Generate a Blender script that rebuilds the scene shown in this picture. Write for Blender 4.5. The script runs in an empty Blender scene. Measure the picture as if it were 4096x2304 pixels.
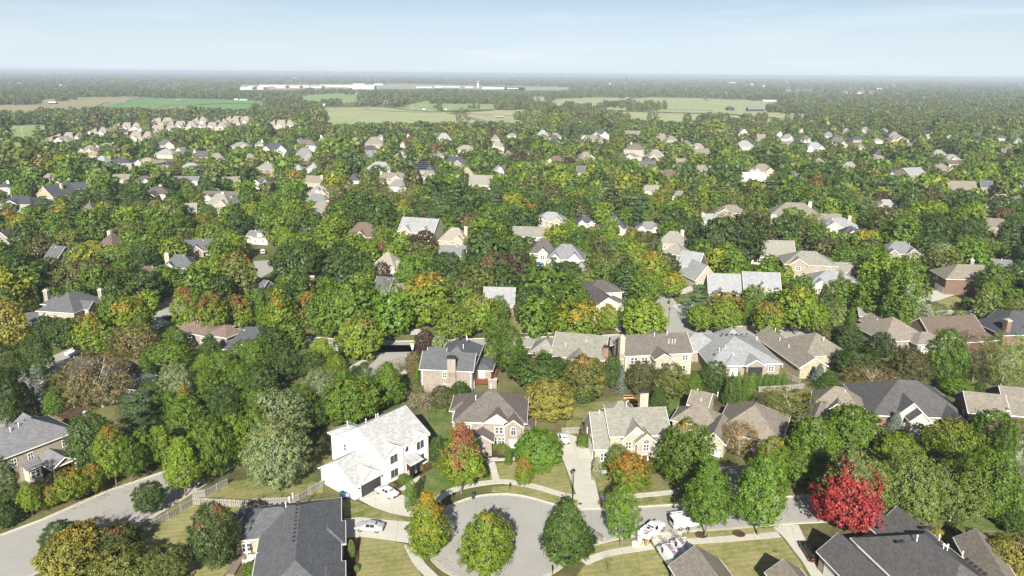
import bpy, bmesh, math, random
import numpy as np
from mathutils import Vector, Matrix

# ---------------------------------------------------------------- camera, light, exposure
SC = bpy.context.scene
COL = SC.collection
CAM_H, PITCH, ROLL, FPX = 72.0, math.radians(16.17), math.radians(0.477), 2957.0   # FPX: focal length in photo pixels (4096 wide)
cd = bpy.data.cameras.new("camera"); cam = bpy.data.objects.new("camera", cd); COL.objects.link(cam)
cd.sensor_fit = 'HORIZONTAL'; cd.sensor_width = 36.0; cd.lens = 36.0 * FPX / 4096.0
cd.clip_start = 0.5; cd.clip_end = 120000.0
CROT = Matrix.Rotation(math.pi/2 - PITCH, 3, 'X') @ Matrix.Rotation(ROLL, 3, 'Z')
cam.matrix_world = Matrix.Translation((0, 0, CAM_H)) @ CROT.to_4x4()
SC.camera = cam

SUN_EL, SUN_AZ = math.radians(30.8), math.radians(3.5)      # light travels +Y, a little +X
w = bpy.data.worlds.new("World"); SC.world = w; w.use_nodes = True
nt = w.node_tree
sky = nt.nodes.new('ShaderNodeTexSky'); sky.sky_type = 'NISHITA'; sky.sun_disc = False
sky.sun_elevation = SUN_EL; sky.sun_rotation = math.pi + SUN_AZ
sky.altitude = 0; sky.air_density = 0.6; sky.dust_density = 1.0; sky.ozone_density = 2.0
bg = nt.nodes['Background']; bg.inputs[1].default_value = 0.05
# pale autumn haze low in the sky, all the way round
geo = nt.nodes.new('ShaderNodeTexCoord'); spz = nt.nodes.new('ShaderNodeSeparateXYZ'); nt.links.new(geo.outputs['Generated'], spz.inputs[0])
hr = nt.nodes.new('ShaderNodeMapRange'); hr.interpolation_type = 'SMOOTHSTEP'
for i, v in ((1, -.05), (2, .2), (3, .95), (4, .0)): hr.inputs[i].default_value = v
nt.links.new(spz.outputs[2], hr.inputs[0])
hc = nt.nodes.new('ShaderNodeMix'); hc.data_type = 'RGBA'; hc.inputs[7].default_value = (9.0, 10.3, 11.0, 1)
nt.links.new(hr.outputs[0], hc.inputs[0]); nt.links.new(sky.outputs[0], hc.inputs[6]); 
# thin high streaks of cloud
mp = nt.nodes.new('ShaderNodeMapping'); mp.inputs['Scale'].default_value = (2.2, 1.2, 26); mp.inputs['Rotation'].default_value = (0, .05, .3); nt.links.new(geo.outputs['Generated'], mp.inputs[0])
cn = nt.nodes.new('ShaderNodeTexNoise'); cn.inputs['Scale'].default_value = 1.6; cn.inputs['Detail'].default_value = 5; cn.inputs['Roughness'].default_value = .55; nt.links.new(mp.outputs[0], cn.inputs['Vector'])
cmr = nt.nodes.new('ShaderNodeMapRange')
for i, v in ((1, .5), (2, .78), (3, 0), (4, .4)): cmr.inputs[i].default_value = v
nt.links.new(cn.outputs[0], cmr.inputs[0])
cmx = nt.nodes.new('ShaderNodeMix'); cmx.data_type = 'RGBA'; cmx.inputs[7].default_value = (10.0, 10.8, 11.2, 1)
nt.links.new(cmr.outputs[0], cmx.inputs[0]); nt.links.new(hc.outputs[2], cmx.inputs[6]); nt.links.new(cmx.outputs[2], bg.inputs[0])
sl = bpy.data.lights.new("sun", 'SUN'); sl.energy = 5.0; sl.angle = math.radians(0.5); sl.color = (1.0, 0.95, 0.85)
so = bpy.data.objects.new("sun", sl); COL.objects.link(so)
so.rotation_euler = (math.pi/2 - SUN_EL, 0, -SUN_AZ)
SC.view_settings.view_transform = 'Standard'; SC.view_settings.look = 'None'
SC.view_settings.gamma = 1.0; SC.view_settings.use_curve_mapping = False
SC.view_settings.exposure = 0.95
SC.render.engine = 'CYCLES'
SC.cycles.max_bounces = 5; SC.cycles.diffuse_bounces = 3; SC.cycles.glossy_bounces = 2
SC.cycles.transmission_bounces = 3; SC.cycles.transparent_max_bounces = 4; SC.cycles.volume_bounces = 0
SC.cycles.use_denoising = True
SC.cycles.denoising_input_passes = 'RGB_ALBEDO_NORMAL'; SC.cycles.denoising_prefilter = 'ACCURATE'

# ---------------------------------------------------------------- photo measurement -> ground
# tiles are the enlarged crops the photo was measured in: (x offset, y offset, photo pixels per tile pixel)
TILE = {'S':(0,0,1),'A1':(0,1600,.48577),'A2':(1000,1600,.48577),'A3':(2000,1600,.48577),'A4':(3000,1600,.48582),
 'B1':(0,1000,.48302),'B2':(1000,1000,.48302),'B3':(2000,1000,.48302),'B4':(3000,1000,.48303),
 'C1':(0,500,.41407),'C2':(1000,500,.41407),'C3':(2000,500,.41407),'C4':(3000,500,.42547),
 'D1':(0,240,.39752),'D2':(900,240,.46584),'D3':(2000,240,.42702),'D4':(3000,240,.42547),'V':(0,0,1.59006)}
CR = np.array(CROT)
def src(t, x, y):
    o = TILE[t]; return o[0] + x*o[2], o[1] + y*o[2]
def ray(t, x, y):
    sx, sy = src(t, x, y)
    return CR @ np.array([(sx-2048)/FPX, -(sy-1152)/FPX, -1.0])
def P(t, x, y, z=0.0):
    d = ray(t, x, y); k = (z - CAM_H)/d[2]
    return np.array([d[0]*k, d[1]*k, z])
def proj(p):          # photo pixel (4096 wide) and depth
    q = CR.T @ (np.asarray(p, float) - [0, 0, CAM_H]); return 2048 - FPX*q[0]/q[2], 1152 + FPX*q[1]/q[2], -q[2]
def projv(p):         # in 2576-wide units
    a = proj(p); return a[0]/1.59006, a[1]/1.59006
def zat(t, x, y, Y):  # height of the sight line where it is over ground distance Y
    d = ray(t, x, y); return CAM_H + d[2]*Y/d[1]

# ---------------------------------------------------------------- object helpers
def tag(o, label=None, cat=None, group=None, kind=None):
    if label: o['label'] = label
    if cat: o['category'] = cat
    if group: o['group'] = group
    if kind: o['kind'] = kind
    return o
def empty(name, loc, rz=0.0):
    o = bpy.data.objects.new(name, None); COL.objects.link(o)
    o.location = loc; o.rotation_euler = (0, 0, rz); o.empty_display_size = 0.5
    return o
def link(name, me, parent=None, loc=None, rz=None, sc=None):
    o = bpy.data.objects.new(name, me); COL.objects.link(o)
    if parent: o.parent = parent
    if loc is not None: o.location = loc
    if rz is not None: o.rotation_euler = (0, 0, rz)
    if sc is not None: o.scale = sc
    return o
class MB:
    """collects faces, one material index per face"""
    def __init__(s): s.v = []; s.f = []; s.m = []
    def face(s, pts, m=0):
        n = len(s.v); s.v += [tuple(p) for p in pts]; s.f.append(tuple(range(n, n+len(pts)))); s.m.append(m)
    def hexa(s, b, t, m=0):      # bottom loop, top loop (4 pts each, ccw from above)
        n = len(s.v); s.v += [tuple(p) for p in b] + [tuple(p) for p in t]; k = len(b)
        s.f.append(tuple(range(n+k-1, n-1, -1))); s.f.append(tuple(range(n+k, n+2*k))); s.m += [m, m]
        for i in range(k):
            j = (i+1) % k; s.f.append((n+i, n+j, n+k+j, n+k+i)); s.m.append(m)
    def box(s, x0, x1, y0, y1, z0, z1, m=0):
        s.hexa([(x0,y0,z0),(x1,y0,z0),(x1,y1,z0),(x0,y1,z0)], [(x0,y0,z1),(x1,y0,z1),(x1,y1,z1),(x0,y1,z1)], m)
    def tube(s, a, b, r0, r1=None, n=6, m=0):
        r1 = r0 if r1 is None else r1
        a = Vector(a); b = Vector(b); d = (b-a).normalized()
        u = d.orthogonal().normalized(); v = d.cross(u)
        s.hexa([a + (u*math.cos(t) + v*math.sin(t))*r0 for t in [2*math.pi*i/n for i in range(n)]],
               [b + (u*math.cos(t) + v*math.sin(t))*r1 for t in [2*math.pi*i/n for i in range(n)]], m)
    def lathe(s, prof, n=12, m=0, c=(0,0)):   # prof [(r,z)] from bottom to top
        rows = [[(c[0]+r*math.cos(2*math.pi*i/n), c[1]+r*math.sin(2*math.pi*i/n), z) for i in range(n)] for r, z in prof]
        base = len(s.v)
        for row in rows: s.v += row
        for k in range(len(rows)-1):
            for i in range(n):
                j = (i+1) % n; s.f.append((base+k*n+i, base+k*n+j, base+(k+1)*n+j, base+(k+1)*n+i)); s.m.append(m)
        s.f.append(tuple(base+i for i in range(n-1,-1,-1))); s.m.append(m)
        s.f.append(tuple(base+(len(rows)-1)*n+i for i in range(n))); s.m.append(m)
    def mesh(s, name, mats, smooth=False):
        me = bpy.data.meshes.new(name); me.from_pydata(s.v, [], s.f)
        for m in (mats if isinstance(mats, (list, tuple)) else [mats]): me.materials.append(m)
        if any(s.m): me.polygons.foreach_set('material_index', s.m)
        if smooth: me.polygons.foreach_set('use_smooth', [True]*len(s.f))
        me.update(); return me
    def build(s, name, mats, parent=None, smooth=False, **k):
        return link(name, s.mesh(name, mats, smooth), parent, **k)

# ---------------------------------------------------------------- materials
MATS = {}
def node_mat(name):
    m = bpy.data.materials.new(name); m.use_nodes = True
    return m, m.node_tree, m.node_tree.nodes, m.node_tree.links, m.node_tree.nodes['Principled BSDF']
def mix(nt, fac, a, b, blend='MIX'):
    n = nt.nodes.new('ShaderNodeMix'); n.data_type = 'RGBA'; n.blend_type = blend
    for sock, val in ((n.inputs[0], fac), (n.inputs[6], a), (n.inputs[7], b)):
        if hasattr(val, 'is_output'): nt.links.new(val, sock)
        else: sock.default_value = val if isinstance(val, float) else (*val[:3], 1.0)
    return n.outputs[2]
def noise(nt, vec, scale, detail=3.0, rough=.6, lo=.35, hi=.65):
    n = nt.nodes.new('ShaderNodeTexNoise'); n.inputs['Scale'].default_value = scale; n.inputs['Detail'].default_value = detail
    n.inputs['Roughness'].default_value = rough
    nt.links.new(vec, n.inputs['Vector'])
    r = nt.nodes.new('ShaderNodeMapRange'); r.inputs[1].default_value = lo; r.inputs[2].default_value = hi
    nt.links.new(n.outputs[0], r.inputs[0]); return r.outputs[0]
def scl(c, k): return tuple(min(.95, x*k) for x in c)
def plain(name, c, rough=.6, var=.0, vscale=2.0, metal=0.0, spec=.3):
    if name in MATS: return MATS[name]
    m, nt, N, L, b = node_mat(name)
    b.inputs['Roughness'].default_value = rough; b.inputs['Metallic'].default_value = metal
    b.inputs['Specular IOR Level'].default_value = spec
    if var:
        tc = N.new('ShaderNodeTexCoord')
        L.new(mix(nt, noise(nt, tc.outputs['Object'], vscale), scl(c, 1-var), scl(c, 1+var)), b.inputs['Base Color'])
    else: b.inputs['Base Color'].default_value = (*c, 1)
    MATS[name] = m; return m
def wallmat(name, c, brick=True):
    if name in MATS: return MATS[name]
    m, nt, N, L, b = node_mat(name); b.inputs['Roughness'].default_value = .85; b.inputs['Specular IOR Level'].default_value = .15
    tc = N.new('ShaderNodeTexCoord'); sp = N.new('ShaderNodeSeparateXYZ'); L.new(tc.outputs['Object'], sp.inputs[0])
    ad = N.new('ShaderNodeMath'); L.new(sp.outputs[0], ad.inputs[0]); L.new(sp.outputs[1], ad.inputs[1])
    cb = N.new('ShaderNodeCombineXYZ'); L.new(ad.outputs[0], cb.inputs[0]); L.new(sp.outputs[2], cb.inputs[1])
    if brick:
        t = N.new('ShaderNodeTexBrick'); L.new(cb.outputs[0], t.inputs['Vector'])
        t.inputs['Scale'].default_value = 1.0; t.inputs['Brick Width'].default_value = .42; t.inputs['Row Height'].default_value = .15
        t.inputs['Mortar Size'].default_value = .012; t.inputs['Color1'].default_value = (*scl(c, .72), 1)
        t.inputs['Color2'].default_value = (*scl(c, 1.22), 1); t.inputs['Mortar'].default_value = (*scl(c, 1.15), 1)
        col = t.outputs[0]
    else:
        wv = N.new('ShaderNodeTexWave'); wv.bands_direction = 'Y'; wv.inputs['Scale'].default_value = 1.3
        L.new(cb.outputs[0], wv.inputs['Vector']); col = mix(nt, wv.outputs[0], scl(c, .93), c)
    L.new(mix(nt, noise(nt, tc.outputs['Object'], .5), col, mix(nt, .14, col, scl(c, .6))), b.inputs['Base Color'])
    MATS[name] = m; return m
def roofmat(name, c, streak=.12, spk_=.22):
    if name in MATS: return MATS[name]
    m, nt, N, L, b = node_mat(name); b.inputs['Roughness'].default_value = .9; b.inputs['Specular IOR Level'].default_value = .2
    tc = N.new('ShaderNodeTexCoord'); sp = N.new('ShaderNodeSeparateXYZ'); L.new(tc.outputs['Object'], sp.inputs[0])
    ad = N.new('ShaderNodeMath'); L.new(sp.outputs[0], ad.inputs[0]); L.new(sp.outputs[1], ad.inputs[1])
    cb = N.new('ShaderNodeCombineXYZ'); L.new(ad.outputs[0], cb.inputs[0]); L.new(sp.outputs[2], cb.inputs[1])
    t = N.new('ShaderNodeTexBrick'); L.new(cb.outputs[0], t.inputs['Vector'])
    t.inputs['Scale'].default_value = 1.0; t.inputs['Brick Width'].default_value = .5; t.inputs['Row Height'].default_value = .17
    t.inputs['Mortar Size'].default_value = .014; t.inputs['Bias'].default_value = -.1
    t.inputs['Color1'].default_value = (*scl(c, .8), 1); t.inputs['Color2'].default_value = (*scl(c, 1.2), 1)
    t.inputs['Mortar'].default_value = (*scl(c, .68), 1)
    big = mix(nt, noise(nt, tc.outputs['Object'], .22, 2), t.outputs[0], mix(nt, streak, t.outputs[0], scl(c, .5)))
    spk = mix(nt, noise(nt, tc.outputs['Object'], 5.5, 2, .7, .5, .78), big, mix(nt, spk_, big, scl(c, 1.8)))
    L.new(spk, b.inputs['Base Color'])
    MATS[name] = m; return m
ROOF = {k: roofmat('shingle_'+k, v, *((.03, .06) if k == 'white' else (.12, .22))) for k, v in dict(white=(.43,.43,.425), char=(.072,.075,.088), slate=(.115,.12,.128), grey=(.2,.2,.21),
    lgrey=(.285,.292,.3), tan=(.225,.2,.165), beige=(.3,.265,.22), brown=(.14,.105,.085), dbrown=(.105,.092,.09), yel=(.32,.265,.15),
    gtan=(.25,.24,.205), rose=(.2,.145,.125), warm=(.15,.13,.115), dgrey=(.1,.097,.098)).items()}
ROOF['metal'] = plain('white_roofing', (.6,.62,.62), .45, .04)
ROOF['green'] = plain('green_roofing', (.03,.17,.13), .5, .05)
WALL = {k: wallmat('brick_'+k, v) for k, v in dict(tanbrick=(.325,.272,.205), redbrick=(.22,.14,.105), brown=(.165,.11,.085), tan=(.39,.345,.262),
    yellow=(.38,.335,.235), cream=(.5,.46,.38), rosy=(.285,.245,.208), olive=(.3,.255,.16)).items()}
WALL['white'] = wallmat('white_painted_wall', (.80,.80,.78), False)
WALL['siding'] = wallmat('cream_siding', (.5,.47,.405), False)
WALL['offwhite'] = wallmat('offwhite_siding', (.53,.52,.48), False)
WALL['hangar'] = wallmat('hangar_cladding', (.5,.5,.49), False)
WALL['dark'] = wallmat('dark_wall', (.05,.05,.05), False)
TRIM = plain('white_trim', (.8,.79,.75), .5)
DTRIM = plain('dark_trim', (.05,.05,.055), .5)
GLASS = plain('window_glass', (.07,.08,.085), .12, spec=.6)
DOORW = plain('white_door_paint', (.78,.78,.76), .5, .03)
DOORB = plain('brown_door_wood', (.13,.05,.025), .5, .1)
DOORK = plain('charcoal_door_paint', (.045,.042,.04), .55, .12, 6)
PVC = plain('pale_vent_pipe', (.75,.75,.74), .5)
VENTD = plain('dark_vent', (.03,.03,.033), .6)
def groundmix(name, a, b, c, s1, s2, fine=6.0, patch=(.42,.58), mow=0):
    m, nt, N, L, bs = node_mat(name); bs.inputs['Roughness'].default_value = .95; bs.inputs['Specular IOR Level'].default_value = .1
    g = N.new('ShaderNodeNewGeometry'); v = g.outputs['Position']
    base = mix(nt, noise(nt, v, s1, 4, .65, *patch), a, b)
    base = mix(nt, noise(nt, v, s2, 5, .7, .45, .72), base, c)
    f = mix(nt, noise(nt, v, fine, 3, .75, .3, .7), scl((1,1,1), .72), (1,1,1))
    out = mix(nt, 1.0, base, f, 'MULTIPLY')
    if mow:      # mower passes
        mpn = N.new('ShaderNodeMapping'); mpn.inputs['Rotation'].default_value = (0, 0, mow); L.new(v, mpn.inputs[0])
        wv = N.new('ShaderNodeTexWave'); wv.inputs['Scale'].default_value = .28; wv.inputs['Distortion'].default_value = 1.2; wv.inputs['Detail'].default_value = 2; wv.inputs['Detail Scale'].default_value = .6; L.new(mpn.outputs[0], wv.inputs['Vector'])
        out = mix(nt, wv.outputs[0], mix(nt, 1.0, out, (.86,.88,.84), 'MULTIPLY'), out)
    L.new(out, bs.inputs['Base Color']); MATS[name] = m; return m
M_GROUND = groundmix('yard_ground', (.125,.15,.05), (.22,.2,.09), (.075,.06,.035), .045, .12, 1.4)
M_LAWN = groundmix('mown_lawn', (.12,.17,.042), (.28,.26,.11), (.34,.3,.14), .22, .9, 2.6, mow=.9)
M_DRY = groundmix('dry_lawn', (.33,.3,.135), (.235,.25,.085), (.4,.35,.18), .25, .9, 2.6, mow=1.35)
M_GREEN = groundmix('green_lawn', (.09,.16,.035), (.14,.18,.055), (.24,.22,.1), .15, .3, 2.4)
M_MULCH = groundmix('bark_mulch', (.085,.05,.032), (.13,.08,.055), (.06,.035,.025), .5, 1.2, 6)
def roadmat(name, c, crack=True, s=.25):
    m, nt, N, L, b = node_mat(name); b.inputs['Roughness'].default_value = .9; b.inputs['Specular IOR Level'].default_value = .15
    g = N.new('ShaderNodeNewGeometry'); v = g.outputs['Position']
    base = mix(nt, noise(nt, v, s*.5, 6, .7, .3, .7), scl(c, .8), scl(c, 1.14))
    base = mix(nt, noise(nt, v, s*4, 5, .75, .56, .76), base, scl(c, .7))
    base = mix(nt, noise(nt, v, s*11, 3, .7, .64, .78), base, scl(c, .55))
    base = mix(nt, noise(nt, v, 9, 2, .7, .3, .7), base, scl(c, 1.12))
    if crack:
        vo = N.new('ShaderNodeTexVoronoi'); vo.feature = 'DISTANCE_TO_EDGE'; vo.inputs['Scale'].default_value = .07; L.new(v, vo.inputs['Vector'])
        r = N.new('ShaderNodeMapRange'); r.inputs[1].default_value = .0; r.inputs[2].default_value = .0055; r.inputs[3].default_value = .34; r.inputs[4].default_value = 0
        L.new(vo.outputs[0], r.inputs[0]); base = mix(nt, r.outputs[0], base, scl(c, .55))
    L.new(base, b.inputs['Base Color']); MATS[name] = m; return m
M_ROAD = roadmat('worn_asphalt', (.335,.325,.3))
M_CONC = roadmat('pale_concrete', (.48,.465,.405), False, .4)
M_KERB = roadmat('kerb_concrete', (.46,.43,.36), False, .6)
M_JOINT = plain('concrete_joint', (.25,.24,.21), .9)
M_WOOD = plain('grey_fence_wood', (.27,.25,.22), .85, .28, 1.5)
M_BARK = plain('tree_bark', (.16,.135,.11), .9, .3, 3)
M_PALEBARK = plain('pale_tree_bark', (.42,.37,.3), .9, .25, 3)
M_BLACK = plain('black_metal_paint', (.012,.012,.013), .4)
M_STEEL = plain('grey_steel', (.4,.41,.42), .35, metal=.6)
M_WHITEP = plain('white_plastic', (.82,.82,.8), .4)
def leafmat(name, objcol):
    m, nt, N, L, b = node_mat(name); N.remove(b); out = N['Material Output']
    if objcol:
        oi = N.new('ShaderNodeObjectInfo'); base = oi.outputs['Color']
        a = N.new('ShaderNodeAttribute'); a.attribute_type = 'OBJECT'; a.attribute_name = 'autumn'
        k = N.new('ShaderNodeAttribute'); k.attribute_type = 'OBJECT'; k.attribute_name = 'turned'
        tc = N.new('ShaderNodeTexCoord'); sp = N.new('ShaderNodeSeparateXYZ'); L.new(tc.outputs['Object'], sp.inputs[0])
        n = N.new('ShaderNodeTexNoise'); n.inputs['Scale'].default_value = 3.2; n.inputs['Detail'].default_value = 4; n.inputs['Roughness'].default_value = .65
        vm = N.new('ShaderNodeVectorMath'); L.new(tc.outputs['Object'], vm.inputs[0])
        cb = N.new('ShaderNodeCombineXYZ'); L.new(oi.outputs['Random'], cb.inputs[0]); L.new(oi.outputs['Random'], cb.inputs[1])
        vs = N.new('ShaderNodeVectorMath'); vs.operation = 'SCALE'; vs.inputs['Scale'].default_value = 40; L.new(cb.outputs[0], vs.inputs[0])
        L.new(vs.outputs[0], vm.inputs[1]); L.new(vm.outputs[0], n.inputs['Vector'])
        # upper leaves turn first
        h = N.new('ShaderNodeMath'); h.operation = 'MULTIPLY_ADD'; h.inputs[1].default_value = .32; L.new(sp.outputs[2], h.inputs[0]); L.new(n.outputs[0], h.inputs[2])
        s = N.new('ShaderNodeMath'); s.operation = 'ADD'; L.new(h.outputs[0], s.inputs[0]); L.new(k.outputs['Fac'], s.inputs[1])
        r = N.new('ShaderNodeMapRange'); r.inputs[1].default_value = .98; r.inputs[2].default_value = 1.15; L.new(s.outputs[0], r.inputs[0])
        base = mix(nt, r.outputs[0], base, a.outputs['Color'])
    else:
        a = N.new('ShaderNodeAttribute'); a.attribute_name = 'leaf_colour'; base = a.outputs['Color']
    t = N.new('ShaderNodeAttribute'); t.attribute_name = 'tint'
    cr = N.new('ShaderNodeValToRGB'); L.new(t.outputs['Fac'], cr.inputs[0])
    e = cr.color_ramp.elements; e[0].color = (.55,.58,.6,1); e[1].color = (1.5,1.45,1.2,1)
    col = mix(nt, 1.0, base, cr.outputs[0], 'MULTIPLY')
    d = N.new('ShaderNodeBsdfDiffuse'); L.new(col, d.inputs[0])
    tr = N.new('ShaderNodeBsdfTranslucent'); L.new(mix(nt, 1.0, col, (1.1,1.2,.5), 'MULTIPLY'), tr.inputs[0])
    ms = N.new('ShaderNodeMixShader'); ms.inputs[0].default_value = .24; L.new(d.outputs[0], ms.inputs[1]); L.new(tr.outputs[0], ms.inputs[2])
    gl = N.new('ShaderNodeBsdfGlossy'); gl.inputs['Roughness'].default_value = .5; gl.inputs['Color'].default_value = (.9,.95,1,1)
    m2 = N.new('ShaderNodeMixShader'); m2.inputs[0].default_value = .02; L.new(ms.outputs[0], m2.inputs[1]); L.new(gl.outputs[0], m2.inputs[2])
    L.new(m2.outputs[0], out.inputs[0]); MATS[name] = m; return m
M_LEAF = leafmat('leaves', True); M_LEAFMASS = leafmat('leaves_of_many_trees', False)

# ---------------------------------------------------------------- labels: what stands next to what
LM = []
def landmark(name, x, y): LM.append((name, x, y))
USED = set()
def where(base, x, y, maxw=16):
    """label = look + place beside known things; never the same twice"""
    near = sorted(LM, key=lambda l: math.hypot(l[1]-x, (l[2]-y)*1.3))
    near = [l for l in near if math.hypot(l[1]-x, l[2]-y) > 14][:9]
    def rel(l):
        dx, dy = x-l[1], y-l[2]
        return 'beside' if abs(dx) > 1.6*abs(dy) else ('behind' if dy < 0 else 'in front of')
    for i in range(len(near)):
        a = near[i]; cands = ["%s %s %s" % (base, rel(a), a[0])] if i == 0 else []
        for b in near:
            if b is a: continue
            ux, uy = a[1]-x, a[2]-y; vx, vy = b[1]-x, b[2]-y
            if ux*vx + uy*vy < -.3*math.hypot(ux,uy)*math.hypot(vx,vy): cands.append("%s between %s and %s" % (base, a[0], b[0]))
            else: cands.append("%s %s %s, towards %s" % (base, rel(a), a[0], b[0]))
        for c in cands:
            if c not in USED and len(c.split()) <= maxw:
                USED.add(c); return c
    k = near[0][0]; n = 2
    for o in ('second','third','fourth','fifth','sixth','seventh','eighth','ninth','tenth'):
        c = "%s, %s from %s" % (base, o, k)
        if c not in USED: USED.add(c); return c
    return base + ' near ' + k
for n_, x_, y_ in (('the white house',950,1150),('the red maple',2120,1250),('the turning circle',1270,1340),('the rust-topped maple',1165,1140),
 ('the gold maple',1075,1325),('the silver car',935,1325),('the tall-chimney brick house',1130,900),('the round sign',1040,880),
 ('the brown-roofed brick house',1650,880),('the low grey-roofed house',1840,890),('the long tan-roofed house',2000,870),
 ('the steep-gabled brick house',1580,1070),('the white-gabled brick house',1235,1050),('the solar-panel house',1055,418),
 ('the white metal roof',1890,450),('the pine clump',1570,520),('the great dark oak',1850,600),('the scarlet tree',2065,465),
 ('the horse barn',1580,252),('the townhouse rows',400,322),('the slate-roofed house',185,760),('the parked white pickup',188,888),
 ('the blue spruce',103,980),('the cream gabled house',1515,730),('the pale twin-roofed house',1745,690),('the brown brick house',2400,695),
 ('the charcoal corner house',2520,800),('the board fence',460,1285),('the service truck',1640,1330),('the ladder vans',1700,1390),
 ('the brown hip-roofed house',905,585),('the grey gabled house',1045,572),('the beige chimney house',1138,600),('the charcoal white-gabled house',1520,565),
 ('the twin-gabled tan house',1000,350),('the airport hangars',800,215),('the water tower',1506,203),('the side-street junction',1010,870),
 ('the magnolia',548,1335),('the broad charcoal roof',2280,1385),('the cream arched-window house',2280,1040),('the dark purple roof',700,1350),
 ('the roadside maple row',260,1250),('the silver maple',690,1160),('the arborvitae hedge',1960,950),('the silver spruce',1557,965),
 ('the tan chimney house',395,495),('the long purple-grey roof',555,500),('the dark two-gable house',120,480),('the brick two-tone house',295,415),
 ('the gold street tree',148,545),('the white gabled house',1620,335),('the brown hip house',1690,440),('the purple-grey porch house',1600,370),
 ('the tan arch-window house',1840,525),('the cream hip-roofed house',2000,530),('the light grey gabled house',2050,560),('the dark gabled row',2400,440),
 ('the wide tan roof',2410,470),('the paddock gate',1440,260),('the grey hip cream house',1385,560),('the grey many-gabled house',1400,640),
 ('the tan two-storey house',1690,610),('the sunlit beige roof',965,655),('the grey twin-block house',2270,640),('the tan terrace house',2040,660)):
    landmark(n_, x_, y_)

# ---------------------------------------------------------------- ground, roads, pavements
def axis(dense, step, far):
    a = list(np.arange(-dense, dense+1, step)); k = dense
    out = list(a)
    while k < far:
        k = k*1.6; out = [-k] + out + [k]
    return out
gx = axis(1600, 100, 40000); gy = [y for y in axis(1600, 100, 70000) if y > -1700]
me = bpy.data.meshes.new('ground')
vv = [(x, y, 0) for y in gy for x in gx]; nx = len(gx)
ff = [(j*nx+i, j*nx+i+1, (j+1)*nx+i+1, (j+1)*nx+i) for j in range(len(gy)-1) for i in range(nx-1)]
me.from_pydata(vv, [], ff); me.materials.append(M_GROUND); me.update()
tag(link('ground', me), kind='structure')

def pts(t, s, z=0.0):
    """'x,y x,y' in a tile (or t:x,y) -> ground points"""
    out = []
    for a in s.split():
        tt = t
        if ':' in a: tt, a = a.split(':')
        x, y = map(float, a.split(',')); out.append(P(tt, x, y, 0)[:2])
    return out
def poly_slab(name, pl, z0, z1, mat, kind='structure', parent=None):
    """filled ground polygon with real thickness"""
    bm = bmesh.new()
    vs = [bm.verts.new((p[0], p[1], z1)) for p in pl]
    f = bm.faces.new(vs)
    if f.normal.z < 0 or sum(pl[i][0]*pl[(i+1) % len(pl)][1] - pl[(i+1) % len(pl)][0]*pl[i][1] for i in range(len(pl))) < 0:
        bmesh.ops.reverse_faces(bm, faces=[f])
    bmesh.ops.triangulate(bm, faces=bm.faces[:])
    if z1 - z0 > .02:
        r = bmesh.ops.extrude_edge_only(bm, edges=[e for e in bm.edges if e.is_boundary])
        bmesh.ops.translate(bm, verts=[v for v in r['geom'] if isinstance(v, bmesh.types.BMVert)], vec=(0, 0, z0-z1))
        bmesh.ops.recalc_face_normals(bm, faces=bm.faces[:])
    me = bpy.data.meshes.new(name); bm.to_mesh(me); bm.free(); me.materials.append(mat)
    o = link(name, me, parent)
    if kind: o['kind'] = kind
    return o
def strip_pl(pl, w, w2=None):
    """centre line -> left and right offset lines"""
    pl = [np.array(p) for p in pl]; L_, R_ = [], []
    for i, p in enumerate(pl):
        d = pl[min(i+1, len(pl)-1)] - pl[max(i-1, 0)]; d = d/np.linalg.norm(d); n = np.array([-d[1], d[0]])
        L_.append(p + n*w/2); R_.append(p - n*w/2)
    return L_, R_
def smooth(pl, n=4):
    pl = [np.array(p, float) for p in pl]; out = []
    q = [2*pl[0]-pl[1]] + pl + [2*pl[-1]-pl[-2]]
    for i in range(1, len(q)-2):
        for k in range(n):
            t = k/n; a, b, c, d = q[i-1], q[i], q[i+1], q[i+2]
            out.append(.5*((2*b) + (-a+c)*t + (2*a-5*b+4*c-d)*t*t + (-a+3*b-3*c+d)*t**3))
    out.append(pl[-1]); return out
ROADS = []      # keep trees off these
def road(name, pl, w, mat=M_ROAD, kerb=True, z=.012):
    pl = smooth(pl); L_, R_ = strip_pl(pl, w)
    poly_slab(name, L_ + R_[::-1], z, z, mat)
    ROADS.append((pl, w/2))
    if kerb:
        for side in (1, -1):
            kerb_line([a + (b-a)*0 for a, b in zip(L_ if side > 0 else R_, R_)], side)
JUNC = [(P('V', 985, 893)[:2], 9.0), (P('V', 1706, 832)[:2], 8.5), (P('V', 2328, 803)[:2], 8.0), (P('V', 440, 800)[:2], 8.0)]
def kerb_line(line, side=1, name='kerb'):
    """gutter pan and raised kerb along a line"""
    line = [np.array(p) for p in line]; m = MB()
    for i in range(len(line)-1):
        a, b = line[i], line[i+1]; d = b-a; l = np.linalg.norm(d)
        if l < .05 or any(np.linalg.norm((a+b)/2-j) < r_ for j, r_ in JUNC): continue
        n = np.array([-d[1], d[0]])/l*side
        q = lambda u: ((*(a+n*u), 0), (*(b+n*u), 0))
        for u0, u1, h in ((-.45, -.002, .024), (0, .17, .13)):
            p = [a+n*u0, b+n*u0, b+n*u1, a+n*u1]
            if side < 0: p = p[::-1]
            m.hexa([(*k, .0) for k in p], [(*k, h) for k in p])
    return tag(m.build(name, M_KERB), kind='structure')
top = pts('V', '-140,1420 -40,1367 0,1347 107,1307 199,1266 275,1234 412,1187 560,1112 740,1018 925,924 950,900 945,868')
bot = pts('V', '-60,1520 80,1449 159,1406 333,1327 388,1300 477,1245 532,1208 640,1147 800,1053 998,933 1050,900 1080,868')
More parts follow.
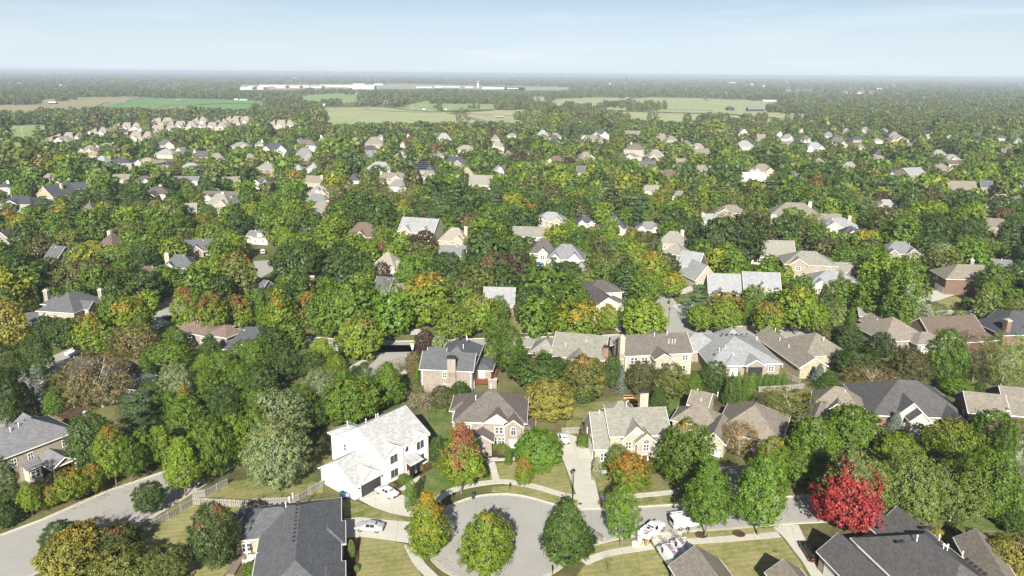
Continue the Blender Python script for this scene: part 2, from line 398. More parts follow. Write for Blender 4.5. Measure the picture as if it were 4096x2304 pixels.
poly_slab('road', top + bot[::-1], .012, .012, M_ROAD); kerb_line(top, 1); kerb_line(bot, -1)
ROADS.append(([(np.array(a)+np.array(b))/2 for a, b in zip(top, bot)], 5.6))
road('road', pts('V', '440,792 520,826 600,842 780,862 950,872 1120,868 1330,861 1500,858 1700,845 1900,832 1985,838 2110,834 2250,822 2330,806 2400,792 2600,800'), 8.4)
road('road', pts('V', '-80,1130 0,1056 67,957 160,903 272,858 360,826 415,800 440,775 452,745'), 8.0)
road('road', pts('V', '1712,842 1700,818 1686,790 1668,762 1650,738 1634,712'), 8.2, z=.016)
road('road', pts('V', '2330,806 2312,780 2300,745 2290,725 2280,712'), 8.0, z=.016)
road('road', pts('V', '2576,1250 2590,1190 2560,1130 2530,1090 2500,1060'), 8, z=.016)
c0 = (-1.5, 104.0); arc = [(c0[0]+12.3*math.cos(a), c0[1]+12.3*math.sin(a)) for a in np.radians(np.arange(62, 331, 7.5))]
cds = arc + [(11.5,100.6),(14,101.9),(17,103.2),(22.5,104.7),(36.2,106.2),(46.2,107.9),(62,109.5),(85,112)] \
    + [(85,120.6),(62,118.0),(52.1,116.6),(36,114.3),(21.8,112.5),(15,112.0),(11.2,111.7),(7.6,113.2)]
poly_slab('road', cds, .014, .014, M_ROAD)
kerb_line(arc + cds[len(arc):len(arc)+8], -1); kerb_line(cds[len(arc)+8:] + [arc[0]], -1)
ROADS.append(([np.array(c0)], 12.6)); ROADS.append(([np.array(p) for p in ((5,106),(20,108.5),(36,110.2),(52,112.4),(85,116.4))], 4.4))
for s_, w_ in (('700,655 690,672 676,690 655,705',15), ('330,605 300,620 250,640',7), ('1000,700 1020,735',7), ('2190,880 2300,905',7), ('2180,855 2185,870',6)):
    pass
road('road', pts('V', '672,655 668,668 664,684 652,706'), 16, kerb=False)
road('road', pts('C1', '800,1070 880,1075'), 9, kerb=False)
road('road', pts('C1', '330,1060 400,1110 420,1200'), 8, kerb=False)
road('road', pts('C2', '40,880 130,820 230,740 330,650'), 8, kerb=False)
road('road', pts('C4', '1160,700 1500,650 1530,600'), 8, kerb=False)
road('road', pts('C4', '2150,880 2200,800 2220,760'), 7, kerb=False)
road('road', pts('C4', '120,890 165,950 220,1070'), 7, kerb=False)

def slabs(name, line, w, step=1.55, z1=.135):
    """pavement of single concrete slabs with open joints over a bed"""
    line = smooth(line, 3); L_, R_ = strip_pl(line, w)
    root = poly_slab(name, L_ + R_[::-1], .02, z1-.03, M_JOINT)
    d = [0]
    for i in range(len(line)-1): d.append(d[-1] + float(np.linalg.norm(line[i+1]-line[i])))
    n = max(1, int(d[-1]/step)); f = lambda arr, t: np.array([np.interp(t, d, [p[0] for p in arr]), np.interp(t, d, [p[1] for p in arr])])
    rnd = random.Random(len(line)*7 + n)
    for i in range(n):
        a, b = d[-1]*i/n + .025, d[-1]*(i+1)/n - .025
        q = [f(R_, a), f(R_, b), f(L_, b), f(L_, a)]; m = MB(); h = z1 + rnd.uniform(-.006, .006)
        m.hexa([(*k, z1-.08) for k in q], [(*k, h) for k in q]); m.build('slab', M_CONC, root)
    ROADS.append((line, w/2)); return root
def panels(name, pl, ang, size=2.8, z1=.05):
    """driveway poured in panels, joints left open"""
    root = poly_slab(name, pl, .018, z1-.025, M_JOINT)
    bm = bmesh.new(); bm.faces.new([bm.verts.new((p[0], p[1], z1)) for p in pl])
    ca, sa = math.cos(ang), math.sin(ang)
    for nx_, ny_ in ((ca, sa), (-sa, ca)):
        ds = [p[0]*nx_ + p[1]*ny_ for p in pl]; k = min(ds) + size
        while k < max(ds) - .8:
            bmesh.ops.bisect_plane(bm, geom=bm.verts[:]+bm.edges[:]+bm.faces[:], plane_co=(nx_*k, ny_*k, z1), plane_no=(nx_, ny_, 0)); k += size
    polys = [[v.co.copy() for v in f.verts] for f in bm.faces]; bm.free()
    for q in polys:
        c = sum(q, Vector())/len(q); m = MB()
        area = abs(sum(q[i].x*q[(i+1) % len(q)].y - q[(i+1) % len(q)].x*q[i].y for i in range(len(q))))/2
        if area < .15: continue
        if sum(q[i].x*q[(i+1) % len(q)].y - q[(i+1) % len(q)].x*q[i].y for i in range(len(q))) < 0: q = q[::-1]
        q = [c + (p-c)*(1 - .025/max(.3, (p-c).length)) for p in q]
        m.hexa([(p.x, p.y, z1-.05) for p in q], [(p.x, p.y, z1) for p in q]); m.build('slab', M_CONC, root)
    ROADS.append(([np.mean(np.array(pl), 0)], 4.0)); return root
slabs('pavement', pts('A2', '1530,838 1600,780 1700,735 1840,700 2000,678 2108,674 A3:140,690 A3:240,706 A3:330,728 A3:440,762 A3:560,795 A3:640,806'), 1.5)
slabs('pavement', pts('A3', '830,815 1000,800 1130,792 1300,775 1450,760'), 1.4)
slabs('pavement', pts('A3', '690,1345 780,1305 880,1270 980,1250 1080,1235 1260,1210'), 1.5)
slabs('pavement', pts('A3', '1545,1170 1700,1160 1900,1145 2108,1128 A4:60,1130 A4:240,1112'), 1.5)
slabs('pavement', pts('A2', '1310,1190 1345,1270 1400,1360 1480,1440 1560,1520'), 1.6)
slabs('pavement', pts('B2', '600,1160 700,1085 790,1022 870,960 950,915'), 1.5)
slabs('pavement', pts('B2', '1240,1045 1290,1010 1330,965'), 1.3)
slabs('footpath', pts('A2', '2030,668 2010,600 1990,520 1965,495 2108,488 A3:120,485'), 1.3)
slabs('footpath', pts('A2', '1245,745 1310,700 1390,645 1400,630'), 1.1)
slabs('footpath', pts('A3', '780,600 900,592 1000,585'), 1.1)
slabs('pavement', pts('B3', '140,690 300,688 450,690'), 1.4)
panels('driveway', pts('A2', '895,818 1065,724 1230,775 1310,803 1420,822 1545,838 1500,925 1440,965 1280,957 1150,930 1010,882'), math.radians(12))
panels('driveway', pts('A2', '775,975 900,965 1100,985 1290,1002 1440,1010 1420,1195 1310,1178 1180,1160 1000,1135 775,1135'), math.radians(6), 3)
panels('driveway', pts('A3', '480,325 560,278 625,300 680,385 740,405 800,495 745,560 790,690 835,905 640,895 620,760 560,600 515,480'), math.radians(5), 3)
panels('driveway', pts('A3', '1222,1103 1500,1090 1500,1150 1560,1250 1660,1449 1460,1449 1340,1300 1270,1200'), math.radians(5), 3)
panels('driveway', pts('A4', '190,1048 300,1022 400,1030 470,1180 560,1330 640,1449 500,1449 430,1330 330,1200 285,1140'), math.radians(-12), 3)
panels('driveway', pts('B4', '1370,385 1480,345 1590,325 1695,372 1600,405 1530,430 1440,425 1375,430'), 0, 3.5)
panels('driveway', pts('B3', '1420,462 1560,432 1730,408 1730,440 1610,505 1540,520'), 0, 3.5)
panels('driveway', pts('B3', '1480,340 1590,290 1640,330 1620,350 1500,365'), 0, 3.5)
panels('driveway', pts('B2', '1330,650 1400,655 1480,700 1330,702'), 0, 4)
panels('driveway', pts('B3', '950,650 990,590 1010,590 1000,660 990,690'), 0, 4)
panels('driveway', pts('A4', '2060,520 2160,440 2256,400 2256,520 2160,600'), 0, 3.5)
panels('driveway', pts('B1', '1690,650 1800,640 1830,660 1790,690'), 0, 4)
def lawn(t, s, mat, z=.1): return poly_slab('lawn', pts(t, s), .0, z, mat)
lawn('A2', '905,1132 1000,1140 1180,1168 1290,1190 1320,1300 1380,1400 1450,1500 870,1500 900,1300', M_DRY)
lawn('A2', '755,815 860,835 1000,885 1130,935 1270,962 1270,992 1100,975 900,955 780,965 765,890', M_LAWN)
lawn('A2', '1235,752 1330,700 1420,640 1530,560 1700,500 1900,560 1985,660 1840,690 1690,725 1590,775 1515,828 1420,810 1310,790', M_GREEN)
lawn('A3', '-90,525 120,515 320,560 520,520 560,640 600,780 450,755 330,715 230,695 120,675 -80,665', M_DRY)
lawn('A3', '-60,720 130,705 300,732 420,770 560,805 640,820 640,880 430,850 300,815 180,785 0,760 -70,755', M_DRY)
lawn('A3', '770,620 900,610 1380,720 1400,770 1130,780 830,805', M_LAWN)
lawn('A3', '840,830 1130,808 1380,790 1440,850 1130,872 850,895', M_LAWN)
lawn('A3', '790,1200 950,1165 1200,1118 1245,1185 1080,1222 950,1240 860,1265 770,1295 690,1330 640,1330', M_DRY)
lawn('A3', '690,1365 800,1320 960,1265 1080,1250 1265,1226 1330,1310 1440,1500 600,1500', M_DRY)
lawn('A3', '1505,1092 1700,1075 2108,1050 A4:60,1060 A4:190,1055 A4:240,1098 A4:60,1112 2108,1112 1900,1128 1560,1155 1510,1140', M_DRY)
lawn('A3', '1560,1185 1720,1175 2108,1145 A4:60,1146 A4:260,1130 A4:300,1180 A4:420,1350 A4:480,1470 1700,1500 1620,1330', M_DRY)
lawn('A1', '1600,805 1850,690 2050,650 2400,640 2600,680 2660,710 2660,760 2450,800 2060,830', M_LAWN)
lawn('A1', '1110,1075 1580,860 2060,880 1980,905 2040,1200 1800,1500 900,1500 1130,1200', M_DRY)
lawn('B2', '1470,1330 1500,1250 1650,1180 1740,1240 1680,1300 1660,1440 1700,1600 1500,1640', M_GREEN)
lawn('A3', '560,100 700,30 900,10 860,140 660,200 600,270 540,230', M_LAWN)
lawn('B3', '1460,395 1640,345 1720,400 1500,440', M_GREEN)
lawn('B3', '1310,560 1330,540 1390,600 1380,625 1320,600', M_GREEN)
lawn('B4', '1370,180 1500,165 1500,290 1590,320 1370,360', M_LAWN)
lawn('B4', '1530,425 1700,385 1900,470 1800,495 1640,490', M_DRY)
lawn('B3', '1400,1240 1600,1260 1580,1400 1380,1380', M_GREEN)
lawn('B4', '90,1180 440,1170 480,1230 300,1290 90,1240', M_LAWN)
lawn('A4', '1500,960 1760,920 2100,930 2256,960 2256,1100 1560,1060', M_GREEN)
lawn('B2', '90,230 200,170 250,175 240,280 110,245', M_GREEN)
lawn('B3', '90,560 420,620 450,680 140,675', M_LAWN)
lawn('B3', '200,840 240,850 260,930 215,930', M_GREEN)
lawn('B1', '60,1250 230,1290 260,1320 80,1390 30,1400', M_LAWN)
lawn('C1', '180,430 330,390 520,340 700,320 640,350 400,420', M_LAWN)
lawn('C4', '1550,1340 1700,1350 1700,1410 1580,1410', M_LAWN)
tag(poly_slab('mulch_bed', pts('A2', '1140,690 1380,600 1500,520 1545,530 1400,625 1225,735'), .0, .14, M_MULCH), kind='structure')
tag(poly_slab('mulch_bed', pts('A2', '830,1140 905,1135 900,1320 850,1449 800,1449 760,1300'), .0, .14, M_MULCH), kind='structure')
tag(poly_slab('mulch_bed', pts('A1', '420,110 680,60 760,120 700,220 560,180'), .0, .12, M_MULCH), kind='structure')
tag(poly_slab('mulch_bed', pts('A2', '1960,380 2108,350 A3:130,400 A3:110,480 1965,485'), .0, .14, M_MULCH), kind='structure')
for t_, x_, y_, r_ in (('A3',1655,1115,1.0), ('A3',1965,1105,1.0)):
    c = P(t_, x_, y_); poly_slab('mulch_ring', [(c[0]+r_*math.cos(a)*random.uniform(.9,1.1), c[1]+r_*math.sin(a)) for a in np.linspace(0, 6.1, 16)], .09, .14, M_MULCH)

# ---------------------------------------------------------------- far fields
def field(t, s, name, a, b, z):
    m = MATS.get(name) or groundmix(name, a, b, scl(a, .85), .004, .012, .05, (.35, .65)); return poly_slab('field', pts(t, s), z, z, m)
FIELDS = []
def fld(t, s, name, a, b, z):
    field(t, s, name, a, b, z); FIELDS.append([tuple(np.array(src(t, *map(float, k.split(','))))/1.59006) for k in s.split()])
STRAW = ((.37,.34,.2), (.3,.29,.15)); GRN = ((.15,.3,.11), (.19,.33,.12)); PALE = ((.36,.42,.2), (.42,.42,.24)); LIME = ((.25,.36,.13), (.32,.37,.17))
fld('D1', '-200,680 300,655 720,650 920,650 980,690 700,705 480,760 380,790 -200,830', 'meadow_lime', *LIME, .3)
fld('D1', '900,615 1100,598 1390,596 1300,640 1080,650 930,640', 'meadow_lime', *LIME, .3)
fld('D1', '-200,560 -200,470 200,440 500,395 780,378 1200,368 1520,370 1280,420 960,480 700,520 500,555 200,560', 'meadow_straw', *STRAW, .3)
fld('D1', '960,482 1280,422 1540,375 1900,390 2300,400 2640,415 2640,500 2180,500 1950,475 1700,460 1500,490 1200,482', 'meadow_green', *GRN, .45)
fld('D1', '1500,490 1700,462 1950,478 1850,500 1600,500', 'meadow_straw', *STRAW, .6)
fld('D2', '620,318 800,292 1040,288 1150,300 1120,340 1560,340 1560,370 1150,362 1000,370 700,350', 'meadow_lime', *LIME, .3)
fld('D2', '860,410 1300,405 1640,412 1950,452 2100,480 2260,545 1900,548 1500,545 830,560 800,520 830,450', 'meadow_pale', *PALE, .35)
fld('D2', '1540,400 1600,380 1740,350 1760,378 2100,372 2300,380 2330,432 1900,436 1640,420', 'meadow_lime', *LIME, .5)
fld('D2', '2000,460 2330,436 2560,428 2640,440 2640,545 2230,545 2120,500', 'meadow_straw2', *((.44,.43,.26), (.38,.4,.22)), .62)
fld('D3', '-60,470 200,470 160,520 100,560 -60,575', 'meadow_straw2', *((.44,.43,.26), (.38,.4,.22)), .9)
fld('D3', '250,345 430,345 420,385 560,365 800,352 1170,354 1120,372 980,440 560,430 460,400 280,375', 'meadow_pale', *PALE, .3)
fld('D3', '980,455 1130,372 1400,350 1650,352 1900,356 2200,370 2576,390 2576,540 2200,510 1880,500 1500,488 1000,476', 'meadow_pale', *PALE, .3)
fld('D3', '1080,486 1480,496 1900,508 2200,520 2576,548 2576,590 2200,560 1950,560 1650,590 1180,560', 'meadow_pale2', *((.37,.41,.18), (.43,.43,.22)), .4)
fld('D4', '0,385 220,395 160,480 300,500 690,515 700,560 420,580 0,545', 'meadow_pale', *PALE, .35)
fld('D4', '1200,545 1640,545 1600,575 1250,575', 'meadow_lime', *LIME, .3)
fld('D2', '120,215 800,207 1500,205 2000,213 2576,235 2576,262 1900,246 1200,252 150,258', 'airfield_grass', (.42,.4,.3), (.36,.35,.25), .3)
fld('D3', '-60,238 330,248 800,262 560,284 -60,285', 'airfield_grass', (.42,.4,.3), (.36,.35,.25), .3)
fld('D1', '1380,245 1850,240 1850,256 1400,258', 'airfield_grass', (.42,.4,.3), (.36,.35,.25), .3)
fld('D4', '330,275 610,275 500,300 340,300', 'meadow_far', (.33,.32,.2), (.3,.3,.18), .3)
fld('D4', '880,290 1190,290 1190,315 900,315', 'meadow_far', (.33,.32,.2), (.3,.3,.18), .3)
fld('D4', '1760,262 2060,264 2000,272 1770,270', 'meadow_far', (.33,.32,.2), (.3,.3,.18), .3)

# ---------------------------------------------------------------- houses
_wm = {}
def win_mesh(style):
    if style in _wm: return _wm[style]
    f, p = MB(), MB()
    if style == 'a':        # round-topped
        n = 10; arc_ = [(math.cos(a)*.5, .5*math.sin(a)) for a in np.linspace(0, math.pi, n)]
        o = [(.5, -.5)] + [(x, .12+y*.76) for x, y in arc_] + [(-.5, -.5)]
        i_ = [(x*.84, -.5+(z+.5)*.93+.03) for x, z in o]
        for k in range(len(o)):
            a, b = o[k], o[(k+1) % len(o)]; c, d = i_[(k+1) % len(o)], i_[k]
            f.hexa([(a[0],-.07,a[1]),(b[0],-.07,b[1]),(c[0],-.07,c[1]),(d[0],-.07,d[1])], [(a[0],.02,a[1]),(b[0],.02,b[1]),(c[0],.02,c[1]),(d[0],.02,d[1])])
        p.face([(x, -.02, z) for x, z in i_][::-1])
        f.box(-.02,.02,-.05,-.025,-.45,.45); f.box(-.42,.42,-.05,-.025,.08,.12)
    else:
        b = .075
        f.box(-.5,.5,-.07,.02,.5-b,.5); f.box(-.5,.5,-.09,.02,-.5,-.5+b)
        f.box(-.5,-.5+b,-.068,.02,-.5+b,.5-b); f.box(.5-b,.5,-.068,.02,-.5+b,.5-b)
        f.box(-.5+b,.5-b,-.05,-.026,-.025,.025)
        if style == '2': f.box(-.04,.04,-.055,-.024,-.5+b,.5-b)
        p.face([(-.4,-.02,-.4),(.4,-.02,-.4),(.4,-.02,.4),(-.4,-.02,.4)])
    _wm[style] = (f, p); return _wm[style]
_wc = {}
FACE = {'F': 0, 'R': math.pi/2, 'B': math.pi, 'L': -math.pi/2}
def window(root, face, u, plane, z, w_, h_, style='2', trim=TRIM):
    k = (style, trim.name)
    if k not in _wc:
        f, p = win_mesh(style); _wc[k] = (f.mesh('window', trim), p.mesh('pane', GLASS))
    loc = (u, plane, z) if face in 'FB' else (plane, u, z)
    o = link('window', _wc[k][0], root, loc, FACE[face], (w_, 1, h_)); link('pane', _wc[k][1], o); return o
_gd = {}
def garage_door(root, face, u, plane, w_, h_, mat=DOORW):
    if mat.name not in _gd:
        m = MB()
        for i in range(4): m.box(-.5,.5,-.05,.03,i*.25+.008,(i+1)*.25-.008)
        m.box(-.5,.5,-.02,.03,0,1); _gd[mat.name] = m.mesh('garage_door', mat)
    return link('garage_door', _gd[mat.name], root, (u,plane,.02) if face in 'FB' else (plane,u,.02), FACE[face], (w_,1,h_))
_dd = {}
def front_door(root, face, u, plane, w_=1.0, h_=2.1, z=.05, mat=DOORB):
    if mat.name not in _dd:
        m = MB(); m.box(-.5,.5,-.06,.03,0,1,1); m.box(-.42,.42,-.09,-.061,.02,.96,0); m.box(-.3,.3,-.11,-.091,.1,.42,0); m.box(-.3,.3,-.11,-.091,.5,.88,0)
        _dd[mat.name] = m.mesh('front_door', [mat, TRIM])
    return link('front_door', _dd[mat.name], root, (u,plane,z) if face in 'FB' else (plane,u,z), FACE[face], (w_,1,h_))
_cm = {}
def chimney(root, x, y, wx, wy, z1, mat, cap=None, z0=0.0):
    k = mat.name + (cap.name if cap else '')
    if k not in _cm:
        m = MB(); m.box(-.5,.5,-.5,.5,0,.94,0); m.box(-.56,.56,-.56,.56,.94,.985,1); m.box(-.3,-.02,-.25,.25,.985,1.02,1); m.box(.06,.3,-.2,.2,.985,1.015,1)
        _cm[k] = m.mesh('chimney', [mat, cap or M_KERB])
    return link('chimney', _cm[k], root, (x, y, z0), None, (wx, wy, z1-z0))
_vp = MB(); _vp.lathe([(.07,0),(.07,.62),(.13,.63),(.13,.74),(.05,.8)], 8); _vp = _vp.mesh('vent_pipe', PVC)
_vb = MB(); _vb.hexa([(-.26,-.26,0),(.26,-.26,0),(.26,.26,.0),(-.26,.26,0)], [(-.2,-.18,.2),(.2,-.18,.2),(.2,.22,.26),(-.2,.22,.26)]); _vb = _vb.mesh('roof_vent', VENTD)
def house(name, label, loc, rot, blocks, roof, wall, cat='house', group=None, gable=None, trim=TRIM, oh=.42):
    root = empty(name, (loc[0], loc[1], 0), rot); tag(root, label, cat, group)
    rb, wb, tb = MB(), MB(), MB(); peaks = []
    for i, b in enumerate(blocks):
        x0, x1, y0, y1, h, kind, p = b[:7]; o = b[7] if len(b) > 7 else {}
        e = .006*i; x0 += e; x1 -= e; y0 += e; y1 -= e; h -= e
        z0 = o.get('z0', 0); gm = o.get('gm', 0); wm = o.get('wm', 0); t = .15; ov = o.get('oh', oh); og = o.get('og', .28)
        if not o.get('nowall'): wb.box(x0, x1, y0, y1, z0, h, wm)
        X0, X1, Y0, Y1 = x0-ov, x1+ov, y0-ov, y1+ov; ze = h - .1
        if kind == 'hip':
            W_ = min(X1-X0, Y1-Y0)/2; zr = ze + t + p*W_; yc = (Y0+Y1)/2; xc = (X0+X1)/2
            if X1-X0 >= Y1-Y0: r = [(X0+W_, yc, zr), (X1-W_, yc, zr)]
            else: r = [(xc, Y0+W_, zr), (xc, Y1-W_, zr)]
            B = [(X0,Y0),(X1,Y0),(X1,Y1),(X0,Y1)]; lo = [(*q, ze) for q in B]; up = [(*q, ze+t) for q in B]
            rb.face(lo[::-1])
            for k in range(4): rb.face([lo[k], lo[(k+1)%4], up[(k+1)%4], up[k]])
            if X1-X0 >= Y1-Y0: fs = [[up[0],up[1],r[1],r[0]],[up[1],up[2],r[1]],[up[2],up[3],r[0],r[1]],[up[3],up[0],r[0]]]
            else: fs = [[up[0],up[1],r[0]],[up[1],up[2],r[1],r[0]],[up[2],up[3],r[1]],[up[3],up[0],r[0],r[1]]]
            for q in fs: rb.face([c for n_, c in enumerate(q) if c not in q[:n_]])
            g = .09; za, zb = ze-.03, ze+t-.02
            tb.box(X0-g, X1+g, Y0-g, Y0-.004, za, zb); tb.box(X0-g, X1+g, Y1+.004, Y1+g, za, zb)
            tb.box(X0-g, X0-.004, Y0-.003, Y1+.003, za+.002, zb-.002); tb.box(X1+.004, X1+g, Y0-.003, Y1+.003, za+.002, zb-.002)
        elif kind in ('gx', 'gy'):
            sw = kind == 'gy'
            a0, a1, c0_, c1 = (y0-og, y1+og, X0, X1) if sw else (x0-og, x1+og, Y0, Y1)     # along ridge / across
            cm = (c0_+c1)/2; zr = ze + p*(c1-c0_)/2; q = (lambda a, c, z: (c, a, z)) if sw else (lambda a, c, z: (a, c, z))
            for c in (c0_, c1):
                lp = [q(a0,c,ze), q(a1,c,ze), q(a1,cm,zr), q(a0,cm,zr)]
                lp2 = [(x,y,z+t) for x,y,z in lp]
                if (c == c1) != sw: lp, lp2 = lp[::-1], lp2[::-1]
                rb.hexa(lp, lp2)
                s = 1 if c == c1 else -1; g = .09
                e0, e1 = sorted((c+.004*s, c+g*s))
                if sw: tb.box(e0, e1, a0, a1, ze-.03, ze+t-.02)
                else: tb.box(a0, a1, e0, e1, ze-.03, ze+t-.02)
                for a, d in ((a0, -1), (a1, 1)):          # rake boards
                    f0, f1 = a+.004*d, a+.07*d
                    lo = [q(f0,c,ze-.1), q(f1,c,ze-.1), q(f1,cm,zr-.1), q(f0,cm,zr-.1)]
                    tb.hexa(lo, [(x,y,z+t+.08) for x,y,z in lo])
            w0, w1, v0, v1 = (y0, y1, x0, x1) if sw else (x0, x1, y0, y1)
            zz = ze + p*((v0-c0_)) ; zt = zr - .03
            for a, d in ((w0, -1), (w1, 1)):             # gable triangles, with thickness
                b2 = a - d*.25; vm = (v0+v1)/2
                lo = [q(a,v0,h-.02), q(a,v1,h-.02), q(a,v1,zz-.02), q(a,vm,zt), q(a,v0,zz-.02)]
                hi = [q(b2,v0,h-.02), q(b2,v1,h-.02), q(b2,v1,zz-.02), q(b2,vm,zt), q(b2,v0,zz-.02)]
                if d < 0: a_ = a - .004
                wb.hexa(lo, hi, gm)
        elif kind == 'shed':          # falls towards -y
            lo = [(X0,Y0,ze),(X1,Y0,ze),(X1,y1,ze+p*(y1-Y0)),(X0,y1,ze+p*(y1-Y0))]
            rb.hexa(lo, [(x,y,z+t) for x,y,z in lo]); tb.box(X0, X1, Y0-.09, Y0-.004, ze-.03, ze+t-.02)
        elif kind == 'flat':
            rb.box(X0, X1, Y0, Y1, h, h+.25)
    ws = [wall, gable or wall]
    wb.build('wall', ws, root); rb.build('roof', roof, root)
    if tb.v: tb.build('roof_trim', trim, root)
    return root
def vents(root, items):        # (x,y,z,kind)
    for x, y, z, k in items: link('vent_pipe' if k == 'p' else 'roof_vent', _vp if k == 'p' else _vb, root, (x, y, z), 0, (1,1,1.4) if k == 'p' else None)
def downspout(root, x, y, h):
    m = MB(); m.box(-.05,.05,-.05,.05,.05,h); m.build('downspout', TRIM, root, loc=(x, y, 0))
HBOX = []      # visible roof boxes in 2576-wide units, with ground distance: trees in front keep clear of these
FOOT = []      # house footprints
def foot(loc, rot, x0, x1, y0, y1):
    c, s = math.cos(rot), math.sin(rot); FOOT.append((loc[0], loc[1], c, s, x0-1.5, x1+1.5, y0-1.5, y1+1.5))
def hbox(Y, *v): HBOX.append((min(v[0::2]), min(v[1::2]), max(v[0::2]), max(v[1::2]), Y))
def frame(t, a, b, z, t2=None):
    A = P(t, *a, z)[:2]; B = P(t2 or t, *b, z)[:2]; d = B-A
    return A, math.atan2(d[1], d[0]), float(np.linalg.norm(d))
def near(name, label, fr, blocks, roof, wall, **k):
    A, rot, W_ = fr; r = house(name, label, A, rot, blocks, ROOF[roof], WALL[wall], **k)
    foot(A, rot, min(b[0] for b in blocks), max(b[1] for b in blocks), min(b[2] for b in blocks), max(b[3] for b in blocks)); USED.add(label); return r
BR = dict(oh=.42)

# white two-storey house
h = near('white_house', "large white painted two-storey house with pale grey roof and black garage door", frame('A2', (1085,480), (1485,272), 5.8),
 [(.4,12.0,.4,12.6,5.8,'gx',.6), (.6,5.3,.05,5,5.6,'gy',.62), (7.8,11.7,.1,5,5.6,'gy',.62), (-6,.35,.6,9.8,3.0,'gx',.62),
  (-4.9,-.2,.3,5,2.95,'gy',.72), (.8,5.6,11.5,15.2,5.7,'hip',.45), (5.3,7.9,-1.7,.4,2.9,'shed',.28,{'nowall':1})], 'white', 'white')
for x in (5.5,5.95,6.3,7.3,7.7):
    m = MB(); m.lathe([(.2,.1),(.17,.3),(.16,2.6),(.2,2.75)], 10); m.build('porch_column', M_BLACK, h, loc=(x,-1.45,0))
m = MB(); m.box(5.1,8.2,-2.1,.3,.0,.14); m.build('porch_step', M_CONC, h)
garage_door(h, 'F', -2.55, .3, 4.4, 2.3, DOORK)
for u, z in ((2.45,4.4),(3.35,4.4),(2.45,1.5),(3.35,1.5)): window(h, 'F', u, .05, z, .75, 1.5, '1', DTRIM)
for u, z in ((9.2,4.4),(10.2,4.4),(9.2,1.5),(10.2,1.5)): window(h, 'F', u, .1, z, .75, 1.5, '1', DTRIM)
window(h, 'F', 6.5, .4, 4.7, .7, .8, '1', DTRIM); front_door(h, 'F', 6.7, .4, 1.1, 2.2, .14, DOORB)
window(h, 'L', 10.6, .4, 4.2, .7, 1.6, '1')
vents(h, [(3.2,7.6,8.9,'p'), (5.4,7.3,9.1,'p'), (6.0,7.4,9.0,'p'), (3.4,13.3,6.6,'p')])
for x in (.42, 12.0): downspout(h, x, .3, 5.7)
for u in (-5.3, .1):
    m = MB(); m.box(-.12,.12,-.16,0,0,.3); m.build('wall_lamp', M_BLACK, h, loc=(u,.28,2.0))
hbox(118, 815,1015,1085,1260)
# brick house with white gable
h = near('brick_house', "pinkish brick house with dark shingle roof and a broad white front gable", frame('A2', (1670,178), (2278,195), 5.6),
 [(.3,14.3,.3,12.6,5.6,'hip',.6), (6.3,11.3,-.2,6,5.55,'gy',.72,{'gm':1}), (4.2,8.0,-3.4,3,3.2,'gy',.62), (10.5,13.7,-1.2,4,5.5,'gy',.75),
  (13.4,16,1.5,6,3.2,'hip',.6), (-.9,3,5.4,12.4,5.5,'hip',.55)], 'warm', 'rosy', gable=WALL['white'])
window(h, 'F', 9.2, -.2, 4.1, 1.8, 1.5); [window(h, 'F', u, -.2, 1.7, .7, 2.1, 'a') for u in (8.5,9.35,10.1)]
window(h, 'F', 12.1, -1.2, 4.5, 1.1, 1.9, 'a'); front_door(h, 'F', 12.1, -1.2, 1.5, 2.7, .05, DOORW); window(h, 'F', 3.0, .3, 4.2, 1.2, 1.4)
vents(h, [(4.2,4.2,8.4,'p'), (6.9,9.5,8.6,'p')]); downspout(h, 10.4, -1.25, 5.4); downspout(h, .3, .2, 5.4); hbox(133, 1135,975,1335,1110)
# steep-gabled tan brick house
h = near('brick_house', "tan brick two-storey house with steep twin front gables and grey-green roof", frame('A3', (930,300), (1400,285), 5.8),
 [(-.4,11.2,.3,10.4,5.75,'gx',.62), (-3.3,-.35,.2,11.6,3.2,'gx',.82), (1.9,7.0,-.3,5.5,5.0,'gy',1.0), (4.4,8.0,-1.3,4,4.9,'gy',.9),
  (1.6,6.6,10,14.2,5.5,'hip',.8)], 'gtan', 'tan')
window(h, 'F', 3.0, -.3, 4.0, 1.2, 1.6); window(h, 'F', 6.2, -1.3, 3.9, 1.2, 1.5); window(h, 'F', 6.2, -1.3, 5.2, 1.2, .8, 'a')
for u in (5.35, 7.05):
    m = MB(); m.box(-.22,.22,-.05,0,-.8,.8); m.build('shutter', plain('grey_shutter', (.3,.31,.32)), h, loc=(u,-1.31,3.9))
window(h, 'F', 9.4, .3, 4.3, 1.3, 1.5); front_door(h, 'F', 6.0, -1.3, 1.2, 2.4); window(h, 'F', 6.95, -1.3, 1.25, .45, 2.2, '1')
window(h, 'F', 9.4, .3, 1.5, 1.3, 1.5); window(h, 'F', -1.6, .2, 1.4, 1.3, 1.7); window(h, 'L', 4.2, -3.3, 4.3, 1.0, 1.5); window(h, 'L', 8.4, -3.3, 3.0, .6, 1.3, '1')
garage_door(h, 'L', 4.3, -3.3, 4.6, 2.2)
m = MB(); m.lathe([(.02,0),(.38,.02),(.38,.06),(.3,.08)], 14); o = m.build('gable_medallion', TRIM, h, loc=(4.45,-.3,6.6)); o.rotation_euler = (math.pi/2,0,0)
chimney(h, 8.4, 10.2, 1.7, 1.0, 10.8, WALL['tan'], VENTD); vents(h, [(4.6,9.2,7.5,'p'), (-1.6,5.6,7.6,'p')]); downspout(h, 1.85, -.4, 4.9); hbox(127, 1462,1020,1690,1160)
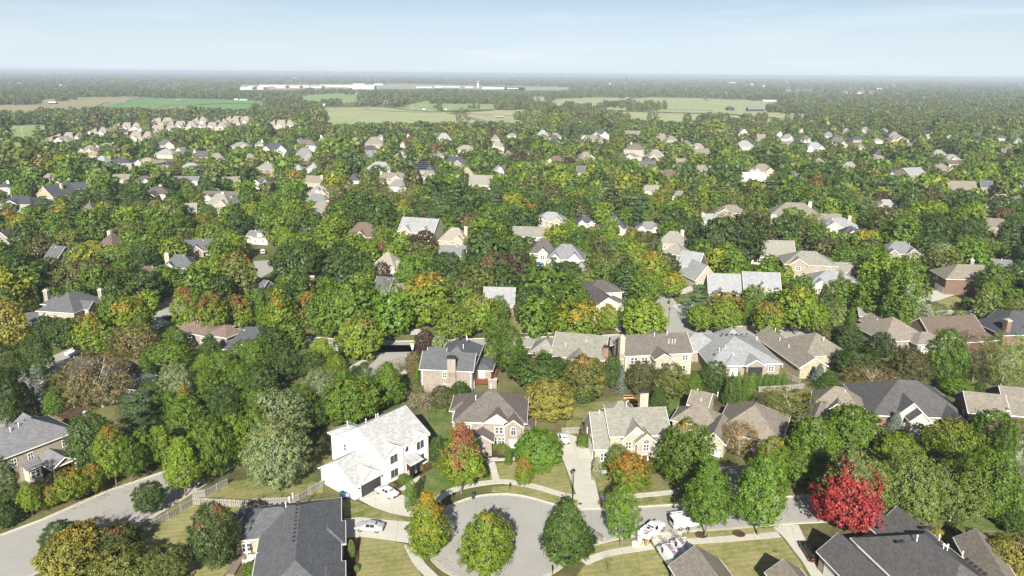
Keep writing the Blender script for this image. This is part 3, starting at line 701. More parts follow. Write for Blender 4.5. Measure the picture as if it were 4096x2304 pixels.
# tan-roofed neighbour
h = near('brick_house', "low tan-roofed house with a small brick gable over its white garage door", frame('A3', (1660,330), (1845,370), 3),
 [(.1,4.3,.2,9,3.0,'gy',.85), (1.8,14,5.5,19,3.0,'hip',.68), (-7.4,2,6.4,13,2.95,'hip',.7), (-5.4,-1.4,11,18,5.0,'gx',.5)], 'tan', 'tan')
garage_door(h, 'F', 2.2, .2, 3.0, 2.2); window(h, 'F', 6.5, 5.5, 1.5, 1.4, 1.6); window(h, 'F', 10.5, 5.5, 1.5, 1.4, 1.6); vents(h, [(-3,12,5.3,'p'),(0,14,6.6,'p'),(-4.4,14.6,6.2,'p')])
hbox(135, 1690,1000,1930,1110)
# brick house with tall chimney
h = near('brick_house', "brick house with slate roof, a tall end chimney and red wooden deck", frame('B2', (1395,988), (1860,1010), 5.8),
 [(.4,12.6,.4,9.0,5.8,'gx',.6), (3.6,12.4,2.2,17,5.75,'hip',.78), (11.6,16,8.2,16,3.0,'hip',.3), (.8,5,5,11.5,5.7,'gx',.7)], 'slate', 'rosy')
chimney(h, 7.9, -.2, 1.9, 1.0, 9.6, WALL['rosy'], VENTD); window(h, 'F', 6.1, .4, 4.5, 1.0, 1.5); window(h, 'F', 6.1, .4, 1.6, .9, 1.4)
window(h, 'R', 3, 12.6, 1.4, 1.0, 2.0); front_door(h, 'F', 13.7, 8.2, 1.4, 2.3, .6, DOORW); [downspout(h, x, .33, 5.7) for x in (.8, 12.2)]
vents(h, [(9.6,10.4,9.8,'p'),(9.9,9.7,9.7,'p'),(9.4,7.2,8.6,'p')] + [(8.0+.02*i,8.4+.5*i,10.9,'b') for i in range(5)]); hbox(160, 1055,855,1225,985)
m = MB()
for i in range(30): m.box(11.9, 17, 5.0+i*.3, 5.0+i*.3+.28, .75, .82)
dk = link('wooden_deck', m.mesh('wooden_deck', plain('red_deck_wood', (.22,.075,.045), .7, .2)), h); dk['kind'] = 'stuff'
m = MB()
for x, y, x2, y2 in ((11.9,5,17,5), (17,5,17,14)):
    m.tube((x,y,1.75),(x2,y2,1.75),.06,n=4); n_ = 10
    for i in range(n_+1): m.tube((x+(x2-x)*i/n_, y+(y2-y)*i/n_, 0), (x+(x2-x)*i/n_, y+(y2-y)*i/n_, 1.75), .05, n=4)
m.build('deck_railing', MATS['red_deck_wood'], h)
# low tan-grey roof
h = near('brick_house', "low tan-grey shingled house with a red brick chimney at its end", frame('B3', (250,860), (850,915), 3),
 [(5.5,18.8,.2,16,3.0,'gx',.45), (-.2,6.6,1.0,9,2.95,'hip',.75), (9.8,14.6,-4,4,2.9,'gy',.62)], 'gtan', 'redbrick')
chimney(h, 19.2, 1.2, 1.3, 1.1, 6.6, WALL['redbrick'], VENTD); window(h, 'F', 3, 1.0, 1.5, 1.2, 1.4); window(h, 'F', 12.2, -4, 1.5, 1.6, 1.4); vents(h, [(8.6,3.4,4.4,'p'),(13.6,5.4,5.2,'p')]); hbox(177, 1335,850,1525,905)
# brown-roofed two-storey
h = near('brick_house', "tan brick two-storey house with brown roof and full-height end chimney", frame('B3', (1050,878), (1600,850), 5.8),
 [(-.3,16.9,.3,9.6,5.75,'gx',.72), (6.4,10.4,-3.0,4,5.7,'gy',.62), (10.6,15.2,9,17.4,4.4,'gy',.6), (.2,5,8,12.4,5.0,'gy',.6)], 'warm', 'tan')
chimney(h, -.95, 1.6, 1.2, 1.7, 10.6, WALL['tan'], M_KERB); window(h, 'F', 2.0, .3, 4.4, 1.9, 1.7); window(h, 'F', 4.7, .3, 4.4, 1.7, 1.6); window(h, 'F', 15.2, .3, 4.5, 1.5, 1.5); window(h, 'F', 14.7, .3, 1.6, 1.9, 1.8)
window(h, 'F', 8.4, -3, 4.2, 1.5, 1.2); window(h, 'F', 8.4, -3, 1.5, 1.5, 1.7); window(h, 'L', 6.4, -.3, 3.6, .8, 1.8); window(h, 'F', 2.6, .3, 1.5, 2.0, 1.7)
[downspout(h, x, .25, 5.6) for x in (0, 16.6)]; vents(h, [(8.2,4,9.0,'p'),(11.6,4.2,9.1,'p'),(11.5,2.4,7.6,'p'),(12.4,2.4,7.6,'p'),(13.1,2.4,7.6,'p')]); hbox(169, 1540,828,1745,930)
# long grey
A1_, r1_, w1_ = frame('B3', (1730,945), (260,940), 3, 'B4')
h = near('brick_house', "long low grey-shingled house with a screened porch gable and pink brick walls", (A1_, r1_, w1_),
 [(.2,w1_-.2,.2,20,3.0,'hip',.42), (w1_*.5,w1_*.74,-1.2,6,2.95,'gy',.62), (-5,7,9,19,2.95,'hip',.6), (8,15,14,22,3.1,'hip',.8), (w1_*.22,w1_*.46,-.6,6,2.9,'hip',.5)], 'lgrey', 'rosy')
m = MB(); m.box(-.0,w1_*.2,-.06,0,.1,2.6); m.build('porch_screen', VENTD, h, loc=(w1_*.52,-1.23,0)); window(h, 'F', w1_*.87, .2, 1.5, 1.5, 1.5); window(h, 'F', w1_*.14, .2, 1.5, 1.3, 1.5); garage_door(h, 'F', w1_*.34, -.6, 1.8, 2.0)
vents(h, [(w1_*.3,5,5.1,'p'),(w1_*.2,4,4.7,'p'),(w1_*.12,3,4.3,'b'),(w1_*.36,2,4.0,'p'),(w1_*.8,8,6.2,'p')] + [(w1_*.35+i*1.3,10.6,6.9,'b') for i in range(6)]); hbox(180, 1735,830,1965,940)
# long tan roof
h = near('brick_house', "long tan-roofed house with a yellow brick gable and one white window", frame('B4', (30,710), (405,975), 3),
 [(.4,23.4,.4,7.4,3.0,'gx',.62), (4,16.5,6,18,2.95,'hip',.62)], 'tan', 'yellow')
window(h, 'R', 3.4, 23.4, 1.5, .9, 2.0); window(h, 'R', 15, 16.5, 1.4, 1.2, 1.3); vents(h, [(9,2.6,4.5,'p'),(14,2.4,4.3,'p'),(14,12,6.0,'p'),(3,4.6,4.9,'p')]); hbox(190, 1895,822,2125,930)
# slate hip house
h = near('brick_house', "two-storey tan brick house with slate hip roof beside a street curve", frame('B1', (300,505), (612,525), 5.8),
 [(.2,11.6,.4,13.8,5.8,'hip',.64), (6,13.2,4.2,8.4,5.75,'gx',.75), (-3.6,2,6.5,13,5.7,'hip',.6)], 'slate', 'tan')
chimney(h, -3.4, 8.4, 1.3, 1.0, 9.6, WALL['rosy']); chimney(h, 12.0, 11.6, 1.2, 1.0, 9.8, WALL['rosy']); window(h, 'F', 3.2, .4, 4.3, .7, 1.5, '1')
for u in (2.4,10.6): window(h, 'R', u, 11.6, 4.3, 1.1, 1.6)
window(h, 'R', 6.3, 13.2, 4.6, 1.5, 1.6); window(h, 'R', 2.4, 11.6, 1.5, 1.1, 1.6); front_door(h, 'R', 6.3, 13.2, 1.2, 2.3)
vents(h, [(4+.5*i,7.6,9.6,'b') for i in range(3)]); hbox(200, 95,730,265,830)
# dark purple-grey roof at the bottom
h = near('brick_house', "low house with dark purple-grey hip roof beside the silver car's driveway", frame('A2', (745,805), (745,1030), 3),
 [(.4,26,-11.8,-.3,3.0,'hip',.52), (.3,8.6,-15.8,-5,2.95,'hip',.52), (7.3,12.6,-4,.35,2.9,'hip',.55), (17.6,26,-4,.3,2.9,'hip',.55)], 'slate', 'yellow')
vents(h, [(4.9+1.05*i,-6.5,5.9,'b') for i in range(11)] + [(2.6,-7.4,5.3,'p'),(4.4,-8.4,4.9,'p'),(3.4,-7.9,5.2,'p')] + [(1.6,-9.2-1.7*i,4.0,'b') for i in range(3)]); window(h, 'R', -14.2, 8.6, 1.4, 1.4, 1.6)
downspout(h, 8.7, -12.0, 2.9); hbox(105, 600,1250,865,1449)
# broad charcoal roof, bottom right
h = near('brick_house', "broad charcoal-roofed house with dark car in its shaded driveway", frame('A4', (540,1240), (740,1449), 3),
 [(.5,22,.4,6.4,3.0,'gx',.85), (-1.4,18,7.6,20.2,3.0,'hip',.66), (-5.4,4,12.4,16.4,2.95,'gx',.8), (-5.6,4,16.6,20.0,2.9,'gx',.95)], 'dgrey', 'tanbrick')
vents(h, [(5.6,12.2,6.9,'p'),(5.2,16.4,6.2,'p'),(8.0,14.6,6.8,'p'),(8.1,15.2,6.7,'p'),(7.9,18.2,5.0,'p')] + [(4.0,10.6+.7*i,5.8,'b') for i in range(3)] + [(1.0,17.6+.5*i,5.3,'b') for i in range(3)] + [(9.6+.8*i,17.3,5.9,'b') for i in range(5)])
window(h, 'F', 6.5, .4, 1.5, 1.4, 1.6); garage_door(h, 'F', 3.2, .4, 2.6, 2.2); hbox(95, 2055,1320,2420,1449)
# grey-roofed two-storey, left
h = near('brick_house', "grey-roofed brick two-storey house with porch gable at the left kerbside", frame('A1', (30,485), (640,255), 5.8),
 [(-12,12.6,.4,11,5.8,'hip',.6), (5.4,9.6,-5.2,.6,2.9,'gy',.6,{'nowall':1}), (2.8,5.0,-1.6,.6,2.9,'shed',.3,{'wm':1}), (8.4,11.4,8,14,5.6,'gy',.7), (-2,2,8,14,5.5,'gy',.7)], 'grey', 'tanbrick', gable=WALL['siding'])
for u in (10.4,4.4,1.6,-2): window(h, 'F', u, .4, 4.2, .95, 1.5)
window(h, 'F', 3.9, -1.6, 1.5, 1.7, 1.5); m = MB(); [m.box(x-.12,x+.12,-5.0,-4.76,0,2.85) for x in (5.6,9.4)]; m.box(5.4,9.6,-5.25,-5.05,2.85,3.1); m.build('porch_post', TRIM, h)
downspout(h, 12.5, .3, 5.7); vents(h, [(3.4,4.2,8.2,'p'),(5.0,4.6,8.4,'p')] + [(2+1.5*i,5.6,9.0,'b') for i in range(5)]); hbox(115, 0,1040,205,1190)
# cream arched window house
h = near('brick_house', "charcoal-roofed house with three cream gables, one holding an arched window", frame('A4', (1120,130), (1800,155), 3),
 [(-2.6,17,.4,16,3.0,'hip',.6), (2.2,8.2,.1,7,2.95,'gy',.95,{'gm':1,'wm':1}), (4.2,8.0,-2.2,4,3.0,'gy',.9,{'gm':1,'wm':1}), (11.6,15.6,-2.4,5,2.95,'gy',.8,{'gm':1,'wm':1})], 'dgrey', 'redbrick', gable=WALL['cream'])
window(h, 'F', 6.3, -2.2, 1.7, 1.5, 2.2, 'a'); window(h, 'F', 13.6, -2.4, 1.5, 1.3, 1.6); window(h, 'F', 10, .4, 1.5, 1.2, 1.5); hbox(143, 2150,970,2430,1075)
# tan terrace at right
h = near('brick_house', "long tan-roofed brick house stepping back at the frame's edge", frame('B4', (1835,1345), (2170,1380), 5.5),
 [(-.4,7,.3,9,5.4,'gx',.6), (7.05,22,1.2,14,5.4,'gx',.55), (6.6,7.2,1,9,6.4,'flat',0,{'wm':1,'oh':0})], 'tan', 'brown', gable=WALL['white'])
window(h, 'L', 3, -.4, 3.8, .8, 1.6); window(h, 'F', 12, 1.2, 4, 2.6, 1.6); window(h, 'F', 17, 1.2, 4, 2.0, 1.6); hbox(140, 2390,975,2576,1080)
# small roofs along the bottom
def lowroof(label, t, a, b, t2, dep, roof, wall, p=.72, h_=3.0, kind='gy'):
    fr = frame(t, a, b, h_, t2); hh = near('brick_house', label, fr, [(.3, fr[2]-.3, -dep, -.2, h_, kind, p)], roof, wall); return hh
lowroof("tan garage roof end in front of the ladder vans", 'A3', (1395,1365), (1800,1310), 'A3', 18, 'tan', 'tan')
lowroof("grey-brown gable roof end at the lower edge below the mown lawn", 'A4', (128,1422), (408,1392), 'A4', 14, 'tan', 'tan')
lowroof("tan hip roof half in shade beside the broad charcoal roof", 'A4', (1680,1135), (2010,1180), 'A4', 14, 'tan', 'redbrick', .7)
lowroof("red brick house end with white gutter at the lower corner", 'A4', (2056,1150), (2420,1140), 'A4', 14, 'slate', 'redbrick', .5, 3.0, 'gx')
# cream gabled house
h = near('painted_brick_house', "cream painted brick house with brown roof and gable over white garage", frame('B3', (780,475), (1005,460), 5.0),
 [(.3,8.6,.3,13,4.9,'gy',.62), (2.2,13.6,12,21,5.6,'hip',.62), (8,13,8.5,14,3.2,'hip',.5)], 'dbrown', 'cream')
garage_door(h, 'F', 5.8, .3, 4.6, 2.3); window(h, 'F', 4.3, .3, 4.9, .75, 1.3, '1', DTRIM); window(h, 'F', 5.15, .3, 4.9, .75, 1.3, '1', DTRIM)
vents(h, [(5.4+.1*i,9-.8*i,7.0,'b') for i in range(3)]); hbox(208, 1470,700,1565,795)
# brown brick house
h = near('brick_house', "brown brick house with broad brown gable roof and three-bay garage", frame('B4', (1265,625), (1500,735), 3),
 [(.3,11.2,.4,17.5,3.0,'gy',.72), (9,15,8,18,2.9,'hip',.6)], 'brown', 'brown')
h = near('brick_house', "tall brown brick house with wide tan-brown roof above a pale driveway", frame('B4', (1490,165), (1730,300), 5.6),
 [(.3,12,.3,20,5.6,'hip',.62), (8.5,13.5,9,16,5.5,'gx',.6)], 'tan', 'brown')
garage_door(h, 'F', 7.0, .3, 4.6, 2.3); garage_door(h, 'F', 10.6, .3, 2.0, 2.3); window(h, 'F', 5.4, .3, 4.2, 1.0, 1.3); window(h, 'F', 3.6, .3, 3.6, .9, .7); chimney(h, 3, 12, 1.6, 1.2, 10.8, WALL['rosy']); hbox(225, 2340,665,2480,740)
h = near('brick_house', "charcoal-roofed house with red brick chimney near the scarlet shrub", frame('B4', (1845,590), (2060,690), 3.2),
 [(.3,12,.3,18,3.2,'hip',.8), (-2,6,6,12,3.1,'gx',.9)], 'char', 'redbrick')
chimney(h, 11.2, 1.4, 1.6, 1.2, 7.6, WALL['redbrick']); vents(h, [(6,7+i*1.3,8.4,'b') for i in range(5)]); hbox(200, 2450,775,2576,840)
h = near('brick_house', "tan-grey cross-hipped house behind two round dark trees", frame('B4', (850,620), (1180,800), 3),
 [(.3,14,.3,14,3.0,'hip',.62), (10,17,8,17,2.9,'hip',.55), (-4,4,5,11,2.9,'gx',.6)], 'tan', 'rosy')
garage_door(h, 'R', 11.5, 17, 4.2, 2.2); vents(h, [(4,6,6.2,'b'),(4.8,6.4,6.2,'b'),(5.6,6.8,6.2,'b'),(4.6,4.2,5.0,'p')]); hbox(200, 2130,800,2290,880)

# ---- houses further back, each measured by eave and ridge
def tpl(t, xL, xR, yr, ye, roof, wall, st=1, opt='', base=None):
    o = dict((k[0], k[1:]) for k in opt.split()); rnd = random.Random(int(xL*7 + ye*13 + xR))
    hh = 3.0 if st == 1 else 5.6
    xc = (xL+xR)/2; E = P(t, xc, ye, hh); zc = proj(E)[2]; Wt = (xR-xL)*TILE[t][2]*zc/FPX
    rot = math.radians(float(o.get('r', rnd.choice((-14,-8,-4,5,9,13)))))
    gy_ = 's' in o
    W_ = max(5.5, (Wt-.9)/(abs(math.cos(rot))+.55*abs(math.sin(rot)))); D = min(15.0, max(8.0, W_*.72))
    if gy_: D = float(o['s'] or 14)
    if gy_: p = (zat(t, xc, yr, E[1]) - hh)/(W_/2+.4)
    else: p = (zat(t, xc, yr, E[1]+D/2) - hh)/(min(W_, D)/2+.4)
    p = min(1.15, max(.38, p))
    main = 'gy' if gy_ else ('gx' if 'x' in o else 'hip')
    bl = [(-W_/2, W_/2, 0, D, hh, main, p)]
    ng = int(o.get('g', '0') or 1) if 'g' in o else 0
    gm = 1 if 'w' in o else 0; fronts = []
    for i in range(ng):
        gw = W_*(rnd.uniform(.26,.36) if ng > 1 else rnd.uniform(.32,.42)); c = W_*({1:(rnd.choice((-.24,.22,.0)),),2:(-.28,.25),3:(-.33,.0,.33)}[ng][i])
        out = rnd.uniform(.6,1.8); bl.append((c-gw/2, c+gw/2, -out, D*.5, hh-.05, 'gy', min(1.0, p*1.1+.1), {'gm':gm,'wm':gm})); fronts.append((c, gw, -out))
    if 'W' in o:      # lower side wing
        s = -1 if o['W'].startswith('-') else 1; ww = W_*.42
        bl.append((min(s*W_/2*.9, s*(W_/2+ww)), max(s*W_/2*.9, s*(W_/2+ww)), D*.15, D*.8, 3.0, 'hip' if rnd.random() < .6 else 'gx', .62))
    elif zc > 330 and W_ > 11 and 'n' not in o and not gy_:
        s = rnd.choice((-1,1)); bl.append((min(s*W_*.1, s*W_*.5)+.3, max(s*W_*.1, s*W_*.5)-.3, D*.5, D+4, hh-.04, 'gy', p*.85))
    wn = {'tanbrick':'tan brick','redbrick':'red brick','brown':'brown brick','tan':'tan brick','yellow':'yellow brick','cream':'cream','rosy':'pink brick','olive':'olive brick','white':'white','siding':'cream'}[wall]
    rn = {'white':'pale','char':'charcoal','slate':'slate','grey':'grey','lgrey':'light-grey','tan':'tan','beige':'beige','brown':'brown','dbrown':'dark-brown','yel':'yellowish','gtan':'grey-tan','rose':'pinkish-brown','warm':'dusky','metal':'white'}[roof]
    vx, vy = (src(t, xc, (yr+ye)/2)[0]/1.59006, src(t, xc, (yr+ye)/2)[1]/1.59006)
    lab = where('%s-roofed %s%s house' % (rn, 'two-storey ' if st == 2 else '', wn), vx, vy) if base is None else base
    loc = (E[0], E[1]+.4)
    r = house('brick_house' if 'brick' in wn else 'house', lab, loc, rot, bl, ROOF[roof], WALL['offwhite' if wall == 'white' else wall], gable=WALL['offwhite'] if gm and wall != 'white' else WALL['siding'])
    foot(loc, rot, -W_/2-(W_*.4 if 'W' in o and o['W'].startswith('-') else 0), W_/2+(W_*.4 if 'W' in o and not o['W'].startswith('-') else 0), -1, D)
    x0, y0 = src(t, xL, yr); x1, y1 = src(t, xR, ye); hbox(E[1], x0/1.59006, y0/1.59006, x1/1.59006, y1/1.59006)
    zs = [1.5] if st == 1 else [4.3, 1.5]
    for z in zs:
        n = max(2, int(W_/4.2))
        for i in range(n):
            u = -W_/2 + W_*(i+.5)/n
            if any(abs(u-c) < gw/2+.5 for c, gw, _ in fronts): continue
            window(r, 'F', u, 0, z, 1.2, 1.5)
        for c, gw, yy in fronts: window(r, 'F', c, yy, z, min(1.8, gw*.45), 1.5, rnd.choice(('2','a','2')))
    if gy_: window(r, 'F', 0, 0, hh+.6, 1.0, 1.2)
    if 'G' in o: garage_door(r, 'F', float(o['G'] or 0)*W_, (fronts[0][2] if fronts else 0), 4.4, 2.2)
    side = 'R' if rot < 0 else 'L'
    for z in zs: window(r, 'L', D*.45, -W_/2, z, 1.0, 1.5); 
    if 'c' in o:
        cx = float(o['c'] or .35)*W_; chimney(r, cx, D*.55 if abs(cx) < W_*.48 else D*.4, 1.5, 1.1, hh+p*min(W_,D)/2+1.1, WALL['redbrick' if wall in ('redbrick','rosy','brown') else 'tan'] if 'k' not in o else WALL['white'])
    if 'd' in o:
        m = MB(); m.box(-1,1,-1.6,1.5,0,1.7,0); m.hexa([(-1.3,-1.9,1.7),(1.3,-1.9,1.7),(1.3,1.6,1.7),(-1.3,1.6,1.7)], [(-.05,-1.9,2.7),(.05,-1.9,2.7),(.05,1.6,2.7),(-.05,1.6,2.7)], 1)
        d_ = m.build('dormer', [WALL['white'], ROOF[roof]], r, loc=(0, D*.25, hh+p*D*.25-.6)); window(d_, 'F', 0, -1.6, 1.0, 1.2, 1.1)
    if zc < 520 and not gy_: vents(r, [(rnd.uniform(-.25,.25)*W_, D*.4, hh+p*D*.4*.9, 'p')])
    return r, W_, D, hh, p
HL = '''C1 735 930 195 250 tan cream 2 g2
C1 738 985 255 302 yel cream 1 g1 W-
C1 890 1100 175 225 beige white 2 g2 c.3 k
C1 862 1040 300 372 lgrey cream 1 W
C1 1010 1275 318 372 char rosy 2 c-.42
C1 1262 1500 315 372 beige cream 2 g1
C1 1465 1650 350 392 char rosy 1 g1
C1 1480 1700 143 198 slate cream 1 g1
C1 1455 1690 232 290 lgrey cream 1
C1 1680 1762 222 262 lgrey white 1 s10
C1 1850 2020 250 312 dbrown siding 1 x c-.48 k
C1 2002 2172 270 332 tan siding 2 g1
C1 2205 2430 165 212 gtan tan 1 g1
C1 2340 2473 275 322 tan tan 1
C1 1725 1935 365 412 lgrey cream 1
C1 365 530 465 530 tan tan 1
C1 1062 1240 475 530 tan siding 1 x
C1 1268 1480 490 552 dbrown siding 1 g1 c.35
C1 1662 1915 495 542 grey white 1 x
C1 2142 2330 500 572 tan siding 1 x r22
C1 530 828 555 625 char tanbrick 1 x r24 c-.45
C1 285 570 595 690 char yellow 1 s16 r-24 c.2
C1 -60 100 552 605 char white 2 c.2 k
C1 -120 345 702 765 char yellow 1 g1 r-6
C1 1362 1650 595 672 dbrown cream 2 c.1
C1 1382 1492 655 692 brown tan 2 s9
C1 1900 2372 640 732 warm siding 1 x g2 r-5
C1 1955 2232 662 778 gtan tan 2 g1 c.1
C1 1748 1905 750 866 gtan redbrick 1 x r18
C1 782 900 745 822 warm tan 1
C1 150 262 785 880 brown rosy 1 s14 r10
C1 912 1120 1040 1165 brown rosy 1 r-18 c-.25 k
C1 1730 2070 1105 1225 slate tanbrick 1 x g1 r22
C1 1545 1890 1252 1385 slate siding 1 g1 c-.4 r12
C1 1312 1480 1405 1440 brown siding 1 x
C1 400 580 1195 1290 slate rosy 2 x r-16
C1 2395 2480 1030 1075 grey white 1 x
C1 -60 80 1035 1110 slate rosy 2 s12
C2 80 385 172 252 char tanbrick 2 g2 w
C2 420 648 140 200 warm white 2 n
C2 425 545 127 165 slate tan 1 g1
C2 405 635 222 312 grey rosy 1 g2 r8
C2 5 260 370 432 gtan redbrick 2 c.0
C2 400 502 378 430 lgrey white 1 n
C2 540 655 362 425 lgrey white 1 n
C2 8 205 505 562 dbrown tan 2 g2 w
C2 500 702 490 562 tan tan 1 x c.48 r-16
C2 510 782 590 682 gtan tan 1 g1 d
C2 500 792 665 752 grey tan 1 c.4 r12
C2 520 800 740 850 tan rosy 1 c.25 r-14
C2 1090 1303 115 192 tan yellow 2 n
C2 1060 1255 195 248 char redbrick 1 c.3
C2 1040 1222 258 322 grey rosy 1 g1
C2 1200 1316 95 132 grey white 1 g1 w
C2 1380 1522 257 312 lgrey tan 2 n
C2 1445 1512 135 190 beige cream 1
C2 1490 1560 65 122 warm white 1 s10
C2 1790 1962 75 150 lgrey cream 2 g1
C2 1960 2192 195 247 beige cream 1
C2 2312 2465 150 212 gtan cream 1 g2
C2 1842 2150 305 377 char rosy 1 c.06 g1
C2 1555 1782 350 442 char rosy 2 n r-3
C2 1660 1832 440 502 tan white 1 g1 w
C2 1080 1392 355 442 lgrey white 1 g1 r-4
C2 1238 1490 462 522 tan tan 2 x g1 c-.49 r-4
C2 1320 1522 525 600 grey white 1 n
C2 935 1062 465 540 char cream 1 G.1
C2 2340 2462 385 452 grey white 2 g1 w
C2 2022 2172 410 482 beige tan 1
C2 2100 2352 485 582 gtan cream 1 x r-8
C2 1682 1882 248 302 tan rosy 1 c-.4
C2 888 1250 942 1085 brown redbrick 1 g1 r-5 n
C2 400 650 995 1062 char rosy 1 x c.48 r-5
C2 -20 190 1025 1092 grey white 1 d r-14
C2 1385 1815 897 1042 lgrey tan 2 g2 r-16 x
C2 1795 2112 992 1125 beige tan 1 g1 c.4 r-12
C2 1778 2100 1165 1262 grey white 1 x r-5
C2 1142 1430 1232 1370 beige cream 1 W r-18
C2 40 130 150 190 tan cream 1 c.3 k
C2 670 720 100 140 beige cream 1 c-.2 k
C3 52 175 75 106 grey cream 1
C3 340 472 42 102 lgrey white 2 g1
C3 440 592 96 157 char rosy 1 g1 w
C3 470 600 76 120 tan cream 1
C3 890 1062 38 92 char white 2 g2 w
C3 708 1062 97 152 tan cream 1 W- g1
C3 1185 1385 55 102 tan cream 1 x
C3 1482 1650 82 142 tan tan 1
C3 1600 1736 105 150 tan tan 1
C3 1750 1870 145 192 warm rosy 1 c-.4
C3 1842 2012 175 242 gtan cream 1 g1
C3 1860 2040 228 278 tan tan 1 x
C3 2252 2473 150 214 lgrey cream 1 W
C3 1182 1417 178 242 warm tan 2 c-.2 k n
C3 1424 1620 236 312 gtan tan 1 g2 r10
C3 1180 1390 270 312 grey cream 1 g1
C3 750 935 260 322 tan tan 1 g2 r14
C3 415 660 297 372 brown white 1 g1 w r-10
C3 40 126 238 286 rose rosy 1
C3 245 300 250 288 tan tan 1
C3 1352 1532 345 396 slate white 1 x
C3 1700 1802 325 372 tan tan 1 x
C3 1880 2050 388 452 tan rosy 1 g1 x
C3 1512 1800 430 512 brown tan 1 g1 n
C3 1372 1540 580 642 gtan cream 1 x
C3 1660 1762 650 692 tan siding 1 x n
C3 728 825 410 465 slate rosy 1 x
C3 2322 2580 480 505 metal white 1 x n r-4
C3 2390 2473 412 470 tan tan 1 s10
C3 -20 50 160 215 tan cream 2
C3 -40 50 393 455 grey white 2 s10
C3 2080 2402 772 852 tan tanbrick 2 g1 n r-8
C3 1962 2132 862 930 lgrey white 1 x c-.49
C3 322 642 840 932 lgrey yellow 2 g2 r-8
C3 58 450 982 1080 gtan cream 1 W x r-8
C3 738 930 867 950 char white 1 g2 w
C3 940 1232 880 1002 char white 1 g2 w r-8
C3 1302 1580 932 1015 grey white 1 g2 w r-10
C3 1502 1830 1027 1152 gtan tan 1 c.3 r-16
C3 1542 1800 1132 1252 gtan redbrick 2 n r-30
C3 1700 1945 1232 1372 lgrey brown 2 x n r-34
C3 268 562 1092 1242 dbrown cream 2 g1 r-6
C3 432 830 1152 1302 grey cream 2 g2 w r-8
C3 690 880 1325 1440 gtan cream 1 r-6
C4 68 162 75 132 tan cream 1 x
C4 282 432 85 132 tan white 1 g1
C4 448 526 32 72 tan cream 1 s9
C4 468 602 97 142 slate white 1 g1 w
C4 690 802 65 107 grey white 1
C4 732 926 112 182 slate tan 1 g2
C4 515 722 162 226 lgrey tanbrick 1 g2 w
C4 850 962 30 77 tan rosy 1 g1
C4 1035 1152 18 62 grey rosy 1 g2 w
C4 958 1092 105 142 char rosy 1
C4 1308 1422 62 105 grey cream 1
C4 1315 1502 95 142 tan white 1 g1
C4 1310 1392 135 172 gtan white 1 s9
C4 1640 1732 85 117 lgrey white 1 g1 w
C4 1458 1562 172 198 grey rosy 1 x
C4 1000 1102 180 212 tan cream 1
C4 2115 2222 75 112 dbrown white 1 x
C4 2310 2442 95 127 dbrown cream 1
C4 1160 1282 230 282 char rosy 1 n
C4 1155 1302 285 332 tan cream 1 n
C4 1705 1872 232 292 gtan cream 1 n
C4 1820 2002 275 332 gtan white 1 g1 w
C4 1870 2042 330 372 brown cream 1 x
C4 1705 1982 365 442 tan tan 1 g1 r16
C4 1452 1702 400 462 lgrey rosy 2 x r20
C4 1290 1452 420 467 char cream 1 g2 w
C4 5 252 365 442 tan tan 1 g2
C4 860 1032 345 402 gtan tan 1
C4 605 697 312 345 tan redbrick 2 s9
C4 380 492 430 492 warm rosy 1
C4 1820 2152 525 622 tan tan 1 x r-8
C4 2170 2292 530 592 slate rosy 1 x
C4 2520 2640 500 590 char rosy 1 g1
C4 1180 1422 700 772 lgrey rosy 1 g1
C4 180 690 730 855 tan siding 2 W c.3 k r-14
C4 682 1062 872 965 lgrey cream 1 g1 c.3
C4 850 1082 950 1032 char white 1 g1 w
C4 1252 1632 1097 1215 grey rosy 1 g2 r-8
C4 92 442 1082 1250 gtan rosy 1 x r-4
C4 312 832 1187 1320 gtan tanbrick 2 g1 W r-10
C4 2168 2640 887 965 tan redbrick 1 g1
C4 2300 2660 1272 1340 grey redbrick 2 x r-14
C4 2360 2450 665 710 beige cream 1 x
C4 2520 2600 670 720 tan cream 1
B3 -150 130 310 470 lgrey redbrick 1 x G.05 r-3
B3 1590 1830 120 250 lgrey tan 1 s17 r18
B3 1720 2110 190 385 lgrey tan 1 x g1 r-4
B4 -60 270 185 330 lgrey tan 2 x g1 r-6
B4 470 950 175 300 lgrey white 1 g2 w r-14
B4 350 740 105 145 gtan tan 1 x n
B4 0 180 -10 60 tan siding 1 x
B2 1000 1160 250 345 slate rosy 1 x r-16
B2 1210 1360 300 345 gtan cream 1 x
B2 480 780 238 300 slate rosy 1 c-.45
B2 -160 130 240 345 slate rosy 1 x r-20
B1 1330 1800 590 690 rose rosy 1 W r-24
B1 1830 2240 640 830 char rosy 1 g1 r-4
B1 440 1040 905 1150 char rosy 1 x W r-10
B1 950 1100 250 360 brown rosy 1 x r20
B4 490 960 1135 1330 tan yellow 1 g1 r-24
B4 900 1250 480 560 gtan rosy 1 x n
A3 2010 2200 640 760 tan tan 1 g1
A4 380 620 205 300 tan tan 1 s12 r-30
B1 180 320 555 600 slate rosy 1 x n
C4 2480 2576 120 150 grey cream 1
C3 2290 2420 38 92 gtan white 1 s10
C2 2325 2420 95 140 tan cream 1
C1 1030 1110 175 225 lgrey white 1 s9
C4 240 330 60 95 tan white 1 s9
C4 1240 1300 28 48 grey white 1
C4 1655 1715 22 42 beige cream 1
C4 2370 2440 215 275 warm rosy 1 x
C4 2430 2500 172 205 tan white 1
C4 1845 1920 92 118 beige white 1
C4 300 400 150 180 grey rosy 1 x
C4 1170 1260 125 150 beige cream 1'''
TPL = {}
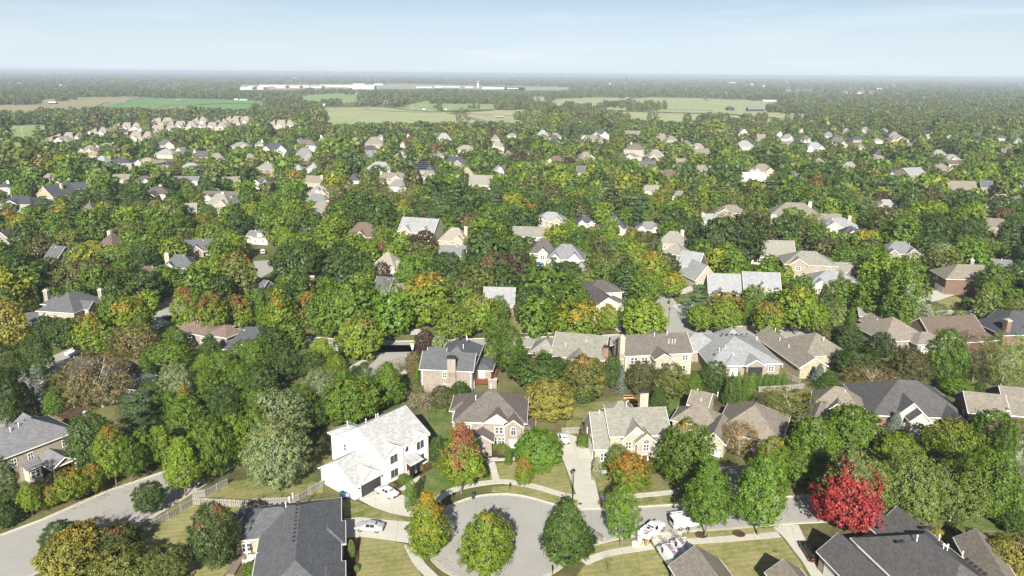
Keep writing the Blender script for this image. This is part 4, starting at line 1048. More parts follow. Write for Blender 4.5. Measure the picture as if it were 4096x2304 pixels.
for ln in HL.split('\n'):
    k = ln.split(); TPL[(k[0], int(k[1]))] = tpl(k[0], float(k[1]), float(k[2]), float(k[3]), float(k[4]), k[5], k[6], int(k[7]), ' '.join(k[8:]),
        {('C2',1555): "dark-roofed house carrying rows of black solar panels", ('C3',2322): "long building with a white metal roof among trees"}.get((k[0], int(k[1]))))
# solar panels on the front slope
r, W_, D, hh, p = TPL[('C2',1555)]
m = MB(); m.box(-.5,.5,-.82,.82,0,.05,0); pm = m.mesh('solar_panel', plain('solar_glass', (.008,.009,.016), .15, spec=.6))
for row, n in ((0,6),(1,8),(2,9),(3,6),(4,4)):
    for i in range(n):
        y = .9 + row*1.25; o = link('solar_panel', pm, r, ((i-n/2+.5)*1.06-.6, y, hh+.12+p*(y+.42)), None, (.98,.72,1)); o.rotation_euler = (math.atan(p), 0, 0)
# townhouse rows
def terrace(t, xL, xR, yr, ye, n):
    xc = (xL+xR)/2; E = P(t, xc, ye, 3.4); W_ = (xR-xL)*TILE[t][2]*proj(E)[2]/FPX; D = 20.0
    p = min(.75, max(.3, (zat(t, xc, yr, E[1]+D/2)-3.4)/(D/2)))
    bl = [(-W_/2, W_/2, 0, D, 3.4, 'hip', p)]; u = W_/n
    for i in range(n): bl.append((-W_/2+u*(i+.2), -W_/2+u*(i+.75), -2.2, D*.45, 3.35, 'gy', .62, {'gm':1}))
    vx, vy = src(t, xc, (yr+ye)/2); vx /= 1.59006; vy /= 1.59006
    r = house('townhouse_row', where('beige-grey roofed row of low townhouses', vx, vy), (E[0], E[1]), math.radians(-4), bl, ROOF['beige'], WALL['tan'], 'townhouses', 'townhouse rows', gable=WALL['white'])
    for i in range(n):
        window(r, 'F', -W_/2+u*(i+.47), -2.2, 1.6, 2.4, 1.5)
        if i: m = MB(); m.box(-.2,.2,1,D-1,3,3.4+p*D/2+.5); m.build('party_wall', DTRIM, r, loc=(-W_/2+u*i,0,0))
    foot((E[0], E[1]), math.radians(-4), -W_/2, W_/2, 0, D); a, b = src(t, xL, yr); c, d = src(t, xR, ye + (ye-yr)*.5); hbox(E[1], a/1.59006, b/1.59006, c/1.59006, d/1.59006)
for a in ((365,690,770,815,2),(480,860,728,790,3),(855,1090,675,740,2),(1090,1430,630,690,3),(1150,1560,718,790,3),(1350,1800,655,720,3),(1480,1760,580,640,2),(1620,1990,615,680,3),(1900,2090,570,630,2),(1960,2290,625,680,3),(2130,2300,590,650,2),(2215,2540,558,625,3)): terrace('D1', *a)
terrace('D2', 340, 610, 475, 570, 3)
terrace('D2', 0, 235, 478, 540, 2)
terrace('D2', 520, 600, 480, 560, 1)

# ---------------------------------------------------------------- trees
RNG = np.random.default_rng(11)
def crown_points(shape, rng, n, nclump, size):
    """leaf centres, normals, sizes, tints in a unit crown (z 0..1, diameter 1)"""
    def prof(t):
        if shape == 'round': return np.where(t > .42, np.sqrt(np.clip(1-((t-.42)/.58)**2, 0, 1)), np.sqrt(np.clip(1-((t-.42)/.46)**2, 0, 1)))
        if shape == 'oval': return np.where(t > .36, np.clip(1-((t-.36)/.66)**2.1, 0, 1)**.75, np.sqrt(np.clip(1-((t-.36)/.42)**2, 0, 1)))
        if shape == 'pyr': return np.clip(1.04-t, 0, 1)**.72*np.clip((t+.03)/.26, 0, 1)**.55
        if shape == 'spread': return np.where(t > .5, np.sqrt(np.clip(1-((t-.5)/.52)**2.6, 0, 1)), np.clip((t+.12)/.5, 0, 1)**.6)
        if shape == 'column': return np.clip(1.02-t, 0, 1)**.42*np.clip((t+.05)/.15, 0, 1)**.4
        if shape == 'shrub': return np.sqrt(np.clip(1-(np.clip(t-.25, 0, 1)/.76)**2, 0, 1))
        return np.clip(1.02-t, 0, 1)**.9
    C, Nn, S, T = [], [], [], []
    if shape in ('spruce', 'pine'):
        tiers = 13 if shape == 'spruce' else 9
        k = 0
        while k < nclump:
            i = rng.integers(0, tiers); t = (i + rng.uniform(-.15, .15))/tiers*.97 + .02
            if shape == 'pine': R = .5*np.clip(1.08-t, 0, 1)**.6*(.75+.35*math.sin(i*2.4+rng.uniform(-.3,.3)))*np.clip(t/.12+.3, 0, 1)
            else: R = .5*(1.03-t)**.95
            th = (rng.integers(0, 9)+.5*(i % 2)+rng.uniform(-.14, .14))*2*math.pi/9
            m = max(3, n//nclump); f = rng.uniform(.15 if shape == 'spruce' else .3, 1, m)**.75
            dr = -.10 if shape == 'spruce' else .05
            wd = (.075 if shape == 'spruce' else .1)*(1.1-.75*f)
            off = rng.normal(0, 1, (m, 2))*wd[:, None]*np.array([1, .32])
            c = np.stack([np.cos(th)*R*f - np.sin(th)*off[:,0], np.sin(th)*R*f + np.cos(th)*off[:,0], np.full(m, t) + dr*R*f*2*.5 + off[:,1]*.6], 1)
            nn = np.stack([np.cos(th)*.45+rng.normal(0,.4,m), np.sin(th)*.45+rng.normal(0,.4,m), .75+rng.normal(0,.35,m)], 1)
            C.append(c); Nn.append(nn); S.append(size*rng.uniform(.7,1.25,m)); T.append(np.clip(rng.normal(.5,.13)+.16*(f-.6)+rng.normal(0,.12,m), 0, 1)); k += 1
    else:
        a, b, ph = rng.integers(2, 4), rng.integers(4, 7), rng.uniform(0, 6.28, 3)
        lob = .04 if shape in ('column','shrub') else .1
        ts = np.linspace(.004, .996, 200); pw = prof(ts) + .22; cdf = np.cumsum(pw)/pw.sum(); nshell = int(nclump*.86)
        for k in range(nclump):
            if k < nshell:        # evenly over the crown's surface, golden-angle spaced
                t = float(np.interp((k+.5)/nshell, cdf, ts)) + rng.normal(0, .02); th = k*2.39996 + rng.normal(0, .22); q = rng.uniform(.86, 1.04)
            else: t = rng.uniform(.15, .8); th = rng.uniform(0, 6.28); q = rng.uniform(.2, .6)
            t = min(.985, max(.01, t))
            R = float(prof(np.array(t)))*.5*(1 + lob*math.sin(a*th+ph[0]+3*t) + lob*.8*math.sin(b*th+ph[1]-5*t+ph[2]))
            rc = min(.19, .92/math.sqrt(nclump))*math.exp(rng.normal(0, .32))
            c0_ = np.array([math.cos(th)*max(0, R-rc*.6)*q, math.sin(th)*max(0, R-rc*.6)*q, min(.95, max(.03, t - rc*.3*(t-.4)))])
            out = np.array([math.cos(th)*.9, math.sin(th)*.9, (t-.42)*1.7+.3]) + rng.normal(0, .25, 3); out /= np.linalg.norm(out)
            m = max(3, int(n*.68/nclump*rng.uniform(.6,1.4)))
            d = rng.normal(0, 1, (m, 3)); d += out*1.1; d /= np.linalg.norm(d, axis=1)[:, None]
            rr = rc*rng.uniform(.3, 1.15, m)**.7
            sh_ = rng.uniform(0, .9, m)[:, None]*out*rc*rng.uniform(0, 1)
            c = c0_ + d*rr[:, None]*np.array([1, 1, .8]) + sh_
            nn = d*.6 + out*.55 + rng.normal(0, .45, (m, 3))
            C.append(c); Nn.append(nn); S.append(size*rng.uniform(.6, 1.35, m)); T.append(np.clip(rng.normal(.46, .12) + rng.normal(0, .11, m), 0, 1))
        # the shell between the sprays: an uneven skin of leaves
        m = int(n*.36); t = np.interp(rng.uniform(0, 1, m), cdf, ts); th = rng.uniform(0, 2*math.pi, m)
        R = prof(t)*.5*(1 + lob*np.sin(a*th+ph[0]+3*t) + lob*.8*np.sin(b*th+ph[1]-5*t+ph[2]))
        bump = np.zeros(m)
        for k in range(7): bump += np.sin(rng.integers(3, 15)*th + rng.uniform(9, 42)*t + rng.uniform(0, 6.28))*.3
        f = .86 + .13*np.tanh(bump) - .12*rng.uniform(0, 1, m)**2
        c = np.stack([np.cos(th)*R*f, np.sin(th)*R*f, .5+(t-.5)*(.97+.03*np.tanh(bump))], 1)
        nn = np.stack([np.cos(th)*.8, np.sin(th)*.8, (t-.42)*1.5+.3], 1) + rng.normal(0, .45, (m, 3))
        C.append(c); Nn.append(nn); S.append(size*rng.uniform(.6, 1.3, m)); T.append(np.clip(.4 + .15*np.tanh(bump) + rng.normal(0, .11, m), 0, 1))
    C = np.concatenate(C); Nn = np.concatenate(Nn); S = np.concatenate(S); T = np.concatenate(T)
    C[:, 2] = np.clip(C[:, 2], 0.0, 1.02)
    return C, Nn/np.linalg.norm(Nn, axis=1)[:, None], S, T
def quads(C, N, S, rng, asp=.72):
    h = rng.normal(0, 1, C.shape); u = np.cross(N, h); u /= np.linalg.norm(u, axis=1)[:, None]+1e-9; v = np.cross(N, u)
    a = u*S[:, None]*.5; b = v*S[:, None]*.5*asp; f = N*S[:, None]*.12
    return np.stack([C-a-b*.6, C+a*.25-b-f, C+a+b*.6, C-a*.25+b-f], 1)      # slightly cupped, irregular leaf sprays
def leaf_mesh(name, V, T, mat, colr=None):
    n = len(V); me = bpy.data.meshes.new(name)
    me.vertices.add(n*4); me.vertices.foreach_set('co', V.reshape(-1).astype(np.float32))
    me.loops.add(n*4); me.loops.foreach_set('vertex_index', np.arange(n*4, dtype=np.int32))
    me.polygons.add(n); me.polygons.foreach_set('loop_start', np.arange(0, n*4, 4, dtype=np.int32)); me.polygons.foreach_set('loop_total', np.full(n, 4, dtype=np.int32))
    me.update(calc_edges=True)
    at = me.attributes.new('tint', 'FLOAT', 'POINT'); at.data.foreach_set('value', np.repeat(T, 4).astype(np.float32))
    if colr is not None:
        ca = me.attributes.new('leaf_colour', 'FLOAT_COLOR', 'POINT'); c4 = np.ones((n*4, 4), np.float32); c4[:, :3] = np.repeat(colr, 4, axis=0); ca.data.foreach_set('color', c4.reshape(-1))
    me.materials.append(mat); return me
LODS = {'hi': (12500, 150, .033), 'mid': (5200, 110, .051), 'lo': (1500, 70, .09), 'far': (260, 26, .2), 'speck': (38, 10, .42)}
_pp = {}
def proto(shape, lod, var):
    k = (shape, lod, var)
    if k not in _pp:
        n, nc, s = LODS[lod]
        if shape in ('spruce','pine'): nc = int(nc*1.9); s *= .85
        if shape == 'thin': _pp[k] = crown_points('spread', np.random.default_rng(var*31+7), int(n*.62), nc, s*.8)
        elif shape == 'sparse': _pp[k] = crown_points('spread', np.random.default_rng(var*31+3), max(60, n//12), 30, s*.9)
        elif shape == 'shoots': _pp[k] = crown_points('round', np.random.default_rng(var*31+9), n, int(nc*1.5), s*.9)
        else: _pp[k] = crown_points(shape, np.random.default_rng(var*31+5), n, nc, s)
    return _pp[k]
_pm = {}
def proto_mesh(shape, lod, var, w_, h_):
    # two aspect classes so that leaves are not stretched
    a = min((.7, 1.0, 1.35, 1.9), key=lambda q: abs(q - h_/w_))
    k = (shape, lod, var, a)
    if k not in _pm:
        C, N, S, T = proto(shape, lod, var); rng = np.random.default_rng(3)
        C2 = C*np.array([1, 1, a]); V = quads(C2, N, S, rng, .55 if shape in ('shoots','thin','spruce','pine') else .75); V[:, :, 2] /= a
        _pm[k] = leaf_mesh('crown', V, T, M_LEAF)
    return _pm[k]
_tm = {}
def trunk_mesh(kind, var, mat):
    k = (kind, var, mat.name)
    if k not in _tm:
        rnd = random.Random(var+5); m = MB(); r0 = .02
        top_ = {'conifer': .96}.get(kind, .55); pz = [(0,0,0)]
        for i in range(1, 5): pz.append((rnd.uniform(-.012,.012)*i, rnd.uniform(-.012,.012)*i, top_*i/4))
        for i in range(4): m.tube(pz[i], pz[i+1], r0*(1.15 if i == 0 else 1-.2*i), r0*(1-.2*(i+1)) if kind != 'conifer' else r0*(1-.24*(i+1)), 7)
        if kind != 'conifer':
            for i in range({'thin': 14}.get(kind, 7)):
                z = rnd.uniform(.2, .55); th = rnd.uniform(0, 6.28); L_ = rnd.uniform(.16, .3)
                a = Vector((0,0,z)); mid = a + Vector((math.cos(th)*L_*.5, math.sin(th)*L_*.5, L_*.55)); e = mid + Vector((math.cos(th+.3)*L_*.55, math.sin(th+.3)*L_*.55, L_*.75))
                m.tube(a, mid, r0*.5, r0*.33, 5); m.tube(mid, e, r0*.33, r0*.1, 5)
                if kind == 'thin':
                    e2 = mid + Vector((math.cos(th-.6)*L_*.6, math.sin(th-.6)*L_*.6, L_*.5)); m.tube(mid, e2, r0*.25, r0*.08, 4)
        _tm[k] = m.mesh('trunk', mat)
    return _tm[k]
LC = dict(g=(.1,.166,.017), d=(.059,.102,.018), y=(.148,.212,.018), b=(.17,.248,.022), o=(.128,.15,.034), t=(.18,.148,.058), s=(.21,.26,.125), l=(.155,.21,.05),
 u=(.17,.215,.185), p=(.085,.138,.055), m=(.068,.04,.028), n=(.1,.1,.034), q=(.25,.235,.045), k=(.052,.082,.02), r=(.30,.04,.042), e=(.108,.195,.02), w=(.3,.3,.2), G=(.25,.2,.17))
AU = dict(or_=(.3,.165,.03), re=(.34,.035,.04), ye=(.31,.215,.022), br=(.17,.11,.045), rd=(.23,.085,.045), ol=(.2,.19,.04), gr=(.11,.15,.045))
SH = dict(R='round', O='oval', P='pyr', S='spread', C='column', B='shrub', X='spruce', N='pine', T='thin', W='shoots', D='sparse')
NAMES = dict(R='broadleaf_tree', O='broadleaf_tree', P='broadleaf_tree', S='broadleaf_tree', T='airy_tree', W='broadleaf_tree', C='columnar_evergreen', B='shrub', X='spruce_tree', N='pine_tree', D='bare_tree')
CN = dict(g='green', d='dark-green', y='yellow-green', b='bright lime', o='olive', t='tan-brown', s='silvery', l='pale-green', u='blue-grey', p='blue-green', m='maroon', n='brown-green', q='yellow-olive', k='glossy dark', r='red', e='fresh-green', w='cream-flecked', G='greyish')
SN = dict(R='round tree', O='oval tree', P='pointed tree', S='spreading tree', C='columnar evergreen', B='shrub', X='spruce', N='pine', T='airy tree', D='nearly bare tree', W='feathery tree')
AN = dict(or_='orange-tinged', re='red-leaved', ye='gold-topped', br='browning', rd='rust-topped', ol='yellowing', gr='two-tone')
TREES = []      # (x, y, w) of everything planted
def plant(X, Y, w_, h_, sh, colr, lod, label, au=None, turned=0.0, z0=.12, mat=None, group=None, name=None, rng=random, var=None, pale=False):
    shape = SH[sh]; nm = name or NAMES[sh]; var = rng.randrange(3) if var is None else var
    root = empty(nm, (X, Y, 0), rng.uniform(0, 6.28)); cat = 'shrub' if sh == 'B' else 'tree'
    tag(root, label, cat, group)
    c = link('crown', proto_mesh(shape, lod, var, w_, h_*(1-z0)), root, (0, 0, h_*z0), None, (w_*1.02, w_*1.02*rng.uniform(.92,1.08), h_*(1-z0)))
    k = rng.uniform(.88, 1.12); c.color = (*scl(colr, k), 1)
    c['autumn'] = list(au or colr); c['turned'] = float(turned)
    if sh != 'B': link('trunk', trunk_mesh('conifer' if sh in 'XNC' else ('thin' if sh in 'TD' else 'broad'), var, M_PALEBARK if pale else M_BARK), root, None, None, (w_*.95, w_*.95, h_))
    TREES.append((X, Y, w_)); return root
